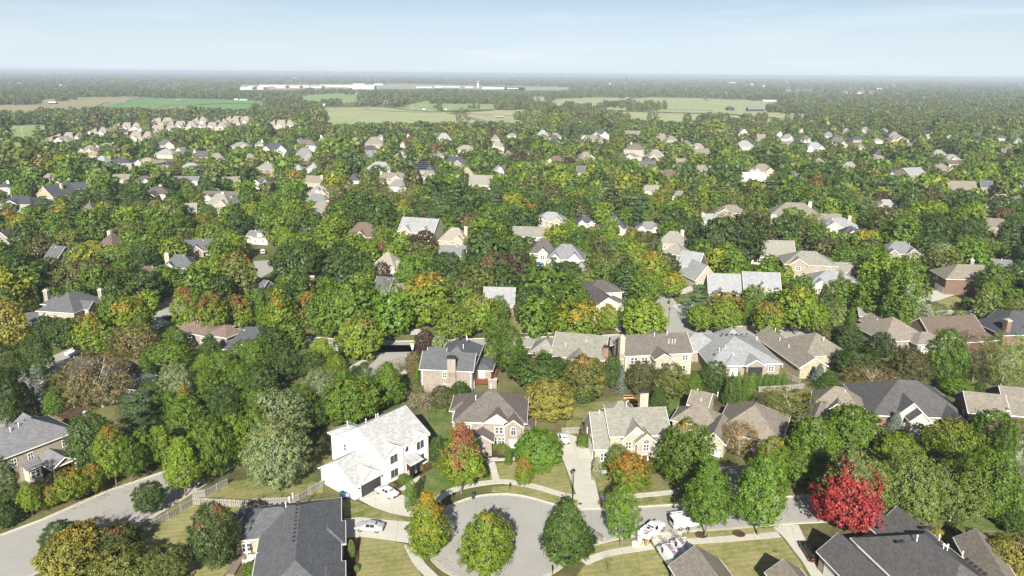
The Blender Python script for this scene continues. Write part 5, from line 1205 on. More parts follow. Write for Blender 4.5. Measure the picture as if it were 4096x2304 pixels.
# hand-measured trees: x ytop ybase width shape+colour [autumn turned]; a trailing ^ means the trunk foot itself is visible at ybase
TD = '''A1 270 690 955 175 Ob ol.2^
A1 430 710 890 160 Oy or_.38^
A1 620 580 832 265 Ry or_.34^
A1 790 520 780 180 Oy or_.36^
A1 960 215 712 260 Ob or_.28^
A1 1085 300 680 230 Og^
A1 1200 250 600 220 Og^
A1 1340 215 545 250 Oy^
A1 1530 310 790 335 Pb^
A1 60 480 980 280 Rd
A1 60 850 1065 190 Od
A1 1245 690 945 240 Rd^
A1 530 1010 1290 275 Rd
A1 690 1045 1400 420 Rq ye.32
A1 590 1150 1500 480 Rq ol.4
A1 980 1040 1310 340 Rk rd.15
A1 1010 1250 1560 470 Ro ol.3
A1 1400 1230 1560 330 So
A1 1800 850 1400 385 Ok rd.17
A1 800 110 640 330 Rd
A1 1140 -60 400 400 Np
A1 1560 0 350 320 Sg
A1 1880 -40 330 280 Sd
A1 1930 90 370 290 Ob
A1 1420 60 250 300 Rd
A2 230 185 780 470 Ws ol.22
A2 250 -70 420 500 Ws
B1 340 955 1370 200 Xu
B1 450 1175 1365 130 Be
B1 90 440 850 340 Rq ye.2
B1 740 88 350 390 Rn
B1 1150 178 480 430 Sd
B1 1400 150 330 230 Rn
B1 1560 310 600 220 Oy rd.34
B1 1770 345 640 230 Oy rd.35
B1 1990 378 660 285 Oy rd.38
B1 1100 390 690 340 Oy or_.27
B1 950 355 620 225 Og
B1 775 540 825 275 Oy or_.32
B1 560 570 830 240 Rd
B1 670 560 760 200 Rd
B1 400 560 800 180 Rd
B1 1140 625 920 345 Tt ol.3
B1 860 865 1340 520 Tt br.3
B1 620 980 1330 300 To
B1 960 640 880 160 Og
B1 1460 640 860 180 Og
B1 1420 760 1010 340 Rg
B1 1230 870 1190 215 Pg
B1 1200 1150 1440 330 Np
B1 1750 700 900 210 Pd
B1 1700 860 1050 240 Py
B1 1850 840 1100 300 Og
B1 2060 750 1010 270 Rg
B1 320 695 980 225 Rd
B1 110 795 1210 270 Rd
B1 40 960 1330 260 Rd
B1 180 1100 1285 190 Bn
B1 1480 940 1310 280 Ws
B1 1550 1120 1449 240 Py or_.3
B1 1850 1120 1449 320 Rd
B1 2010 940 1240 260 Rg
B1 1650 1010 1240 250 Rg
B1 120 10 350 320 Rd
B1 330 90 320 260 Rd
B1 420 270 420 200 Rn
B1 180 300 460 240 Rg
B1 330 280 450 230 Bo
B1 1750 70 420 340 Ry
B1 1990 15 420 320 Oo or_.25
B1 1020 80 240 200 Og
B1 1180 30 200 260 Rd
B1 900 20 200 260 Rl
B1 1900 640 770 110 To
B2 430 -70 320 440 Rd
B2 800 -20 290 400 Rd
B2 985 85 310 160 Og
B2 1100 100 310 160 Rm
B2 1300 50 310 240 Pe
B2 1440 10 220 260 Rg
B2 1650 25 240 230 Rd
B2 1840 110 290 240 Rl
B2 2030 15 320 260 Rn rd.15
B2 620 222 400 240 Rg
B2 500 350 580 185 Rt or_.45
B2 265 330 700 340 Py or_.25
B2 830 280 700 520 Sg
B2 640 390 740 290 Sg
B2 920 570 915 380 Ry br.2
B2 1160 255 650 270 Tl
B2 1470 195 650 430 Oy or_.26
B2 1690 475 750 330 Ry ol.2
B2 1780 220 520 300 To ol.2
B2 1880 375 690 330 Rb ol.3
B2 2060 380 620 170 Og
B2 1450 665 800 170 Bm gr.1
B2 1560 705 850 180 Bs
B2 1360 845 1010 150 Bt gr.25
B2 1385 925 1085 45 Ce
B2 600 735 1060 360 Py
B2 300 785 1110 270 Rd
B2 70 745 1010 240 Rg
B2 90 950 1260 310 Rd
B2 720 860 1080 190 Ry br.2
B2 590 980 1260 310 Ws
B2 850 1065 1449 490 Rg or_.12
B2 1150 935 1300 330 Pg
B2 950 930 1100 140 Rd
B2 1240 890 1000 120 Dt rd.4^
B2 1420 1145 1340 250 DG
B2 1590 1130 1300 210 Bn
B2 1740 1095 1280 200 Bd
B2 1990 790 950 200 Rl
B2 1528 1325 1365 30 Ce
B2 1622 1310 1358 34 Ce
B2 350 200 380 260 Rg
B2 200 420 560 200 Rg
B2 1380 1080 1180 120 Bo
B3 80 640 1060 270 Og^
B3 -20 480 760 210 Og
B3 100 20 310 340 Rm gr.2
B3 265 40 300 120 Cg
B3 545 105 270 310 Rd
B3 910 30 290 390 To ol.2
B3 1140 20 210 260 Rb ol.3
B3 1260 15 260 230 Rb ye.36
B3 1200 170 440 270 Rg or_.15
B3 1415 185 410 200 Rb ye.36^
B3 260 310 640 280 Rd
B3 560 285 640 370 Rg
B3 640 430 735 370 Ry ye.28
B3 890 460 665 180 Rb ye.3
B3 1190 395 700 330 Rb ol.2
B3 1080 420 640 200 Rg
B3 1660 465 690 220 Ry^
B3 1850 425 712 240 Ry^
B3 1740 390 500 250 To
B3 2085 295 600 220 Rg
B3 360 830 960 180 Pg
B3 330 890 1180 470 Sd
B3 700 885 1260 350 Ro or_.2
B3 925 875 1160 170 Rd
B3 1000 980 1200 130 Xu
B3 400 1085 1440 430 Rq ol.35
B3 1160 925 1210 260 Rn
B3 1400 950 1250 290 Ro
B3 1600 1000 1240 250 Xg
B3 1760 920 1200 210 Rd
B3 1300 1120 1380 240 Xd
B3 1490 1010 1240 200 Xg
B3 1905 1010 1250 60 Cg
B3 1960 1010 1250 60 Ce
B3 2010 1015 1250 60 Cg
B3 2065 1020 1250 62 Ce
B3 1740 330 410 100 Bm
B3 1900 1060 1290 160 Cd
B3 700 1130 1270 200 Rd
B4 -40 1015 1145 62 Ce
B4 25 1018 1145 58 Ce
B4 75 1020 1142 56 Ce
B4 125 1024 1140 56 Ce
B4 175 1028 1138 56 Ce
B4 225 1030 1136 56 Ce
B4 275 1012 1134 54 Ce
B4 150 435 660 240 Ry or_.3
B4 370 305 700 340 Rb ye.2^
B4 560 445 650 170 Ry
B4 710 445 640 210 Rl
B4 735 245 530 290 Rg or_.12
B4 1040 195 610 320 Rg
B4 1240 45 620 330 Og
B4 1100 75 260 170 Ry ol.3
B4 790 -30 190 270 Rg
B4 970 -60 170 280 Rg
B4 1570 -5 170 230 Rl
B4 1800 -10 130 460 Ro ol.3
B4 2000 130 430 260 Rg^
B4 1960 265 490 190 Oy
B4 2190 90 370 210 Rd
B4 2170 345 475 130 Rb ye.3
B4 1530 440 565 190 Tl
B4 1730 500 595 120 Bl
B4 1230 440 620 220 Rg
B4 920 300 590 200 Rg
B4 800 600 850 210 Ok
B4 1070 685 900 225 Ok
B4 620 630 760 210 Rn
B4 880 830 1060 370 Sd
B4 1000 960 1180 380 Tt br.3
B4 1300 830 1140 300 Rn br.2
B4 1580 655 1120 340 Oe
B4 1690 1060 1210 260 Rg
B4 1840 715 1110 300 Tn br.3
B4 2070 695 1160 400 Tl ol.15
B4 2235 620 770 140 Rr
B4 2120 660 770 150 Rr
B4 560 935 1130 180 Xu
B4 640 1000 1175 300 Xd
B4 688 930 1000 60 Ce
B4 360 960 1010 75 Bg
B4 310 1180 1449 470 To ol.3
B4 1900 1100 1170 100 Bd
A3 310 255 610 390 Re
A3 195 470 740 145 Oy or_.42^
A3 975 370 580 185 Rl
A3 800 470 548 85 Bw
A3 880 500 570 90 Bg
A3 680 288 385 105 Bg
A3 1060 450 775 310 Ry or_.5
A3 990 690 1205 275 Oe or_.2^
A3 540 830 1400 500 Pd
A3 1520 180 770 440 Rg or_.1
A3 1690 495 1120 440 Pe^
A3 1960 190 480 270 Tt or_.4
A3 1260 480 600 110 Bd
A3 70 380 470 60 Bg
A3 20 370 440 70 Bo
A3 890 1285 1449 70 Dg
A1 910 925 1085 140 DG
C3 1930 940 1090 120 DG
A2 1740 190 770 460 Py rd.47^
A2 1470 758 1330 440 Py ye.5
A2 1950 940 1470 430 Oy ye.16
A2 1550 300 500 150 Bd
A2 1175 680 730 70 Bt
A2 1260 610 690 90 Bg
A2 1320 630 680 90 Be
A2 1415 535 585 50 Bt
A2 1455 528 560 40 Bn rd.4
A2 1415 620 650 36 Bt
A2 2010 345 410 90 Bg
A2 2080 360 450 100 Bo
A2 840 1150 1300 60 Bl
A2 880 1360 1420 50 Bl
A2 30 1340 1449 160 Bg
A4 770 395 1120 640 Pr gr.46
A4 160 300 690 270 Oy ye.2
A4 60 460 1115 410 Oe^
A4 480 150 640 410 Rg
A4 400 420 700 300 Rg
A4 800 60 440 460 Rg
A4 1180 280 640 370 Ry
A4 1260 430 1000 460 Wl
A4 1620 180 610 430 Ry ye.2
A4 1650 555 965 500 Tl ol.2
A4 1950 95 490 360 Re
A4 1900 400 930 440 Rg
A4 2130 150 470 220 Rg
A4 1530 0 190 230 Xu
A4 1185 85 280 190 Xu
A4 2110 1140 1480 400 Wq
A4 980 20 130 110 Bg
A4 580 520 770 300 Rg
A4 1000 500 770 300 Rl
A4 2230 540 700 150 Rg
A4 2180 930 1100 300 Rd
A4 1530 1060 1160 130 Bq
A4 1420 620 860 300 Rl
A4 1700 1020 1110 110 Bo
A4 1450 600 985 420 Rl
A4 1800 560 965 420 Rb
A4 2030 610 905 300 Rg
B2 60 1150 1430 300 Rg
B2 200 640 900 260 Rd
B2 420 1130 1400 300 Rg
B2 540 850 1100 260 Rd
B2 780 1000 1200 220 Og
B1 1650 1250 1480 300 Rd
B1 1400 1180 1440 260 Rg
B1 2050 1230 1480 260 Rg
A2 40 60 400 320 Rg
A2 420 50 320 260 Rg
A2 560 -30 240 260 Rd
A1 1750 150 470 300 Rg
A1 1640 250 500 220 Ry
B1 1300 1060 1330 230 Rd
B1 1750 980 1240 240 Rg
C1 90 430 620 230 Rg
C1 360 345 470 330 Sg
C1 850 320 500 290 Rd
C1 660 440 570 180 Np
C1 290 460 600 170 Ry
C1 420 515 600 130 Rb
C1 915 490 640 180 Rd
C1 1080 495 650 180 Rg
C1 1275 525 650 150 Rd
C1 1240 245 350 105 Rd re.44
C1 1040 185 310 115 Rg
C1 1500 525 650 150 Rg
C1 1680 510 650 130 Re
C1 1800 515 680 140 Rn
C1 1680 395 490 180 Rt
C1 1950 380 540 200 Np
C1 2260 370 520 190 Pg
C1 2170 520 650 220 Rd
C1 2400 540 690 140 Rg
C1 1430 260 280 90 Ro
C1 110 820 1060 190 Oy or_.4
C1 50 900 1080 60 Ce
C1 95 890 1090 50 Cg
C1 350 790 1010 250 Rg
C1 555 815 1000 200 Ry ye.55
C1 730 760 1020 210 Np
C1 950 790 1040 240 Np
C1 600 690 820 240 Pd
C1 1040 740 920 190 Oy or_.36
C1 1300 640 830 300 Sd
C1 1700 640 870 210 Rd
C1 1440 790 950 330 Rg
C1 1250 930 1180 330 Ro
C1 1660 880 1160 430 Sg
C1 1960 880 1090 210 Oo or_.3
C1 2100 930 1120 190 Rg
C1 2330 880 1020 190 Np
C1 2280 790 850 90 Rt or_.5
C1 700 1010 1300 280 Ro
C1 210 1050 1200 280 Rd
C1 900 1120 1300 240 Rq
C1 1090 1170 1340 220 Rb
C1 1250 1170 1360 160 Re
C1 1430 1130 1380 260 Rd
C1 1950 760 900 210 Re
C2 430 440 660 180 Ry or_.36
C2 340 670 880 280 Og
C2 500 770 920 180 Ry or_.6
C2 570 110 200 90 Rg
C2 1570 110 240 140 Rt rd.4
C2 1770 185 330 140 Rt rd.36
C2 1230 390 560 150 Rd
C2 930 340 470 270 Rg
C2 2010 430 600 190 Ro
C2 2190 485 590 130 Rt rd.44
C2 620 790 1010 220 Np
C2 860 760 1010 240 Rg
C2 1240 660 900 210 Py or_.3
C2 1080 700 920 190 Np
C2 1270 850 1000 190 Ry
C2 1450 830 990 130 Pp
C2 1480 720 900 200 Py or_.3
C2 1640 800 960 120 Oy or_.4
C2 1720 690 830 190 Ry
C2 1850 760 980 170 Rb
C2 2120 860 1090 240 Rn rd.1
C2 2370 880 1010 150 Rn
C2 2260 850 1010 160 Np
C2 550 1010 1200 240 Rg
C2 350 990 1240 170 Rb
C2 1330 1000 1140 190 Re
C2 1600 1070 1230 220 Ry or_.2
C2 1260 1140 1230 150 Bt rd.35
C2 760 1000 1080 40 Ce
C2 815 970 1080 40 Cg
C2 870 1010 1110 32 Ce
C2 770 1100 1200 110 Rq ye.5
C2 2170 1080 1230 210 Rl
C2 160 520 640 130 Rg
C2 1450 260 380 80 Pd
C2 1100 280 400 90 Rg
C3 480 395 450 105 Br re.5
C3 245 388 490 105 Ro re.4
C3 370 150 330 140 Ry
C3 520 160 300 120 Rn
C3 230 140 290 140 Rd
C3 640 260 400 200 Ro
C3 1210 355 520 190 Rd
C3 1400 390 560 220 To
C3 1530 485 570 140 Rb
C3 1700 165 320 240 Rg
C3 1530 160 240 120 Re
C3 1120 60 230 150 Pg
C3 1050 190 330 220 Ro
C3 2220 290 520 270 Wl
C3 1690 480 660 150 Og
C3 1080 540 920 260 Np
C3 1250 590 930 300 Np
C3 1380 650 935 240 Np
C3 980 660 900 200 Np
C3 1000 520 800 220 Np
C3 1610 560 740 130 Ro or_.36
C3 1880 500 760 240 Np
C3 2050 560 800 260 Np
C3 2230 540 760 200 Np
C3 730 690 900 240 Rg
C3 510 710 900 180 Ry
C3 310 630 820 210 Np
C3 670 590 760 200 Rg
C3 870 580 760 180 Rg
C3 130 740 960 230 Rb ye.25
C3 300 760 920 110 Ry or_.45
C3 260 860 1000 80 Cg
C3 920 660 760 80 Ry or_.5
C3 660 910 1130 190 Ry
C3 1060 900 1080 170 Rb
C3 890 980 1120 140 Ry or_.5
C3 1400 1030 1290 250 Rn
C3 1210 1060 1230 160 Ry
C3 1050 1040 1290 330 Ry
C3 770 1100 1290 140 Rg
C3 1780 830 1040 330 Tl
C3 2120 900 1340 500 Rk
C3 2330 870 1360 420 Rk
C3 1960 1000 1290 300 Rk
C3 1760 690 830 200 Rd
C3 140 1070 1260 260 Rg
C4 610 505 640 130 Rr
C4 730 490 590 130 Rt or_.55
C4 865 460 560 100 Ry ye.4
C4 480 190 260 0 Rg
C4 440 260 420 220 Np
C4 160 500 740 240 Np
C4 400 490 740 230 Pd
C4 760 570 700 260 Wl
C4 1040 590 900 260 To
C4 830 680 880 210 Rd
C4 990 620 760 210 Rn
C4 1290 470 680 280 Np
C4 1420 530 660 150 Rg
C4 1680 600 830 260 Rn
C4 2000 620 860 300 Rd
C4 2230 345 560 180 Rb
C4 2050 340 540 170 Rg
C4 1480 820 1080 170 Tl ol.3
C4 1300 760 940 200 Np
C4 1720 830 1180 330 Rd
C4 2050 880 1160 280 Rd
C4 2160 1060 1290 400 Wl
C4 1780 1110 1330 250 Ws
C4 1060 990 1260 290 Ry ye.2
C4 870 1010 1210 200 Ry
C4 620 920 1160 220 Rg
C4 380 780 960 230 Re
C4 570 840 970 150 Rb
C4 2350 660 880 220 Rd
C4 2460 860 1190 280 Rd
C4 2480 700 880 150 Rd'''
def in_foot(x, y, pad=0):
    for ox, oy, c, s, x0, x1, y0, y1 in FOOT:
        dx, dy = x-ox, y-oy; u, v = dx*c+dy*s, -dx*s+dy*c
        if x0-pad < u < x1+pad and y0-pad < v < y1+pad: return True
    return False
def on_road(x, y, pad=1.5):
    for pl, r in ROADS:
        if len(pl) == 1:
            if math.hypot(x-pl[0][0], y-pl[0][1]) < r+pad: return True
            continue
        for a, b in zip(pl, pl[1:]):
            if min(a[0],b[0])-r-pad > x or max(a[0],b[0])+r+pad < x: continue
            d = (b[0]-a[0], b[1]-a[1]); l2 = d[0]**2+d[1]**2 + 1e-9; t = max(0, min(1, ((x-a[0])*d[0]+(y-a[1])*d[1])/l2))
            if math.hypot(x-a[0]-d[0]*t, y-a[1]-d[1]*t) < r+pad: return True
    return False
HAND = []
for ln in TD.split('\n'):
    k = ln.split(); t, x, yt, yb, wp, code = k[0], *map(float, k[1:5]), k[5]
    vis = ln.endswith('^'); code = code.rstrip('^'); au, tu = None, 0
    if len(k) > 6:
        s = k[6].rstrip('^'); i = s.index('.'); au, tu = s[:i], float(s[i:])
    if wp < 5: continue
    b = P(t, x, yb); zc = proj(b)[2]; w_ = wp*TILE[t][2]*zc/FPX
    Y = b[1] + (0 if vis else .18*w_); X = b[0]*Y/b[1]
    if not vis and Y > 112:
        for _ in range(9):
            if not on_road(X, Y, .8): break
            Y -= 1.0; X = b[0]*Y/b[1]
    h_ = zat(t, x, yt, Y); h_ = min(max(h_, .5), 24)
    v = src(t, x, (yt+yb)/2); HAND.append((X, Y, w_, h_, code, au, tu, vis, v[0]/1.59006, v[1]/1.59006))
def tree_label(code, au, w_, h_, vx, vy):
    sh, c = code
    size = '' if sh in 'C' else ('' if sh == 'B' else ('large ' if w_ > 11 else ('small ' if w_ < 5 else '')))
    if h_ < 2.6 and sh != 'C': size = 'low ' if sh == 'B' else 'small '
    look = '%s%s %s' % (size, (AN[au] + ' ' + CN[c]) if au and au not in ('ol','gr') else CN[c], SN[sh])
    return where(look, vx, vy)
rt = random.Random(5)
for X, Y, w_, h_, code, au, tu, vis, vx, vy in HAND:
    lod = 'hi' if Y < 175 else ('mid' if Y < 330 else 'lo')
    if code[0] == 'B' and w_ < 3: lod = 'mid' if Y < 175 else 'lo'
    if code[0] == 'C' and Y < 200: lod = 'mid'
    pale = code[0] == 'T' or code == 'Ws'
    lab = 'scarlet-red maple with a paler green crown side at the pavement' if code == 'Pr' else tree_label(code, au, w_, h_, vx, vy)
    plant(X, Y, w_, h_, code[0], LC[code[1]], lod, lab, AU[au] if au else None, .11+tu*.5 if au else 0, .22 if vis else (.02 if code[0] in 'BC' else .1), rng=rt, pale=pale)
# everything between: yards and streets filled at the density the photo shows
def inpoly(x, y, pl):
    r = False; j = len(pl)-1
    for i in range(len(pl)):
        if (pl[i][1] > y) != (pl[j][1] > y) and x < (pl[j][0]-pl[i][0])*(y-pl[i][1])/(pl[j][1]-pl[i][1])+pl[i][0]: r = not r
        j = i
    return r
def infield(vx, vy, b, h_, hw=0):
    if vy > 380: return False
    t = projv((b[0], b[1], h_*.8)); return any(inpoly(vx+d, vy, f) or inpoly(t[0]+d, t[1], f) for f in FIELDS for d in ((-hw, 0, hw) if hw else (0,)))
# visible ground patches (2576-wide photo units) that trees must not hide: streets, lawns, drives
CLEAR = [(0,1190,560,1449,'road'), (1640,735,1720,830,0), (2290,725,2420,800,0), (645,650,705,705,0), (940,845,1110,915,0), (1300,845,1560,865,0), (380,780,450,830,0), (60,880,280,945,0), (1120,1010,1140,1110,0), (1480,800,1560,850,0)]
CLEARG = [(300,630,345,650,0), (1440,1010,1500,1090,0)]
grid = {}
def gadd(x, y, w_): grid.setdefault((int(x//20), int(y//20)), []).append((x, y, w_))
for q in TREES: gadd(*q)
def crowded(x, y, w_, k=.42):
    gx_, gy_ = int(x//20), int(y//20)
    for i in (-1,0,1):
        for j in (-1,0,1):
            for a, b, c in grid.get((gx_+i, gy_+j), ()):
                if math.hypot(a-x, b-y) < k*(c+w_): return True
    return False
def hides(x, y, w_, h_):
    a = projv((x, y, h_)); b = projv((x, y, h_*.25)); hw = w_/2*FPX/1.59006/a_depth(x, y)*.9
    for x0, y0, x1, y1, Y in HBOX:
        if y > Y+4: continue
        if a[0]+hw < x0+.06*(x1-x0) or a[0]-hw > x1-.06*(x1-x0): continue
        if a[1] > y1-(.15 if Y < 330 else .3)*(y1-y0) or b[1] < y0: continue
        # nearer trees may nibble at a corner only
        ov = min(a[0]+hw, x1) - max(a[0]-hw, x0)
        if ov > .2*(x1-x0) and a[1] < y1 - (.32 if Y < 330 else .27)*(y1-y0): return True
        if a[0]-hw*.6 < (x0+x1)/2 < a[0]+hw*.6 and a[1] < y1 - (.22 if Y < 330 else .24)*(y1-y0): return True
    for x0, y0, x1, y1, _ in CLEAR[1:]:
        if a[0]+hw > x0 and a[0]-hw < x1 and a[1] < y1 and b[1] > y0 and projv((x, y, 0))[1] > y0: return True
    return False
def a_depth(x, y): return -(CR.T @ np.array([x, y, -CAM_H]))[2]
MIXC = [('R','g',None,0,20),('R','d',None,0,17),('R','y',None,0,12),('R','b','ye',.12,6),('S','o',None,0,9),('R','n',None,0,5),('R','o','or_',.2,2),('N','p',None,0,7),('X','d',None,0,3),('O','g',None,0,9),
        ('T','o','ol',.2,4),('W','l',None,0,4),('R','y','or_',.24,2),('R','m',None,0,1),('O','y','ye',.3,2),('R','n','rd',.25,1),('C','g',None,0,4),('R','e',None,0,5),('B','g',None,0,4)]
MW = np.array([m[4] for m in MIXC], float); MW /= MW.sum()
cand = []
rr = np.random.default_rng(21)
for _ in range(26000):
    vy = 296 + (1010-296)*rr.uniform()**1.55; vx = rr.uniform(-260, 2836)
    b = P('V', vx, vy)
    if b[1] > 1210: continue
    if vy > 880: continue
    m = MIXC[rr.choice(len(MIXC), p=MW)]
    if rr.uniform() < .5: m = MIXC[np.random.default_rng(int(b[0]//48)*7919 + int(b[1]//55)*104729 + 2**31).choice(len(MIXC), p=MW)]      # neighbours planted alike
    w_ = {'N': 9, 'X': 6, 'C': 3.4, 'B': 3.5}.get(m[0], 10.8)*float(np.exp(rr.normal(0, .25))); h_ = w_*({'N': 1.5, 'X': 1.9, 'C': 2.6, 'B': .8}.get(m[0], 1.02))*rr.uniform(.88, 1.2)
    if b[1] > 620: w_ *= 1.08; h_ *= 1.1
    if infield(vx, vy, b, h_): continue
    if in_foot(b[0], b[1], w_*.2) or on_road(b[0], b[1], 1.0): continue
    if crowded(b[0], b[1], w_, .38 if b[1] < 500 else .31) or hides(b[0], b[1], w_, h_): continue
    gadd(b[0], b[1], w_); cand.append((b[0], b[1], w_, h_, m, vx, vy))
# dense tree belts: the park in the middle, the far hedgerow, the wood at the left
for (x0, y0, x1, y1, n) in ((860,440,2050,520,420), (800,300,2100,345,520), (2000,270,2700,345,560), (-120,345,230,430,170), (760,265,820,310,60), (1350,270,1650,320,190)):
    for _ in range(n):
        vx, vy = rr.uniform(x0, x1), rr.uniform(y0, y1); b = P('V', vx, vy); m = MIXC[rr.choice(len(MIXC), p=MW)]
        if m[0] in 'CB': continue
        w_ = rr.uniform(9, 14); h_ = w_*rr.uniform(1.0, 1.35)
        if infield(vx, vy, b, h_): continue
        if in_foot(b[0], b[1], 1) or on_road(b[0], b[1], .5) or crowded(b[0], b[1], w_, .3) or hides(b[0], b[1], w_, h_): continue
        gadd(b[0], b[1], w_); cand.append((b[0], b[1], w_, h_, m, vx, vy))
cand.sort(key=lambda c: -c[3]*c[2]/(c[1]**2) if -60 < c[5] < 2636 else 9)
count = {}
for h in HAND: count[NAMES[h[4][0]]] = count.get(NAMES[h[4][0]], 0) + 1
MASS = []
rp = random.Random(77)
for X, Y, w_, h_, m, vx, vy in cand:
    nm = NAMES[m[0]]
    if count.get(nm, 0) < 300 and Y < 620 and -60 < vx < 2636:
        count[nm] = count.get(nm, 0) + 1
        pv = projv((X, Y, h_*.5))
        plant(X, Y, w_, h_, m[0], LC[m[1]], 'mid' if Y < 260 else 'lo', tree_label(m[0]+m[1], m[2], w_, h_, *pv), AU[m[2]] if m[2] else None, .11+m[3]*.5 if m[2] else 0, .08, rng=rp)
    else: MASS.append((X, Y, w_, h_, m))
LIT = []
rl = np.random.default_rng(17)
for X, Y, w_, h_, code, au, tu, vis, vx, vy in HAND:
    if Y < 150 and (code == 'Pr' or (au in ('or_','rd','ye','re') and tu > .25)):
        col = LC['r'] if code == 'Pr' else AU[au]
        for _ in range(int(w_*30)):
            a = rl.uniform(0, 6.28); r_ = w_*.75*math.sqrt(rl.uniform()); LIT.append((X+r_*math.cos(a), Y+r_*math.sin(a)*.8, rl.uniform(.08,.2), scl(col, rl.uniform(.5,1.1))))
C_ = np.array([(q[0], q[1], .15) for q in LIT]); N_ = np.array([(0, 0, 1.0)]*len(LIT)) + rl.normal(0, .25, (len(LIT), 3))
tag(link('fallen_leaves', leaf_mesh('fallen_leaves', quads(C_, N_, np.array([q[2] for q in LIT]), rl), np.full(len(LIT), .5), M_LEAFMASS, np.array([q[3] for q in LIT]))), kind='stuff')
print('trees', len(HAND), len(cand), len(MASS), count)
def mass(name, items, lodf, seed=9):
    rng = np.random.default_rng(seed); Vs, Ts, Cs = [], [], []
    for X, Y, w_, h_, m in items:
        lod = lodf(Y); C, N, S, T = proto(SH[m[0]], lod, int(rng.integers(0, 3))); a = rng.uniform(0, 6.28); ca, sa = math.cos(a), math.sin(a)
        C2 = np.stack([(C[:,0]*ca-C[:,1]*sa)*w_, (C[:,0]*sa+C[:,1]*ca)*w_, C[:,2]*h_*.95+h_*.05], 1); N2 = np.stack([N[:,0]*ca-N[:,1]*sa, N[:,0]*sa+N[:,1]*ca, N[:,2]], 1)
        V = quads(C2, N2, S*w_, rng); V[:, :, 0] += X; V[:, :, 1] += Y
        Vs.append(V); Ts.append(T); col = np.array(LC[m[1]])*rng.uniform(.85, 1.15)
        if m[2] and rng.uniform() < .6: col = col*.7 + np.array(AU[m[2]])*.3
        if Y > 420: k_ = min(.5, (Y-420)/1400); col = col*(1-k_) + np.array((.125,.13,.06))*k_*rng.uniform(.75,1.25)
        Cs.append(np.tile(col, (len(C), 1)))
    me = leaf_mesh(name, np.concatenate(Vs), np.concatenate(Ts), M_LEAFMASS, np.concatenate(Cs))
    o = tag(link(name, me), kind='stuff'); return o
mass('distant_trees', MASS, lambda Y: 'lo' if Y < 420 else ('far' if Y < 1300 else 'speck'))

# ---------------------------------------------------------------- vehicles
TYRE = plain('tyre_rubber', (.02,.02,.022), .8); RIM = plain('alloy_rim', (.55,.55,.56), .3, metal=.7)
CGLASS = plain('car_glass', (.015,.018,.02), .06, spec=.7); LAMPR = plain('tail_light_red', (.45,.02,.02), .25); LAMPW = plain('headlight_clear', (.75,.76,.78), .15); CHROME = plain('bumper_dark', (.05,.05,.055), .5)
_tyre = MB(); _rim = MB()
def _ring(m, r0, r1, x0, x1, n=18):
    for i in range(n):
        a, b = 2*math.pi*i/n, 2*math.pi*(i+1)/n; p = lambda r, t, x: (r*math.cos(t), x, r*math.sin(t))
        m.hexa([p(r0,a,x0),p(r1,a,x0),p(r1,b,x0),p(r0,b,x0)], [p(r0,a,x1),p(r1,a,x1),p(r1,b,x1),p(r0,b,x1)])
_ring(_tyre, .62, 1.0, -.32, .32); _tyre = _tyre.mesh('tyre', TYRE)
_ring(_rim, .5, .6, -.28, .28, 14); _ring(_rim, .0, .16, -.3, .3, 8)
for i in range(5):
    t = 2*math.pi*i/5; c, s = math.cos(t), math.sin(t); q = lambda r, w_, y: (c*r - s*w_, y, s*r + c*w_)
    _rim.hexa([q(.12,-.09,-.3),q(.52,-.06,-.3),q(.52,.06,-.3),q(.12,.09,-.3)], [q(.12,-.09,.3),q(.52,-.06,.3),q(.52,.06,.3),q(.12,.09,.3)])
_rim = _rim.mesh('rim', RIM)
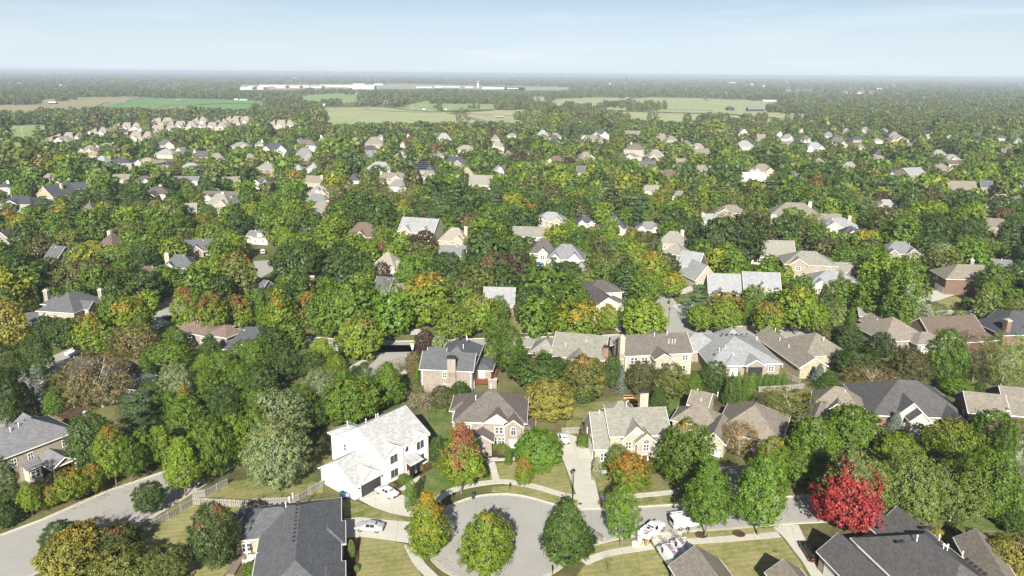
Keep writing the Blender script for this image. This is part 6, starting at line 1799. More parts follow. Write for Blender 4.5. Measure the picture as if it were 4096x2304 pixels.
def vehicle(name, label, cat, X, Y, rz, paint, st, wid, wheels, glass_rows, wr=.33, group=None, z=.016, extra=None, rough=.25):
    """st: stations (x, z_sill, z_belt, z_top, w_belt, w_top) from rear to front"""
    root = empty(name, (X, Y, z), rz); tag(root, label, cat, group)
    pm = plain('paint_%d_%d_%d' % tuple(int(v*99) for v in paint), paint, rough, spec=.5)
    m = MB(); rows = []
    for x, zs, zb, zt, wb, wt in st:
        w_ = wid/2
        half = [(w_*.86*wb, zs), (w_*wb, zs+.16), (w_*wb, (zs+zb)/2+.1), (w_*wb*.96, zb), (w_*wt, zt-.035), (w_*wt*.86, zt)]
        rows.append([(x, y, z_) for y, z_ in half] + [(x, -y, z_) for y, z_ in half[::-1]])
    n = len(rows[0])
    for a, b in zip(rows, rows[1:]):
        for i in range(n):
            j = (i+1) % n; m.face([a[i], b[i], b[j], a[j]])
    m.face(rows[0]); m.face(rows[-1][::-1])
    b = m.build('body', pm, root, smooth=False)
    bm = bmesh.new(); bm.from_mesh(b.data); bmesh.ops.remove_doubles(bm, verts=bm.verts[:], dist=.001); bmesh.ops.recalc_face_normals(bm, faces=bm.faces[:]); bm.to_mesh(b.data); bm.free()
    mo = b.modifiers.new('round', 'BEVEL'); mo.width = .05; mo.segments = 2; mo.limit_method = 'ANGLE'; mo.angle_limit = math.radians(25); b.data.polygons.foreach_set('use_smooth', [True]*len(b.data.polygons))
    def gl(nm, quad, off=.012):
        a, b_, c, d = map(Vector, quad); nr = (b_-a).cross(d-a).normalized(); ctr = (a+b_+c+d)/4
        m = MB(); ins = [p + (ctr-p)*.1 for p in (a,b_,c,d)]; m.hexa([p - nr*.01 for p in ins], [p + nr*off for p in ins]); m.build(nm, CGLASS, root)
    for kind, i in glass_rows:
        a, b_ = rows[i], rows[i+1]
        if kind == 'side':
            gl('side_window', (a[4], a[3], b_[3], b_[4])); gl('side_window', (a[n-5], b_[n-5], b_[n-4], a[n-4]))
        elif kind == 'front': gl('windscreen', (a[5], b_[4], b_[n-5], a[n-6]))
        elif kind == 'rear': gl('rear_window', (a[4], b_[5], b_[n-6], a[n-5]))
        elif kind == 'rearface': gl('rear_window', (a[4], a[n-5], a[n-4], a[3]))
    for x in wheels:
        for s in (1, -1):
            w_ = link('wheel', _tyre, root, (x, s*(wid/2-.1), wr), 0, (wr, wr*.85, wr)); link('rim', _rim, w_)
    x0, x1 = st[0][0], st[-1][0]; zb = st[0][2]; zf = st[-1][2]
    for s in (1, -1):
        m = MB(); m.box(-.05,.05,-.2,.2,-.1,.1); m.build('tail_light', LAMPR, root, loc=(x0-.005, s*wid*.36*st[0][4], zb-.08)); m = MB(); m.box(-.12,.06,-.2,.2,-.07,.07); m.build('headlight', LAMPW, root, loc=(x1-.02, s*wid*.33, zf-.06))
        m = MB(); m.hexa([(-.06,0,-.05),(.08,0,-.05),(.08,.2,-.06),(-.04,.2,-.06)], [(-.06,0,.08),(.08,0,.08),(.08,.2,.09),(-.04,.2,.09)]); o = m.build('mirror', pm, root, loc=(st[min(len(st)-2, max(1, len(st)*2//3-1))][0], s*wid*.47, st[len(st)//2][2]+.06)); o.scale = (1, s, 1)
    m = MB(); m.box(-.06,.04,-wid*.44,wid*.44,.0,.16); m.build('bumper', CHROME, root, loc=(x0+.0, 0, st[0][1]+.02))
    return root
def along(t, a, b):
    A, B = P(t, *a), P(t, *b); return (A[0]+B[0])/2, (A[1]+B[1])/2, math.atan2(B[1]-A[1], B[0]-A[0])
def by_wheels(rear, front, left, wid=1.8):
    R_, F_ = P('S', *rear)[:2], P('S', *front)[:2]; u = (F_-R_)/np.linalg.norm(F_-R_); n = np.array([-u[1], u[0]])*(-1 if left else 1)
    c = (R_+F_)/2 + n*(wid/2-.1); print('wheelbase', round(float(np.linalg.norm(F_-R_)), 2)); return c[0], c[1], math.atan2(u[1], u[0])
SED = [(-2.32,.42,.8,.92,.86,.74), (-2.2,.3,.92,1.02,.95,.8), (-1.75,.24,.96,1.06,1,.8), (-1.0,.22,.95,1.4,1,.68), (-.2,.2,.94,1.46,1,.7), (.45,.2,.93,1.43,1,.69), (1.15,.22,.93,1.02,1,.78), (1.95,.26,.82,.9,.97,.74), (2.25,.32,.68,.76,.88,.68), (2.36,.4,.58,.62,.78,.6)]
SG = [('rear',2),('side',3),('side',4),('front',5)]
def sedan(label, X, Y, rz, paint, **k): return vehicle('parked_car', label, 'car', X, Y, rz, paint, SED, 1.8, (-1.35,1.42), SG, group='cars parked on drives and kerbs', **k)
x, y, a = by_wheels((1507.6,2133), (1441,2128.5), True); sedan("silver sedan parked across the concrete driveway", x, y, a, (.36,.37,.39), z=.055, rough=.2)
x, y, a = by_wheels((1556.2,1997), (1514.8,1977), True); sedan("white sedan parked in front of the black garage door", x, y, a, (.68,.69,.7), z=.055)
x, y, a = along('A3', (540,375), (500,300)); sedan("white sedan at the top of the long side driveway", x, y, a, (.68,.69,.7), z=.055)
x, y, a = along('A3', (700,1130), (838,1175)); sedan("grey-beige sedan half hidden behind the dark round tree", x-.6, y+.5, a-.1, (.24,.21,.19), z=.016)
SUV = [(-2.35,.42,1.0,1.62,.9,.74), (-2.2,.32,1.02,1.74,.98,.76), (-1.2,.26,1.02,1.78,1,.76), (-.3,.26,1.0,1.78,1,.77), (.5,.26,1.0,1.72,1,.74), (1.2,.28,1.0,1.12,1,.8), (2.1,.32,.92,1.0,.97,.78), (2.4,.42,.72,.8,.84,.7)]
x, y, a = along('A4', (540,1350), (450,1210)); vehicle('parked_suv', "black car in the shaded driveway beside the broad charcoal roof", 'car', x, y, a, (.01,.01,.012), SUV, 1.88, (-1.42,1.5), [('rearface',0),('side',1),('side',2),('side',3),('front',4)], .37, z=.06)
x, y, a = along('B2', (110,40), (105,15)); vehicle('parked_suv', "white car parked at the far cul-de-sac driveway", 'car', x, y, a, (.78,.78,.78), SUV, 1.88, (-1.42,1.5), [('rearface',0),('side',1),('side',2),('side',3),('front',4)], .37)
x, y, a = along('B3', (1000,585), (998,555)); vehicle('parked_suv', "black car below the cream gabled house's garage", 'car', x, y, a, (.012,.012,.016), SUV, 1.88, (-1.42,1.5), [('rearface',0),('side',1),('side',2),('front',4)], .37)
x, y, a = along('C2', (745,615), (740,600)); vehicle('parked_suv', "white car beside the tan house with a dormer", 'car', x, y, a+.4, (.78,.78,.78), SUV, 1.88, (-1.42,1.5), [('rearface',0),('side',1),('side',2),('front',4)], .37)
x, y, a = along('B3', (1620,300), (1618,285)); vehicle('parked_suv', "silver car inside the open carport of the pale twin-roofed house", 'car', x, y, a+1, (.5,.5,.52), SUV, 1.88, (-1.42,1.5), [('rearface',0),('side',1),('side',2),('front',4)], .37)
VAN = [(-2.85,.45,1.15,2.02,.94,.82), (-2.78,.36,1.2,2.12,.99,.84), (-1.2,.32,1.2,2.16,1,.85), (.35,.32,1.2,2.16,1,.85), (1.25,.32,1.2,2.08,1,.82), (1.95,.34,1.14,1.3,1,.84), (2.6,.4,1.02,1.1,.95,.76), (2.82,.5,.8,.88,.86,.68)]
WHITEV = (.7,.71,.73)
def rack_van(label, X, Y, rz):
    r = vehicle('cargo_van', label, 'van', X, Y, rz, WHITEV, VAN, 1.98, (-1.65,1.75), [('rearface',0),('side',3),('front',4)], .37, 'white vans with ladder racks', z=.055)
    m = MB()
    for x in (-2.3,-.6,1.0):
        m.tube((x,-.8,2.42),(x,.8,2.42),.035,n=5); [m.tube((x,s*.8,2.05),(x,s*.8,2.42),.03,n=5) for s in (-1,1)]
    for s in (-.8,.8): m.tube((-2.5,s,2.42),(1.2,s,2.42),.03,n=5)
    m.build('roof_rack', M_WHITEP, r); return r
LADR = plain('red_ladder_rail', (.2,.035,.04), .5)
def ladder(label, X, Y, z, rz, L_=5.2, mat=None):
    m = MB(); [m.box(-L_/2, L_/2, s-.025, s+.025, -.04, .04, 0) for s in (-.21,.21)]
    n = int(L_/.32); [m.box(-L_/2+.15+i*.32-.025, -L_/2+.15+i*.32+.025, -.18, .18, -.025, .025, 1) for i in range(n)]
    o = m.build('extension_ladder', [mat or LADR, M_STEEL]); o.location = (X, Y, z); o.rotation_euler = (0, 0, rz); tag(o, label, 'ladder', 'ladders on the van racks'); return o
x, y, a = by_wheels((2672,2274), (2637.6,2225), True, 1.98); rack_van("white work van parked in the driveway beside the mown corner lawn", x, y, a); X1, Y1, a1 = x, y, a
ladder("red-railed ladder on the van by the corner lawn", x+.05, y, 2.56, a)
x, y, a = x + 2.75*math.cos(a-1.5708) + .9*math.cos(a), y + 2.75*math.sin(a-1.5708) + .9*math.sin(a), a; rack_van("white work van in the driveway partly behind the tan garage roof", x, y, a)
ladder("red-railed ladder on the van behind the tan garage roof", x+.3*math.cos(a+1.57), y+.3*math.sin(a+1.57), 2.56, a)
x, y, a = by_wheels((2724,2122), (2790,2112), False, 1.98); rack_van("white work van on the street half under the fresh-green tree", x, y, a)
ladder("pale ladder on the street van under the fresh-green tree", x-.4, y+.3, 2.56, a, 5.0, M_WHITEP)
# utility pickup: cab and high-sided bed
def pickup(label, X, Y, rz, service, group=None, z=.016):
    st = [(-.55,.4,1.15,1.24,.97,.82), (-.5,.38,1.15,1.78,.98,.74), (.45,.36,1.14,1.84,1,.76), (.85,.36,1.14,1.8,1,.75), (1.55,.38,1.12,1.2,1,.85), (2.5,.42,1.05,1.13,.97,.82), (2.78,.5,.8,.9,.88,.72)]
    r = vehicle('pickup_truck', label, 'truck', X, Y, rz, WHITEV, st, 1.98, (-1.75,1.8), [('side',1),('side',2),('front',3),('rear',0)] if not service else [('side',1),('front',3),('rear',0)], .4, group, z)
    pm = r.children[0].data.materials[0]; m = MB(); hh = 1.5 if service else 1.15
    m.box(-2.75,-.58,-.9,.9,.62,.78)
    for s in (-1,1):
        y0, y1 = sorted((s*.99, s*(.62 if service else .9)))
        m.box(-2.75,-.58,y0,y1,.5,hh)
    m.box(-.7,-.57,-.9,.9,.78,hh-.02); m.box(-2.8,-2.7,-.9,.9,.6,hh-.1); m.build('cargo_bed', pm, r)
    m = MB(); m.box(-2.68,-.72,-.6 if service else -.88,.6 if service else .88,.781,.8); m.build('bed_floor', plain('bed_liner_tan', (.42,.33,.2), .8, .2) if service else CHROME, r); return r
x, y, a = by_wheels((2604,2161), (2648,2126), False, 1.98); pickup("white utility truck with high-sided bed standing across the kerb", x, y, a, True); TX, TY, TA = x, y, a
x, y, a = along('B1', (680,850), (560,890)); pickup("white crew-cab pickup parked along the shaded left street", x, y+.8, a, False)
# air-conditioner unit standing in the truck bed
m = MB(); m.box(-.42,.42,-.42,.42,0,.78,0); m.box(-.46,.46,-.46,.46,.78,.84,1); m.lathe([(.3,.842),(.3,.86)], 14, 2)
o = m.build('air_conditioner', [plain('grey_louvre', (.3,.3,.3), .6, .2, 20), plain('unit_cap', (.62,.62,.6), .5), VENTD]); o.location = (TX-1.2*math.cos(TA), TY-1.2*math.sin(TA), .82); o.rotation_euler = (0,0,TA); tag(o, "grey air-conditioning unit standing in the utility truck's bed", 'air conditioner')
# discarded units and frames behind the truck
c = P('A3', 1155, 1195)
def crate(name, label, cat, dx, dy, s, mat, rz=.2, tilt=0, hollow=False):
    m = MB(); X, Y, Z = s
    if hollow:
        for u, v in ((-1,-1),(1,-1),(1,1),(-1,1)): m.box(u*X/2-.05*(u>0)-.0, u*X/2+.05*(u<0)+.0, v*Y/2-.05*(v>0), v*Y/2+.05*(v<0), 0, Z) if False else m.box(min(u*X/2,u*X/2-u*.07), max(u*X/2,u*X/2-u*.07), min(v*Y/2,v*Y/2-v*.05), max(v*Y/2,v*Y/2-v*.05), 0, Z)
        for z_ in (0, Z*.5, Z-.07): m.box(-X/2, X/2, -Y/2+.001, Y/2-.001, z_, z_+.06)
        m.box(-.03,.03,-Y/2+.002,Y/2-.002,.06,Z*.98)
    else: m.box(-X/2,X/2,-Y/2,Y/2,0,Z); m.box(-X/2-.02,X/2+.02,-Y/2-.02,Y/2+.02,Z-.06,Z+.01); m.box(-X/2-.02,X/2+.02,-Y/2-.02,Y/2+.02,0,.06)
    o = m.build(name, mat); o.location = (c[0]+dx, c[1]+dy, .1); o.rotation_euler = (tilt, 0, rz); tag(o, label, cat); return o
crate('metal_cabinet', "grey metal cabinet standing at the truck's tailgate", 'cabinet', -.1, .5, (.7,.6,1.1), plain('cabinet_grey', (.55,.55,.54), .5))
crate('white_box', "white appliance box on the verge beside the grey cabinet", 'box', -.95, -.05, (.75,.5,.55), M_WHITEP)
crate('wooden_frame', "cream wooden frame leaning at the pavement behind the truck", 'frame', .05, -.55, (.85,.14,.95), plain('cream_wood', (.72,.6,.36), .6), .1, -.15, True)
crate('plywood_box', "brown plywood box beside the cream wooden frame", 'box', .95, -.1, (.5,.5,.85), plain('plywood_brown', (.36,.23,.11), .7, .15), .3)
# wheeled bins
def wheelie(label, t, x, y, colr, rz=0, dx=0):
    c = P(t, x, y); k = 'bin_%d' % int(sum(colr)*1000); m = MB()
    m.hexa([(-.24,-.28,.08),(.24,-.28,.08),(.24,.28,.08),(-.24,.28,.08)], [(-.3,-.36,.95),(.3,-.36,.95),(.3,.36,.95),(-.3,.36,.95)])
    root = empty('wheeled_bin', (c[0]+dx, c[1], .02), rz); tag(root, label, 'bin', 'wheeled bins at drives and kerbs'); mt = plain(k, colr, .5)
    m.build('bin_body', mt, root); l = MB(); l.hexa([(-.32,-.4,.955),(.32,-.4,.955),(.32,.4,.955),(-.32,.4,.955)], [(-.28,-.36,1.06),(.28,-.36,1.06),(.28,.38,1.09),(-.28,.38,1.09)]); l.tube((-.26,.44,.98),(.26,.44,.98),.03,n=5); l.build('lid', mt, root)
    for s in (-1,1): link('wheel', _tyre, root, (s*.27,.3,.12), math.pi/2, (.12,.1,.12))
    return root
GB, BB, KB = (.015,.05,.035), (.02,.06,.22), (.03,.03,.035)
wheelie("dark green bin by itself at the turning circle's top kerb", 'A2', 1838, 812, GB)
wheelie("dark green bin at the white house corner, first of three", 'A2', 757, 800, GB); wheelie("blue bin in the middle of three beside the white house", 'A2', 785, 808, BB); wheelie("pale grey-blue bin, last of three beside the white house", 'A2', 808, 815, (.3,.32,.38))
wheelie("green bin by the kerb next to the tall slim tree", 'A3', 1060, 1135, GB); wheelie("green bin half hidden in the slim tree's leaves", 'A3', 1025, 1140, GB)
wheelie("black bin at the head of the long side driveway", 'A3', 662, 285, KB); wheelie("blue recycling bin beside the end chimney wall", 'B3', 963, 935, BB)
wheelie("dark bin at the mouth of the side street", 'B3', 1397, 446, KB); wheelie("dark bin in front of the pale twin-roofed house", 'B3', 1610, 326, KB); wheelie("blue-black bin by the wide pale driveway", 'B4', 1470, 445, (.02,.025,.05)); wheelie("second dark bin beside the blue-black bin", 'B4', 1486, 448, KB)
wheelie("blue bin under the tan brick garage at the street", 'B3', 132, 515, BB); wheelie("dark bin in the left street's shade", 'B1', 238, 1030, KB)
# street lamps
def lamp(label, t, x, y, hgt=6.8):
    c = P(t, x, y); root = empty('street_lamp', (c[0], c[1], 0)); tag(root, label, 'street lamp', 'black street lamps'); m = MB(); m.lathe([(.16,0),(.16,.3),(.085,.45),(.07,hgt-.9)], 10); m.build('post', M_BLACK, root)
    m = MB(); m.lathe([(.1,hgt-.92),(.2,hgt-.85),(.28,hgt-.35)], 4); m.build('lantern_glass', plain('lantern_glass', (.16,.17,.18), .2), root)
    m = MB(); m.lathe([(.33,hgt-.36),(.3,hgt-.28),(.08,hgt-.05),(.03,hgt+.15)], 8); m.build('lantern_cap', M_BLACK, root); return root
lamp("black street lamp at the turning circle beside the long driveway", 'A3', 598, 850); lamp("black street lamp on the through street beside the round dark trees", 'B3', 192, 706); lamp("black street lamp beside the rust-topped trees on the left street", 'B1', 1448, 612)
lamp("slim lamp post at the side street's mouth", 'B3', 1394, 622, 5.5); lamp("lamp post hidden among oaks near the wide tan house", 'B1', 800, 850, 5.0); lamp("lamp post beside the orange tree by the tan hip roof", 'C1', 2245, 985, 6.5)
# mailboxes
def mailbox(label, t, x, y):
    c = P(t, x, y); root = empty('mailbox', (c[0], c[1], .09)); tag(root, label, 'mailbox', 'black kerbside mailboxes'); m = MB(); m.box(-.05,.05,-.05,.05,0,1.15); m.box(-.04,.04,-.45,.05,.95,1.02); m.build('post', M_BLACK, root)
    m = MB(); m.hexa([(-.13,-.5,1.02),(.13,-.5,1.02),(.13,.12,1.02),(-.13,.12,1.02)], [(-.13,-.5,1.2),(.13,-.5,1.2),(.13,.12,1.2),(-.13,.12,1.2)]); m.hexa([(-.13,-.5,1.2),(.13,-.5,1.2),(.13,.12,1.2),(-.13,.12,1.2)], [(-.05,-.5,1.3),(.05,-.5,1.3),(.05,.12,1.3),(-.05,.12,1.3)]); m.build('letter_box', M_BLACK, root)
mailbox("black mailbox on the verge above the turning circle", 'A3', 82, 742); mailbox("black mailbox under the street van's side", 'A3', 1548, 1105); mailbox("black mailbox at the lower rim of the turning circle", 'A3', 432, 1440); mailbox("black mailbox beside the orange-red maple trunk", 'A2', 1675, 820); mailbox("black mailbox at the right street's kerb", 'B4', 1655, 490)
# round red sign with yellow plate and blue plate
c = P('B2', 1347, 875); root = empty('road_sign', (c[0], c[1], 0)); tag(root, "round red and white sign with yellow plate above and blue plate below", 'sign')
m = MB(); m.tube((0,0,0),(0,0,3.4),.045,n=6); m.build('post', M_STEEL, root)
def plate(nm, pts_, y, mat): m = MB(); m.hexa([(x,y,z) for x,z in pts_], [(x,y-.02,z) for x,z in pts_]); m.build(nm, mat, root)
cir = lambda r, a0=0, a1=2*math.pi, n=24: [(r*math.cos(t), 2.75+r*math.sin(t)) for t in np.linspace(a0, a1, n)[:-1 if a1-a0 > 6 else None]]
SR, SW, SY, SB = plain('sign_red', (.6,.02,.03), .5), plain('sign_white', (.82,.82,.82), .5), plain('sign_yellow', (.8,.62,.01), .5), plain('sign_blue', (.35,.55,.78), .5)
plate('sign_disc', cir(.42), -.06, SW); plate('red_band', cir(.35, math.radians(22), math.radians(158), 12), -.085, SR); plate('red_band', cir(.35, math.radians(202), math.radians(338), 12), -.085, SR)
plate('yellow_plate', [(-.5,3.22),(.5,3.18),(.5,3.44),(-.5,3.48)], -.06, SY); plate('blue_plate', [(-.24,1.72),(.24,1.72),(.24,2.3),(-.24,2.3)], -.06, SB); plate('white_panel', [(-.22,2.05),(.22,2.05),(.22,2.28),(-.22,2.28)], -.09, SW)
# green street-name sign
c = P('B4', 1658, 488); root = empty('street_name_sign', (c[0], c[1], 0)); tag(root, "green street name blades on a post by the wide pale driveway", 'sign'); m = MB(); m.tube((0,0,0),(0,0,2.9),.04,n=6); m.build('post', M_STEEL, root)
GS = plain('sign_green', (.02,.2,.12), .5); m = MB(); m.box(.05,1.0,-.02,.02,2.55,2.8); m.build('name_blade', GS, root); m = MB(); m.box(-.02,.02,-.9,-.05,2.75,2.98); m.box(-.5,.0,-.019,.019,2.3,2.5); m.build('name_blade', GS, root)
# board fences, board by board
_bd = {}
def fence(label, line, hgt=1.5, step=.19, gap=.03, mat=None, mats=None):
    mat = mat or M_WOOD; line = [np.array(p) for p in line]; root = empty('board_fence', (line[0][0], line[0][1], 0)); tag(root, label, 'fence', 'board fences around the back yards'); o0 = line[0]
    if hgt not in _bd:
        m = MB(); m.hexa([(-.08,-.012,.05),(.08,-.012,.05),(.08,.012,.05),(-.08,.012,.05)], [(-.08,-.012,hgt-.06),(.08,-.012,hgt-.06),(.08,.012,hgt-.06),(-.08,.012,hgt-.06)]); m.hexa([(-.08,-.012,hgt-.06),(.08,-.012,hgt-.06),(.08,.012,hgt-.06),(-.08,.012,hgt-.06)], [(-.045,-.012,hgt),(.045,-.012,hgt),(.045,.012,hgt),(-.045,.012,hgt)])
        _bd[hgt] = m
    bm_ = _bd.get((hgt, mat.name)) or _bd[hgt].mesh('board', mat); _bd[(hgt, mat.name)] = bm_
    rnd = random.Random(len(line)); cnt = 0
    for a, b in zip(line, line[1:]):
        d = b-a; l = float(np.linalg.norm(d)); n = max(1, int(l/step)); rz = math.atan2(d[1], d[0]); u = d/l; nr = np.array([-u[1], u[0]])
        for i in range(n):
            p = a - o0 + u*(i+.5)*l/n + nr*(.035 if i % 2 else -.035); cnt += 1
            link('board', bm_, root, (p[0], p[1], rnd.uniform(-.03,.02)), rz + rnd.uniform(-.04,.04), (1.02, 1, rnd.uniform(.97,1.03)))
        m = MB(); q = a - o0; e = b - o0
        for z_ in (.35, hgt-.35): m.hexa([(*(q-nr*.02),z_-.05),(*(e-nr*.02),z_-.05),(*(e+nr*.02),z_-.05),(*(q+nr*.02),z_-.05)], [(*(q-nr*.02),z_+.05),(*(e-nr*.02),z_+.05),(*(e+nr*.02),z_+.05),(*(q+nr*.02),z_+.05)])
        m.build('rail', mat, root)
        for i in range(int(l/2.4)+1):
            p = q + (e-q)*min(1, i*2.4/l); m = MB(); m.box(-.06,.06,-.06,.06,0,hgt+.06); m.build('fence_post', mat, root, loc=(p[0], p[1], 0))
    return root
fence("weathered board fence curving along the left road to its corner", pts('A1', '1090,1112 1165,1090 1280,1040 1390,985 1500,920 1592,868'))
fence("weathered board fence running from the road corner behind the magnolia", pts('A1', '1592,868 1750,872 1900,880 2070,890'))
fence("grey board fence below the silver maple along the road", pts('A1', '1592,812 1690,800 1790,748 1880,700'))
fence("pale board fence from the silver maple to the white house corner", pts('A2', '25,872 200,865 325,862 400,835 500,775 610,712'))
fence("grey picket fence around the arborvitae hedge garden", pts('B4', '70,1180 200,1172 330,1165 445,1150'), 1.5); fence("grey picket fence between the yellow gable and the blue spruce", pts('B4', '300,1060 350,1085 420,1110'), 1.5)
fence("honey-coloured fence beside the tan many-gabled house", pts('B4', '60,158 160,152 262,142'), 1.8, .3, mat=plain('cedar_wood', (.5,.3,.13), .8, .15)); fence("wooden fence behind the green yard of the grey twin-block house", pts('B4', '1350,160 1400,165 1460,160'), 1.6, .3); fence("pale fence behind the pale twin-roofed house", pts('B3', '1790,175 1850,172 1925,170'), 1.6, .35, mat=MATS['cedar_wood']); fence("white lattice fence beside the brown hip-roofed house", pts('C2', '735,1105 790,1110 850,1108'), 1.6, .4, mat=M_WHITEP)
fence("brown board fence behind the long side driveway", pts('A3', '510,280 600,278 655,276'), 1.5, .2)
# patio furniture on the deck behind the dark purple roof
dk = pts('A1', '1960,1190 2040,1170 2140,1250 2140,1330 1990,1345 1930,1450 1860,1449')
poly_slab('patio', dk, .0, .32, plain('grey_deck_boards', (.2,.16,.12), .85, .25, 4))
def at(t, x, y, z=0): p = P(t, x, y, z); return p[0], p[1], z
X, Y, _ = at('A1', 2065, 1300, 1.05); root = empty('patio_table', (X, Y, .32)); tag(root, "white patio table on the wooden deck", 'table'); m = MB(); m.box(-.55,.55,-.8,.8,.7,.76); m.build('table_top', M_WHITEP, root); [link('leg', _l, root, (sx*.48, sy*.7, 0)) for _l in [(lambda mm: (mm.box(-.04,.04,-.04,.04,0,.7), mm.mesh('leg', M_WHITEP))[1])(MB())] for sx in (-1,1) for sy in (-1,1)]
o = MB(); o.lathe([(.06,.0),(.05,1.0),(.13,1.1),(.17,1.9),(.12,2.5),(.03,2.8)], 10); o = o.build('closed_parasol', plain('parasol_cloth', (.78,.76,.72), .8)); o.location = (X-.75, Y+.6, .32); tag(o, "white closed parasol standing beside the patio table", 'parasol')
cm_ = MB(); cm_.box(-.24,.24,-.24,.24,.4,.45); cm_.box(-.24,.24,.2,.25,.45,.9); [cm_.box(a-.02,a+.02,b-.02,b+.02,0,.4) for a in (-.21,.21) for b in (-.21,.21)]; cm_ = cm_.mesh('patio_chair', M_WHITEP)
for dx, dy, rz, lb in ((-.85,-.3,1.5,'far parasol side'), (.85,-.4,-1.5,'roof side'), (.0,-1.2,3.1,'railing end')):
    o = link('patio_chair', cm_, None, (X+dx, Y+dy, .32), rz); tag(o, "white patio chair at the table's " + lb, 'chair', 'patio chairs')
m = MB(); a_, b_, c_ = at('A2', 42, 1265, 3.1), at('A2', 175, 1212, 3.4), at('A2', 95, 1262, 3.0); m.hexa([a_, c_, b_], [(p[0],p[1],p[2]+.04) for p in (a_, c_, b_)]); o = m.build('shade_sail', plain('white_sail_cloth', (.82,.82,.8), .8)); tag(o, "white triangular shade sail at the edge of the dark roof", 'shade sail')
# red deck table, brick outdoor fireplace
q = P('B2', 1990, 1045, .82); root = empty('picnic_table', (q[0], q[1], .82)); tag(root, "dark picnic table on the red wooden deck", 'table'); m = MB(); m.box(-.9,.9,-.4,.4,.7,.77); m.build('table_top', CHROME, root)
for s in (-1,1): m = MB(); m.box(-.9,.9,s*.75-.14,s*.75+.14,.4,.46); [m.box(a-.05,a+.05,s*.75-.12,s*.75+.12,0,.4) for a in (-.7,.7)]; m.build('bench', CHROME, root)
q = P('B2', 2008, 1155); m = MB(); m.box(-1.0,1.0,-.5,.5,0,2.3,0); m.box(-1.1,1.1,-.6,.6,2.3,2.42,1); m.box(-.4,.3,-.3,.3,2.42,2.7,2); o = m.build('outdoor_fireplace', [WALL['rosy'], M_KERB, VENTD]); o.location = (q[0], q[1]+1, 0); tag(o, "brick outdoor fireplace with pale cap behind the dusky hip roof", 'fireplace')
# blue parasols by the grey many-gabled house
def parasol(label, t, x, y, hgt, r, mat, closed=False):
    q = P(t, x, y); root = empty('parasol', (q[0], q[1], 0)); tag(root, label, 'parasol'); m = MB(); m.tube((0,0,0),(0,0,hgt),.03,n=6); m.build('pole', M_STEEL, root); m = MB()
    m.lathe([(r,hgt-.55),(r*.55,hgt-.2),(.03,hgt)] if not closed else [(.08,hgt*.35),(.2,hgt*.5),(.12,hgt*.9),(.02,hgt+.05)], 8); m.build('canopy', mat, root)
SBL = plain('blue_cloth', (.02,.2,.55), .7); parasol("bright blue open parasol beside the grey many-gabled house", 'B3', 327, 150, 2.6, 1.6, SBL); parasol("second blue parasol just below the bright blue one", 'B3', 330, 175, 2.3, 1.3, SBL); parasol("beige closed parasol beside the small swimming pool", 'B3', 360, 295, 2.8, 1.2, plain('beige_cloth', (.5,.46,.38), .8), True)
o = poly_slab('pool_terrace', pts('B3', '320,296 360,288 400,300 380,330 330,325'), 0, .1, M_CONC); 
o = poly_slab('swimming_pool', pts('B3', '355,322 385,312 430,330 420,342 370,338'), 0, .14, plain('pool_water', (.05,.2,.42), .05, spec=.5), None); tag(o, "small blue swimming pool beside the beige closed parasol", 'pool')
# flag on the pale twin-roofed house
q = P('B3', 1583, 275); root = empty('flag', (q[0], q[1], 0)); tag(root, "red white and blue flag hanging at the carport", 'flag'); m = MB(); m.tube((0,0,1.4),(.5,-.9,3.0),.025,n=5); m.build('flag_pole', M_STEEL, root); m = MB()
for i in range(7): m.box(-.02,.02,-.75+i*.1,-.655+i*.1,1.55,2.7,i % 2)
m.box(-.03,.03,-.45,-.05,2.15,2.72,2); m.build('flag_cloth', [SR, SW, plain('flag_blue', (.02,.04,.2), .7)], root)
# air conditioners beside houses, garden pots, pumpkins, trampoline
def ac(label, t, x, y):
    q = P(t, x, y); m = MB(); m.box(-.5,.5,-.5,.5,0,.1,1); m.box(-.42,.42,-.42,.42,.1,.9,0); m.lathe([(.36,.9),(.34,.96)], 12, 1); o = m.build('air_conditioner', [MATS['grey_louvre'], MATS['unit_cap']]); o.location = (q[0], q[1], 0); tag(o, label, 'air conditioner', 'outdoor cooling units')
ac("pale cooling unit on the bark mulch beside the left grey roof", 'A1', 705, 125); ac("cooling unit at the yellow gable's side wall", 'B4', 145, 850); ac("cooling unit further along the yellow gable house wall", 'B4', 275, 965)
for t, x, y, s, lb in (('A2',1318,612,.28,"orange pumpkin at the black porch columns' foot"), ('A2',1297,590,.2,"small orange pumpkin higher on the porch step")):
    q = P(t, x, y); m = MB(); m.lathe([(s*.5,0),(s*.95,s*.3),(s,s*.75),(s*.7,s*1.3),(s*.15,s*1.4),(.03,s*1.7)], 12); o = m.build('pumpkin', plain('pumpkin_orange', (.6,.2,.03), .5, .1, 9), smooth=True); o.location = (q[0], q[1], .15); tag(o, lb, 'pumpkin', 'porch pumpkins')
for t, x, y, c_, lb in (('A3',557,265,(.8,.78,.74),"white garden pot beyond the long driveway's head"), ('A3',543,262,(.5,.12,.05),"terracotta red garden pot beyond the white sedan")):
    q = P(t, x, y); m = MB(); m.lathe([(.2,0),(.32,.5),(.36,.55),(.3,.6)], 12); o = m.build('garden_pot', plain('pot_%d' % int(c_[0]*10), c_, .6)); o.location = (q[0], q[1], 0); tag(o, lb, 'pot')
q = P('C4', 2545, 1215); root = empty('trampoline', (q[0], q[1], 0)); tag(root, "round trampoline with grey mat at the far edge of the yard", 'trampoline'); m = MB(); m.lathe([(1.9,.85),(1.9,.92)], 20); m.build('mat', CHROME, root); m = MB(); _n = 20
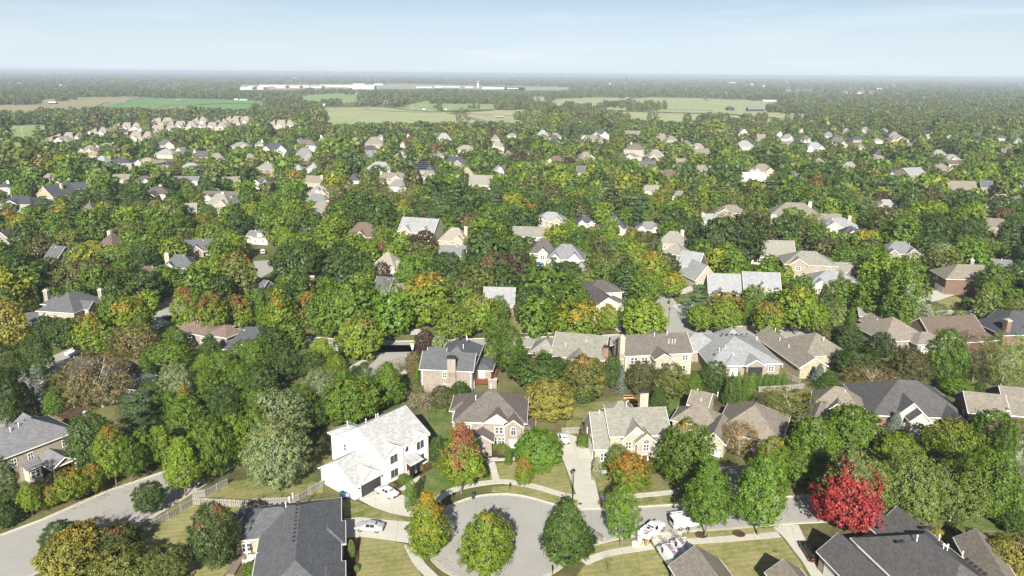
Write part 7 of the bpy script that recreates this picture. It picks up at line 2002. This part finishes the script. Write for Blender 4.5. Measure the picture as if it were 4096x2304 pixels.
for i in range(_n):
    a, b = 2*math.pi*i/_n, 2*math.pi*(i+1)/_n; m.tube((2.0*math.cos(a),2.0*math.sin(a),.9),(2.0*math.cos(b),2.0*math.sin(b),.9),.12,n=5)
[m.tube((2.0*math.cos(a),2.0*math.sin(a),0),(2.0*math.cos(a),2.0*math.sin(a),.9),.04,n=5) for a in np.linspace(0,5.2,6)]; m.build('rim', plain('trampoline_pad', (.25,.35,.5), .6), root)
# raised beds behind the steep-gabled house
for i, (x, y) in enumerate(((1060,1225),(1085,1250),(1105,1275))):
    q = P('B3', x, y); root = empty('planter_bed', (q[0], q[1], 0)); tag(root, "wooden raised garden bed, %s behind the steep-gabled roof" % ('furthest','middle','nearest one')[i] if i != 1 else "wooden raised garden bed between two others behind the steep-gabled roof", 'planter', 'raised garden beds')
    m = MB(); [m.box(*b) for b in ((-1.1,1.1,-.65,-.55,0,.45),(-1.1,1.1,.55,.65,0,.45),(-1.1,-1,-.549,.549,0,.45),(1,1.1,-.549,.549,0,.45))]; m.build('plank_frame', MATS['cedar_wood'], root); m = MB(); m.box(-.99,.99,-.54,.54,0,.36); m.build('soil', M_MULCH, root)
# chalk marks on the white house's drive, manhole lids
q = P('A2', 1000, 808)
m = MB(); [m.box(x, x+w_, y, y+h_, .0, .004) for x, y, w_, h_ in ((-1.1,-.2,.8,.1),(-.9,.05,.7,.1),(-1.1,-.35,.1,.2),(.2,0,.35,.07),(.2,.15,.07,.25),(.75,.1,.08,.35),(1.1,.1,.08,.35),(.75,.1,.35,.08))]
o = m.build('chalk_marks', plain('chalk', (.72,.72,.72), .9)); o.location = (q[0], q[1], .056); o.rotation_euler = (0,0,.3); tag(o, "white chalk marks on the white house's driveway", 'chalk drawing')
for t, x, y, lb in (('A4',205,1250,"round iron lid in the mown lawn near the lower gable roof"), ('A3',660,858,"small rusty lid at the foot of the long driveway")):
    q = P(t, x, y); m = MB(); m.lathe([(.36,0),(.36,.03),(.3,.035)], 16); o = m.build('access_lid', plain('rusty_iron', (.16,.09,.06), .8)); o.location = (q[0], q[1], .1); tag(o, lb, 'lid')

# ---------------------------------------------------------------- farmland, airfield and the far woods
def barn(label, t, xL, xR, yr, ye, roof, wall, name='barn', cat='barn', h_=3.2, rot=0, gy=False, D=None, group=None):
    xc = (xL+xR)/2; E = P(t, xc, ye, 0); zc = proj(E)[2]; W_ = (xR-xL)*TILE[t][2]*zc/FPX; D = D or max(5, W_*.45)
    ztop = zat(t, xc, yr, E[1] + (0 if gy else D/2)); ztop = max(ztop, h_+.6); p = (ztop-h_)/((W_ if gy else D)/2+.3); p = min(p, .8)
    return house(name, label, (E[0], E[1]), math.radians(rot), [(-W_/2, W_/2, 0, D, max(h_, ztop-p*((W_ if gy else D)/2)), 'gy' if gy else 'gx', p)], ROOF[roof], WALL[wall], cat, group)
barn("black run-in shed with white roof on the straw-coloured meadow", 'D1', 485, 562, 420, 444, 'metal', 'dark', h_=3)
barn("black run-in shed with white roof on the green paddock", 'D1', 1770, 1826, 405, 418, 'metal', 'dark', h_=3)
barn("black run-in shed at the green paddock's lower edge", 'D1', 2152, 2216, 475, 490, 'slate', 'dark', h_=3)
barn("black run-in shed with pale roof in the middle pasture", 'D2', 2318, 2390, 484, 502, 'metal', 'dark', h_=3)
barn("green-roofed farm shed beyond the green paddock", 'D2', 120, 192, 330, 348, 'green', 'cream', h_=3); barn("small white shed beside the green-roofed farm shed", 'D2', 78, 108, 332, 346, 'metal', 'white', h_=2.6)
barn("grey farm barn with white gable near the dark trees", 'D2', 335, 416, 325, 356, 'grey', 'white', h_=4); barn("white long barn behind the dark hedgerow", 'D2', 690, 856, 372, 396, 'metal', 'white', h_=4); barn("grey barn on the hill below the airport", 'D2', 1122, 1172, 272, 295, 'grey', 'tan', h_=4)
b = barn("black horse barn with broad white gable roof and loft doors", 'D3', 1140, 1276, 352, 390, 'metal', 'dark', h_=4.5, gy=True, D=22)
for u in (-9,9): window(b, 'F', u, 0, 4.6, 2.2, 2.2)
garage_door(b, 'F', 0, 0, 4, 4.2, DOORB); garage_door(b, 'F', -6, 0, 2.6, 2.6, DOORW)
barn("dark tobacco barn standing alone in the pasture", 'D3', 2133, 2196, 434, 474, 'slate', 'dark', h_=6, gy=True, D=18); barn("long dark barn with grey roof at the pasture's edge", 'D3', 2322, 2472, 438, 482, 'grey', 'dark', h_=5)
for i, (a, b_) in enumerate(((376,402),(430,454),(476,502))): barn("white cottage with red roof, %s of three in the hedgerow" % ('first','second','third')[i], 'D3', a, b_, 424, 444, 'rose', 'white', 'cottage', 'house', 3, gy=True, group='white cottages in the hedgerow')
barn("white house on the far wooded ridge above the straw meadow", 'D1', 1280, 1312, 345, 364, 'grey', 'white', 'house', 'house')
barn("grey industrial roof beyond the field's end", 'D4', 392, 560, 582, 610, 'lgrey', 'cream', 'industrial_hall', 'building', h_=4)
for i, (xa, xb, yt, yb, wl) in enumerate(((130,235,230,256,'white'),(245,330,234,254,'white'),(285,520,212,242,'white'),(520,724,216,236,'cream'),(560,640,222,240,'cream'),(730,830,222,240,'white'),(818,1078,212,234,'cream'),(1060,1280,213,252,'white'),(1100,1200,205,216,'white'),(1280,1360,207,217,'white'))):
    lb = ("white airport hangar at the far end of the row","low white airport shed next to the end hangar","white airport hangar with a red stripe of doors","cream airport hangar with dark door openings","small cream shed in front of the hangars","white low shed between two hangars","long cream airport hangar with blue end doors","largest white airport hangar with blue doors","pale hangar behind the largest white one","small pale hangar at the runway side")[i]
    h = barn(lb, 'D2', xa, xb, yt, yb, 'metal', 'hangar' if wl == 'white' else wl, 'hangar', 'hangar', h_=9, D=60, group='airport hangars')
    if i in (2,6,7):
        m = MB(); m.box(-1,1,-.3,0,0,7); d = m.build('hangar_door', plain('hangar_red', (.4,.06,.05), .6) if i == 2 else plain('hangar_blue', (.05,.12,.3), .6), h, loc=((xb-xa)*.2*(1 if i != 2 else 0)*2.2, 0, .0)); d.scale = (16, 1, 1)
for i, (xa, xb, yt, yb) in enumerate(((1640,1780,226,240),(1800,1880,222,238),(1880,2020,226,236),(2060,2130,226,240),(2210,2400,232,252),(2420,2520,238,250))):
    barn(("white airport building behind parked aircraft","white terminal wing behind the hedge","white low terminal block","small terminal block beside the control tower","long white terminal building","last white building of the airfield")[i], 'D2', xa, xb, yt, yb, 'metal', 'hangar', 'terminal_building', 'building', h_=6, D=30, group='airport buildings')
q = P('D2', 2172, 240); root = empty('control_tower', (q[0], q[1], 0)); tag(root, "slim white airport control tower with a dark glazed top", 'tower'); m = MB(); m.lathe([(5,0),(4.2,26)], 8); m.build('shaft', WALL['white'], root); m = MB(); m.lathe([(6,26),(7.5,31)], 8); m.build('control_cab', GLASS, root); m = MB(); m.lathe([(8,31),(7,32.5)], 8); m.build('cab_roof', WALL['white'], root)
q = P('D3', 1184, 218); root = empty('water_tower', (q[0], q[1], 0)); tag(root, "dark blue-grey water tower on legs above the far woods", 'tower'); WT = plain('water_tower_paint', (.1,.13,.18), .5); m = MB(); [m.tube((11*math.cos(a),11*math.sin(a),0),(8*math.cos(a),8*math.sin(a),34),1.0,n=5) for a in np.linspace(0,5.5,7)]; m.tube((0,0,0),(0,0,34),1.6,n=8); m.build('tower_legs', WT, root); m = MB(); m.lathe([(2,32),(9,35),(10.5,40),(10.5,48),(7,52),(1,54)], 18); m.build('tank', WT, root, smooth=True)
for i, (t, x, yt, yb, r_) in enumerate((('D1',1205,98,120,14), ('D1',1922,112,122,9), ('D2',418,104,114,10), ('D2',975,106,116,9), ('D3',540,138,150,9), ('D4',430,162,174,9), ('D4',1297,168,180,10), ('D4',2538,234,246,8))):
    q = P(t, x, yb + 6); Yf = min(q[1], 16000.0); q = np.array([q[0]*Yf/q[1], Yf]); top = zat(t, x, yt, Yf); top = min(max(top, 18), 60); root = empty('far_water_tower', (q[0], q[1], 0)); pv = projv((q[0], q[1], top)); tag(root, ("white water tower largest on the far horizon","small white water tower on the horizon above the straw meadow","white water tower on the horizon above the hangars","white water tower on the horizon beyond the long hangar","white needle tower on the horizon before the dark water tower","white tower on the horizon above the far fields","white round tower on the horizon over the woods","white golf-ball tower at the picture's far edge")[i], 'tower', 'white towers on the horizon')
    m = MB(); m.lathe([(r_*.25,0),(r_*.22,top*.6)], 8); m.build('stem', WALL['white'], root); m = MB(); m.lathe([(r_*.2,top*.58),(r_,top*.72),(r_,top*.9),(r_*.3,top)], 14); m.build('tank', WALL['white'], root)
FB = '''D1 45 95 222 236|D1 140 198 224 246|D1 232 266 246 256|D1 305 340 238 250|D1 350 370 240 250|D1 598 620 246 258|D1 895 925 124 132|D1 757 784 200 207|D1 1538 1548 146 160|D1 1780 1800 158 166|D1 2070 2140 284 297|D1 2420 2510 270 296|D1 2490 2560 262 276|D1 1765 1785 320 340
D2 580 612 150 164|D2 618 632 156 164|D2 920 942 113 122|D2 955 980 115 124|D2 2300 2310 150 160
D3 720 782 182 194|D3 655 680 180 190|D3 1030 1055 170 178|D3 1020 1040 215 236|D3 1060 1112 228 244|D3 1320 1360 226 240|D3 1580 1600 206 216|D3 1350 1366 172 180|D3 2084 2100 186 196|D3 2330 2370 222 244|D3 2440 2480 236 250|D3 2145 2225 206 218|D3 2460 2540 376 388|D3 1700 1750 258 278
D4 0 50 226 240|D4 100 140 240 252|D4 160 180 214 222|D4 300 350 206 220|D4 480 515 210 220|D4 810 835 200 210|D4 280 310 288 302|D4 985 1000 260 274|D4 1190 1240 264 284|D4 1500 1620 254 268|D4 1340 1356 230 248|D4 1375 1435 318 332|D4 1700 1720 254 266|D4 2085 2105 276 288|D4 2445 2460 246 260|D4 2470 2540 322 336|D4 1420 1450 184 192|D4 905 930 302 314|D4 720 740 184 192|D4 120 250 378 390|D4 1630 1660 348 368|D4 985 1055 306 318'''
for ln in FB.split('\n'):
    for it in ln.split('|'):
        k = it.split()
        if len(k) == 4: k = [ln.split()[0]] + k
        t = k[0]; xa, xb, yt, yb = map(float, k[1:]); vx, vy = src(t, (xa+xb)/2, yb); E = P(t, (xa+xb)/2, yb)
        if E[1] > 22000 or E[1] < 0: yb += 4; E = P(t, (xa+xb)/2, yb)
        zc = proj(E)[2]; hpx = (yb-yt)*TILE[t][2]*zc/FPX; W_ = max(10, (xb-xa)*TILE[t][2]*zc/FPX)
        barn(where('white far-off building', vx/1.59006, vy/1.59006), t, xa, xb, yt, yb, 'metal', 'hangar', 'far_building', 'building', h_=max(4, min(hpx*.75, 16)), D=W_*.5, group='white buildings scattered in the far woods')
# paddock fences: posts and three dark rails
FENCEW = plain('black_fence_paint', (.035,.03,.027), .7)
def paddock(label, t, s, double=0, step=3.2):
    line = [np.array(p) for p in pts(t, s)]; m = MB(); o0 = line[0]
    for off in ((0, double) if double else (0,)):
        for a, b in zip(line, line[1:]):
            d = b-a; l = np.linalg.norm(d); u = d/l; nr = np.array([-u[1], u[0]]); a2, b2 = a-o0+nr*off, b-o0+nr*off; n = max(1, int(l/step))
            for z_ in (.45,.85,1.3): m.hexa([(*(a2-nr*.03),z_-.1),(*(b2-nr*.03),z_-.1),(*(b2+nr*.03),z_-.1),(*(a2+nr*.03),z_-.1)], [(*(a2-nr*.03),z_+.1),(*(b2-nr*.03),z_+.1),(*(b2+nr*.03),z_+.1),(*(a2+nr*.03),z_+.1)])
            for i in range(n): p = a2+(b2-a2)*i/n; m.box(p[0]-.09,p[0]+.09,p[1]-.09,p[1]+.09,0,1.5)
    o = m.build('paddock_fence', FENCEW); o.location = (o0[0], o0[1], .4); tag(o, label, 'fence', 'black paddock fences'); return o
paddock("black paddock fence along the green field's upper edge", 'D1', '960,480 1050,440 1110,430'); paddock("black paddock fence between straw meadow and green field", 'D1', '1270,420 1330,400 1440,380 1560,372'); paddock("black paddock fence along the green field's lower side", 'D1', '1560,495 1700,470 1800,468'); paddock("black double fence across the right of the green field", 'D1', '2000,458 2200,445 2400,444 2560,450', 6)
paddock("black fence along the top of the pale pasture", 'D2', '860,406 1100,404 1300,408 1480,412'); paddock("black fence beside the farm track through the pale pasture", 'D2', '1370,410 1560,432 1720,446 1880,450 1990,446 2330,430', 9); paddock("black fence curving through the pale pasture's middle", 'D2', '1200,430 1400,444 1650,452 1860,454'); paddock("black double fence running down to the hedgerow", 'D2', '1900,458 2000,480 2130,515 2230,540', 8); paddock("black fence across the straw pasture", 'D2', '1960,460 2160,472 2480,486')
paddock("black fence along the road below the horse barn", 'D3', '1000,476 1200,482 1480,492 1640,500 1880,506', 7); paddock("black fence beside the lane to the far corner", 'D3', '1880,506 2100,512 2300,528 2560,545', 8); paddock("black fence cutting the pasture corner", 'D3', '1885,508 1980,545', 6); paddock("black paddock rails on the ridge behind the horse barn", 'D3', '1600,352 1600,385'); paddock("long black paddock rails below the ridge trees", 'D3', '1420,352 1640,358 1920,360 2200,376', 14); paddock("black lower paddock rails beside the poplar grove", 'D3', '1570,470 1800,474 2000,478'); paddock("black paddock rails joining the ridge corner", 'D3', '1900,356 1935,385', 6)
paddock("pale far fence at the end of the last pasture", 'D4', '0,545 200,555 420,568 600,575', 6)
# utility poles
UP = plain('weathered_pole', (.42,.4,.36), .8); m = MB(); m.lathe([(.2,0),(.14,11)], 6); m.box(-1.2,1.2,-.08,.08,9.9,10.1); um = m.mesh('utility_pole', UP); gl_ = MB(); gl_.lathe([(.12,0),(.09,9)], 6); gl_.tube((0,0,8.9),(1.8,0,9.6),.07,n=5); gl_.box(1.5,2.4,-.15,.15,9.5,9.65); gm_ = gl_.mesh('tall_lamp', plain('pale_lamp_post', (.6,.62,.62), .5))
for t, x, y, me_, nm in [('D2',1604,420,0,''),('D2',1736,428,0,''),('D2',1940,430,0,''),('D2',1070,395,0,''),('D2',995,398,0,''),('D2',1025,398,0,''),('D2',1396,396,0,''),('D3',1092,484,0,''),('D3',1622,498,0,''),('D3',1826,502,0,''),('D3',2248,522,0,''),('D1',180,455,0,''),('D1',336,438,0,''),('D1',2306,500,0,''),('D4',596,570,0,'')] + [('D1',x,y,1,'') for x, y in ((152,755),(78,762),(228,765),(556,718),(634,728),(868,690),(930,685),(1185,650),(1242,640),(1316,640),(1000,672),(1495,612),(1538,600),(1620,600))]:
    q = P(t, x, y); v = src(t, x, y); o = link('utility_pole' if not me_ else 'tall_lamp', um if not me_ else gm_, None, (q[0], q[1], 0), .2); tag(o, where('thin wooden utility pole' if not me_ else 'pale tall lamp post', v[0]/1.59006, v[1]/1.59006), 'pole' if not me_ else 'lamp post', 'utility poles along the farm lane' if not me_ else 'lamp posts along the meadow road')
# horses in the pale pasture: one skinned body each
def horse(label, t, x, y, rz, c_):
    V = [(0,0,1.15),(.75,0,1.2),(1.15,0,1.55),(1.45,0,1.9),(1.85,0,1.72),(-.75,0,1.2),(-1.05,0,1.05),(-1.15,0,.6)]; E_ = [(0,1),(1,2),(2,3),(3,4),(0,5),(5,6),(6,7)]; Rr = [.34,.33,.24,.17,.1,.35,.1,.05]
    for sx, kx in ((.72,.04),(-.78,-.1)):
        for s in (-.2,.2):
            n = len(V); V += [(sx,s,.85),(sx+kx,s,.45),(sx,s,.03)]; E_ += [(1 if sx > 0 else 5,n),(n,n+1),(n+1,n+2)]; Rr += [.15,.08,.07]
    me = bpy.data.meshes.new('horse'); me.from_pydata(V, E_, []); o = link('horse', me); me.materials.append(plain('horse_coat_%d' % int(c_[0]*100), c_, .7)); o.modifiers.new('skin', 'SKIN'); sv = me.skin_vertices[0].data
    for i, r_ in enumerate(Rr): sv[i].radius = (r_, r_)
    sv[0].use_root = True; o.modifiers.new('sub', 'SUBSURF').levels = 1; q = P(t, x, y); o.location = (q[0], q[1], .4); o.rotation_euler = (0,0,rz); tag(o, label, 'horse', 'horses at pasture')
horse("dark brown horse grazing near the pale pasture's hedge end", 'D2', 936, 426, .3, (.1,.05,.03)); horse("bay horse next to the dark brown one", 'D2', 950, 427, 2.8, (.16,.07,.04)); horse("chestnut horse grazing beside the pale-roofed run-in shed", 'D2', 2240, 486, .4, (.22,.1,.05)); horse("light bay horse alone under the pasture's top fence", 'D2', 1062, 428, .2, (.25,.15,.09))
# white trucks on the farm lane
def lane_van(label, t, x, y): q = P(t, x, y); vehicle('lane_van', label, 'van', q[0], q[1], .0, WHITEV, VAN, 1.98, (-1.65,1.75), [('side',3),('front',4)], .37, 'white vans on the farm lane', z=.4)
lane_van("white van on the farm lane above the pale pasture", 'D2', 1710, 430); lane_van("white van on the road below the poplar grove", 'D3', 1452, 496); lane_van("white van with green load on the farm lane", 'D2', 1898, 430)
# groves standing in the fields, then the woods to the horizon
GROVE = []
rg = np.random.default_rng(5)
def grove(t, x0, x1, yt, yb, n, cols, sh='R'):
    for _ in range(n):
        x = rg.uniform(x0, x1); y = rg.uniform(yt+(yb-yt)*.45, yb); q = P(t, x, y); h_ = min(14, max(6, zat(t, x, yt + rg.uniform(0, .3)*(yb-yt), q[1]))); c_ = cols[rg.integers(len(cols))]
        GROVE.append((q[0], q[1], h_*rg.uniform(.7,1.0), h_, (sh, c_, None, 0, 0)))
for a in (('D1',0,390,355,455,60,'tonn'),('D1',580,765,330,418,16,'gnd'),('D1',390,560,330,390,22,'gd'),('D1',0,440,500,665,60,'gdog'),('D1',400,900,450,660,60,'gnod'),('D1',900,1500,475,600,80,'gdg'),('D1',1400,1640,500,620,30,'ogd'),('D1',1640,2180,490,600,70,'dgo'),('D1',2180,2570,510,570,40,'ogd'),('D1',770,1520,250,375,90,'gdno'),('D1',1500,2570,300,390,110,'ongd'),('D1',0,580,280,390,60,'gdn'),('D1',1440,1620,590,660,4,'d'),('D1',1740,1850,545,610,6,'d'),('D1',380,520,735,800,6,'d'),('D1',480,560,695,760,3,'m'),('D1',1040,1090,620,690,3,'d'),('D1',2070,2180,520,610,8,'dg'),
 ('D2',480,660,300,400,30,'no'),('D2',600,860,375,560,60,'god'),('D2',810,870,320,395,3,'d'),('D2',890,930,318,396,4,'g'),('D2',950,990,320,396,4,'p'),('D2',1110,1160,360,398,4,'d'),('D2',1175,1390,345,400,16,'pd'),('D2',1450,1560,345,408,6,'d'),('D2',1790,1850,392,426,3,'d'),('D2',2090,2180,370,430,6,'on'),('D2',2300,2480,335,435,14,'tno'),('D2',2480,2576,290,430,12,'dg'),('D2',1750,2380,270,380,90,'god'),('D2',600,1130,235,300,60,'gno'),('D2',1180,1680,245,330,80,'gdon'),('D2',0,330,250,330,40,'gno'),('D2',1560,1700,290,350,12,'ng'),('D2',240,320,365,470,6,'og'),('D2',320,480,400,470,16,'dg'),
 ('D3',0,260,350,470,26,'tno'),('D3',120,240,320,400,8,'d'),('D3',240,480,385,460,24,'dg'),('D3',420,500,335,380,6,'d'),('D3',530,760,325,362,18,'dg'),('D3',570,740,385,462,10,'d'),('D3',745,960,395,465,14,'tg'),('D3',980,1160,372,448,26,'d'),('D3',1130,1560,372,480,40,'lgg'),('D3',150,1170,455,640,90,'qgo'),('D3',2500,2576,390,490,8,'g'),('D3',2230,2320,500,570,4,'t'),('D3',2400,2480,490,600,8,'tn'),
 ('D4',170,680,395,510,60,'gdl'),('D4',50,120,510,640,5,'t'),('D4',680,1200,480,560,50,'gol'),('D4',600,1640,520,640,90,'gdo'),('D4',1600,1760,480,600,14,'tol'),('D4',1200,2576,420,640,160,'gdod'),('D4',0,300,310,388,40,'tnd'),('D4',2090,2576,560,720,60,'ddg')): grove(*a)
mass('field_groves', GROVE, lambda Y: 'lo' if Y < 950 else 'far', 4)
WOOD = []
rw = np.random.default_rng(8); COLS = 'ggdonnog'
n_try = 0
while n_try < 26000:
    n_try += 1
    vy = 193 + 132*rw.uniform()**1.5; vx = rw.uniform(-420, 3000)
    vy += (vx-1288)*.0083
    q = P('V', vx, vy)
    kk = max(1.0, q[1]/2600); w_ = rw.uniform(9, 14)*min(kk, 9)**.9
    if infield(vx, vy, q, 17, w_*.45*1860/q[1]): continue
    if q[1] < 1180 or q[1] > 30000: continue
    if q[1] < 2500 and in_foot(q[0], q[1], 4): continue
    k = max(1.0, q[1]/2600); h_ = rw.uniform(9, 15)*(1 + .08*min(k, 4))
    if q[1] < 1500 and hides(q[0], q[1], w_, h_): continue
    WOOD.append((q[0], q[1], w_, h_, ('R', COLS[rw.integers(len(COLS))], None, 0, 0)))
mass('far_woods', WOOD, lambda Y: 'far' if Y < 1700 else 'speck', 6)
print('grove', len(GROVE), 'wood', len(WOOD))

# ---------------------------------------------------------------- air
m = bpy.data.materials.new('haze_air'); m.use_nodes = True; N = m.node_tree.nodes; N.remove(N['Principled BSDF'])
pv = N.new('ShaderNodeVolumePrincipled'); pv.inputs['Color'].default_value = (.66,.77,.89,1); pv.inputs['Density'].default_value = 0.000135; pv.inputs['Anisotropy'].default_value = 0.0
m.node_tree.links.new(pv.outputs[0], N['Material Output'].inputs['Volume'])
b = MB(); b.box(-46000, 46000, -3200, 76000, -1.0, 78.0); o = b.build('haze', m); o['kind'] = 'stuff'
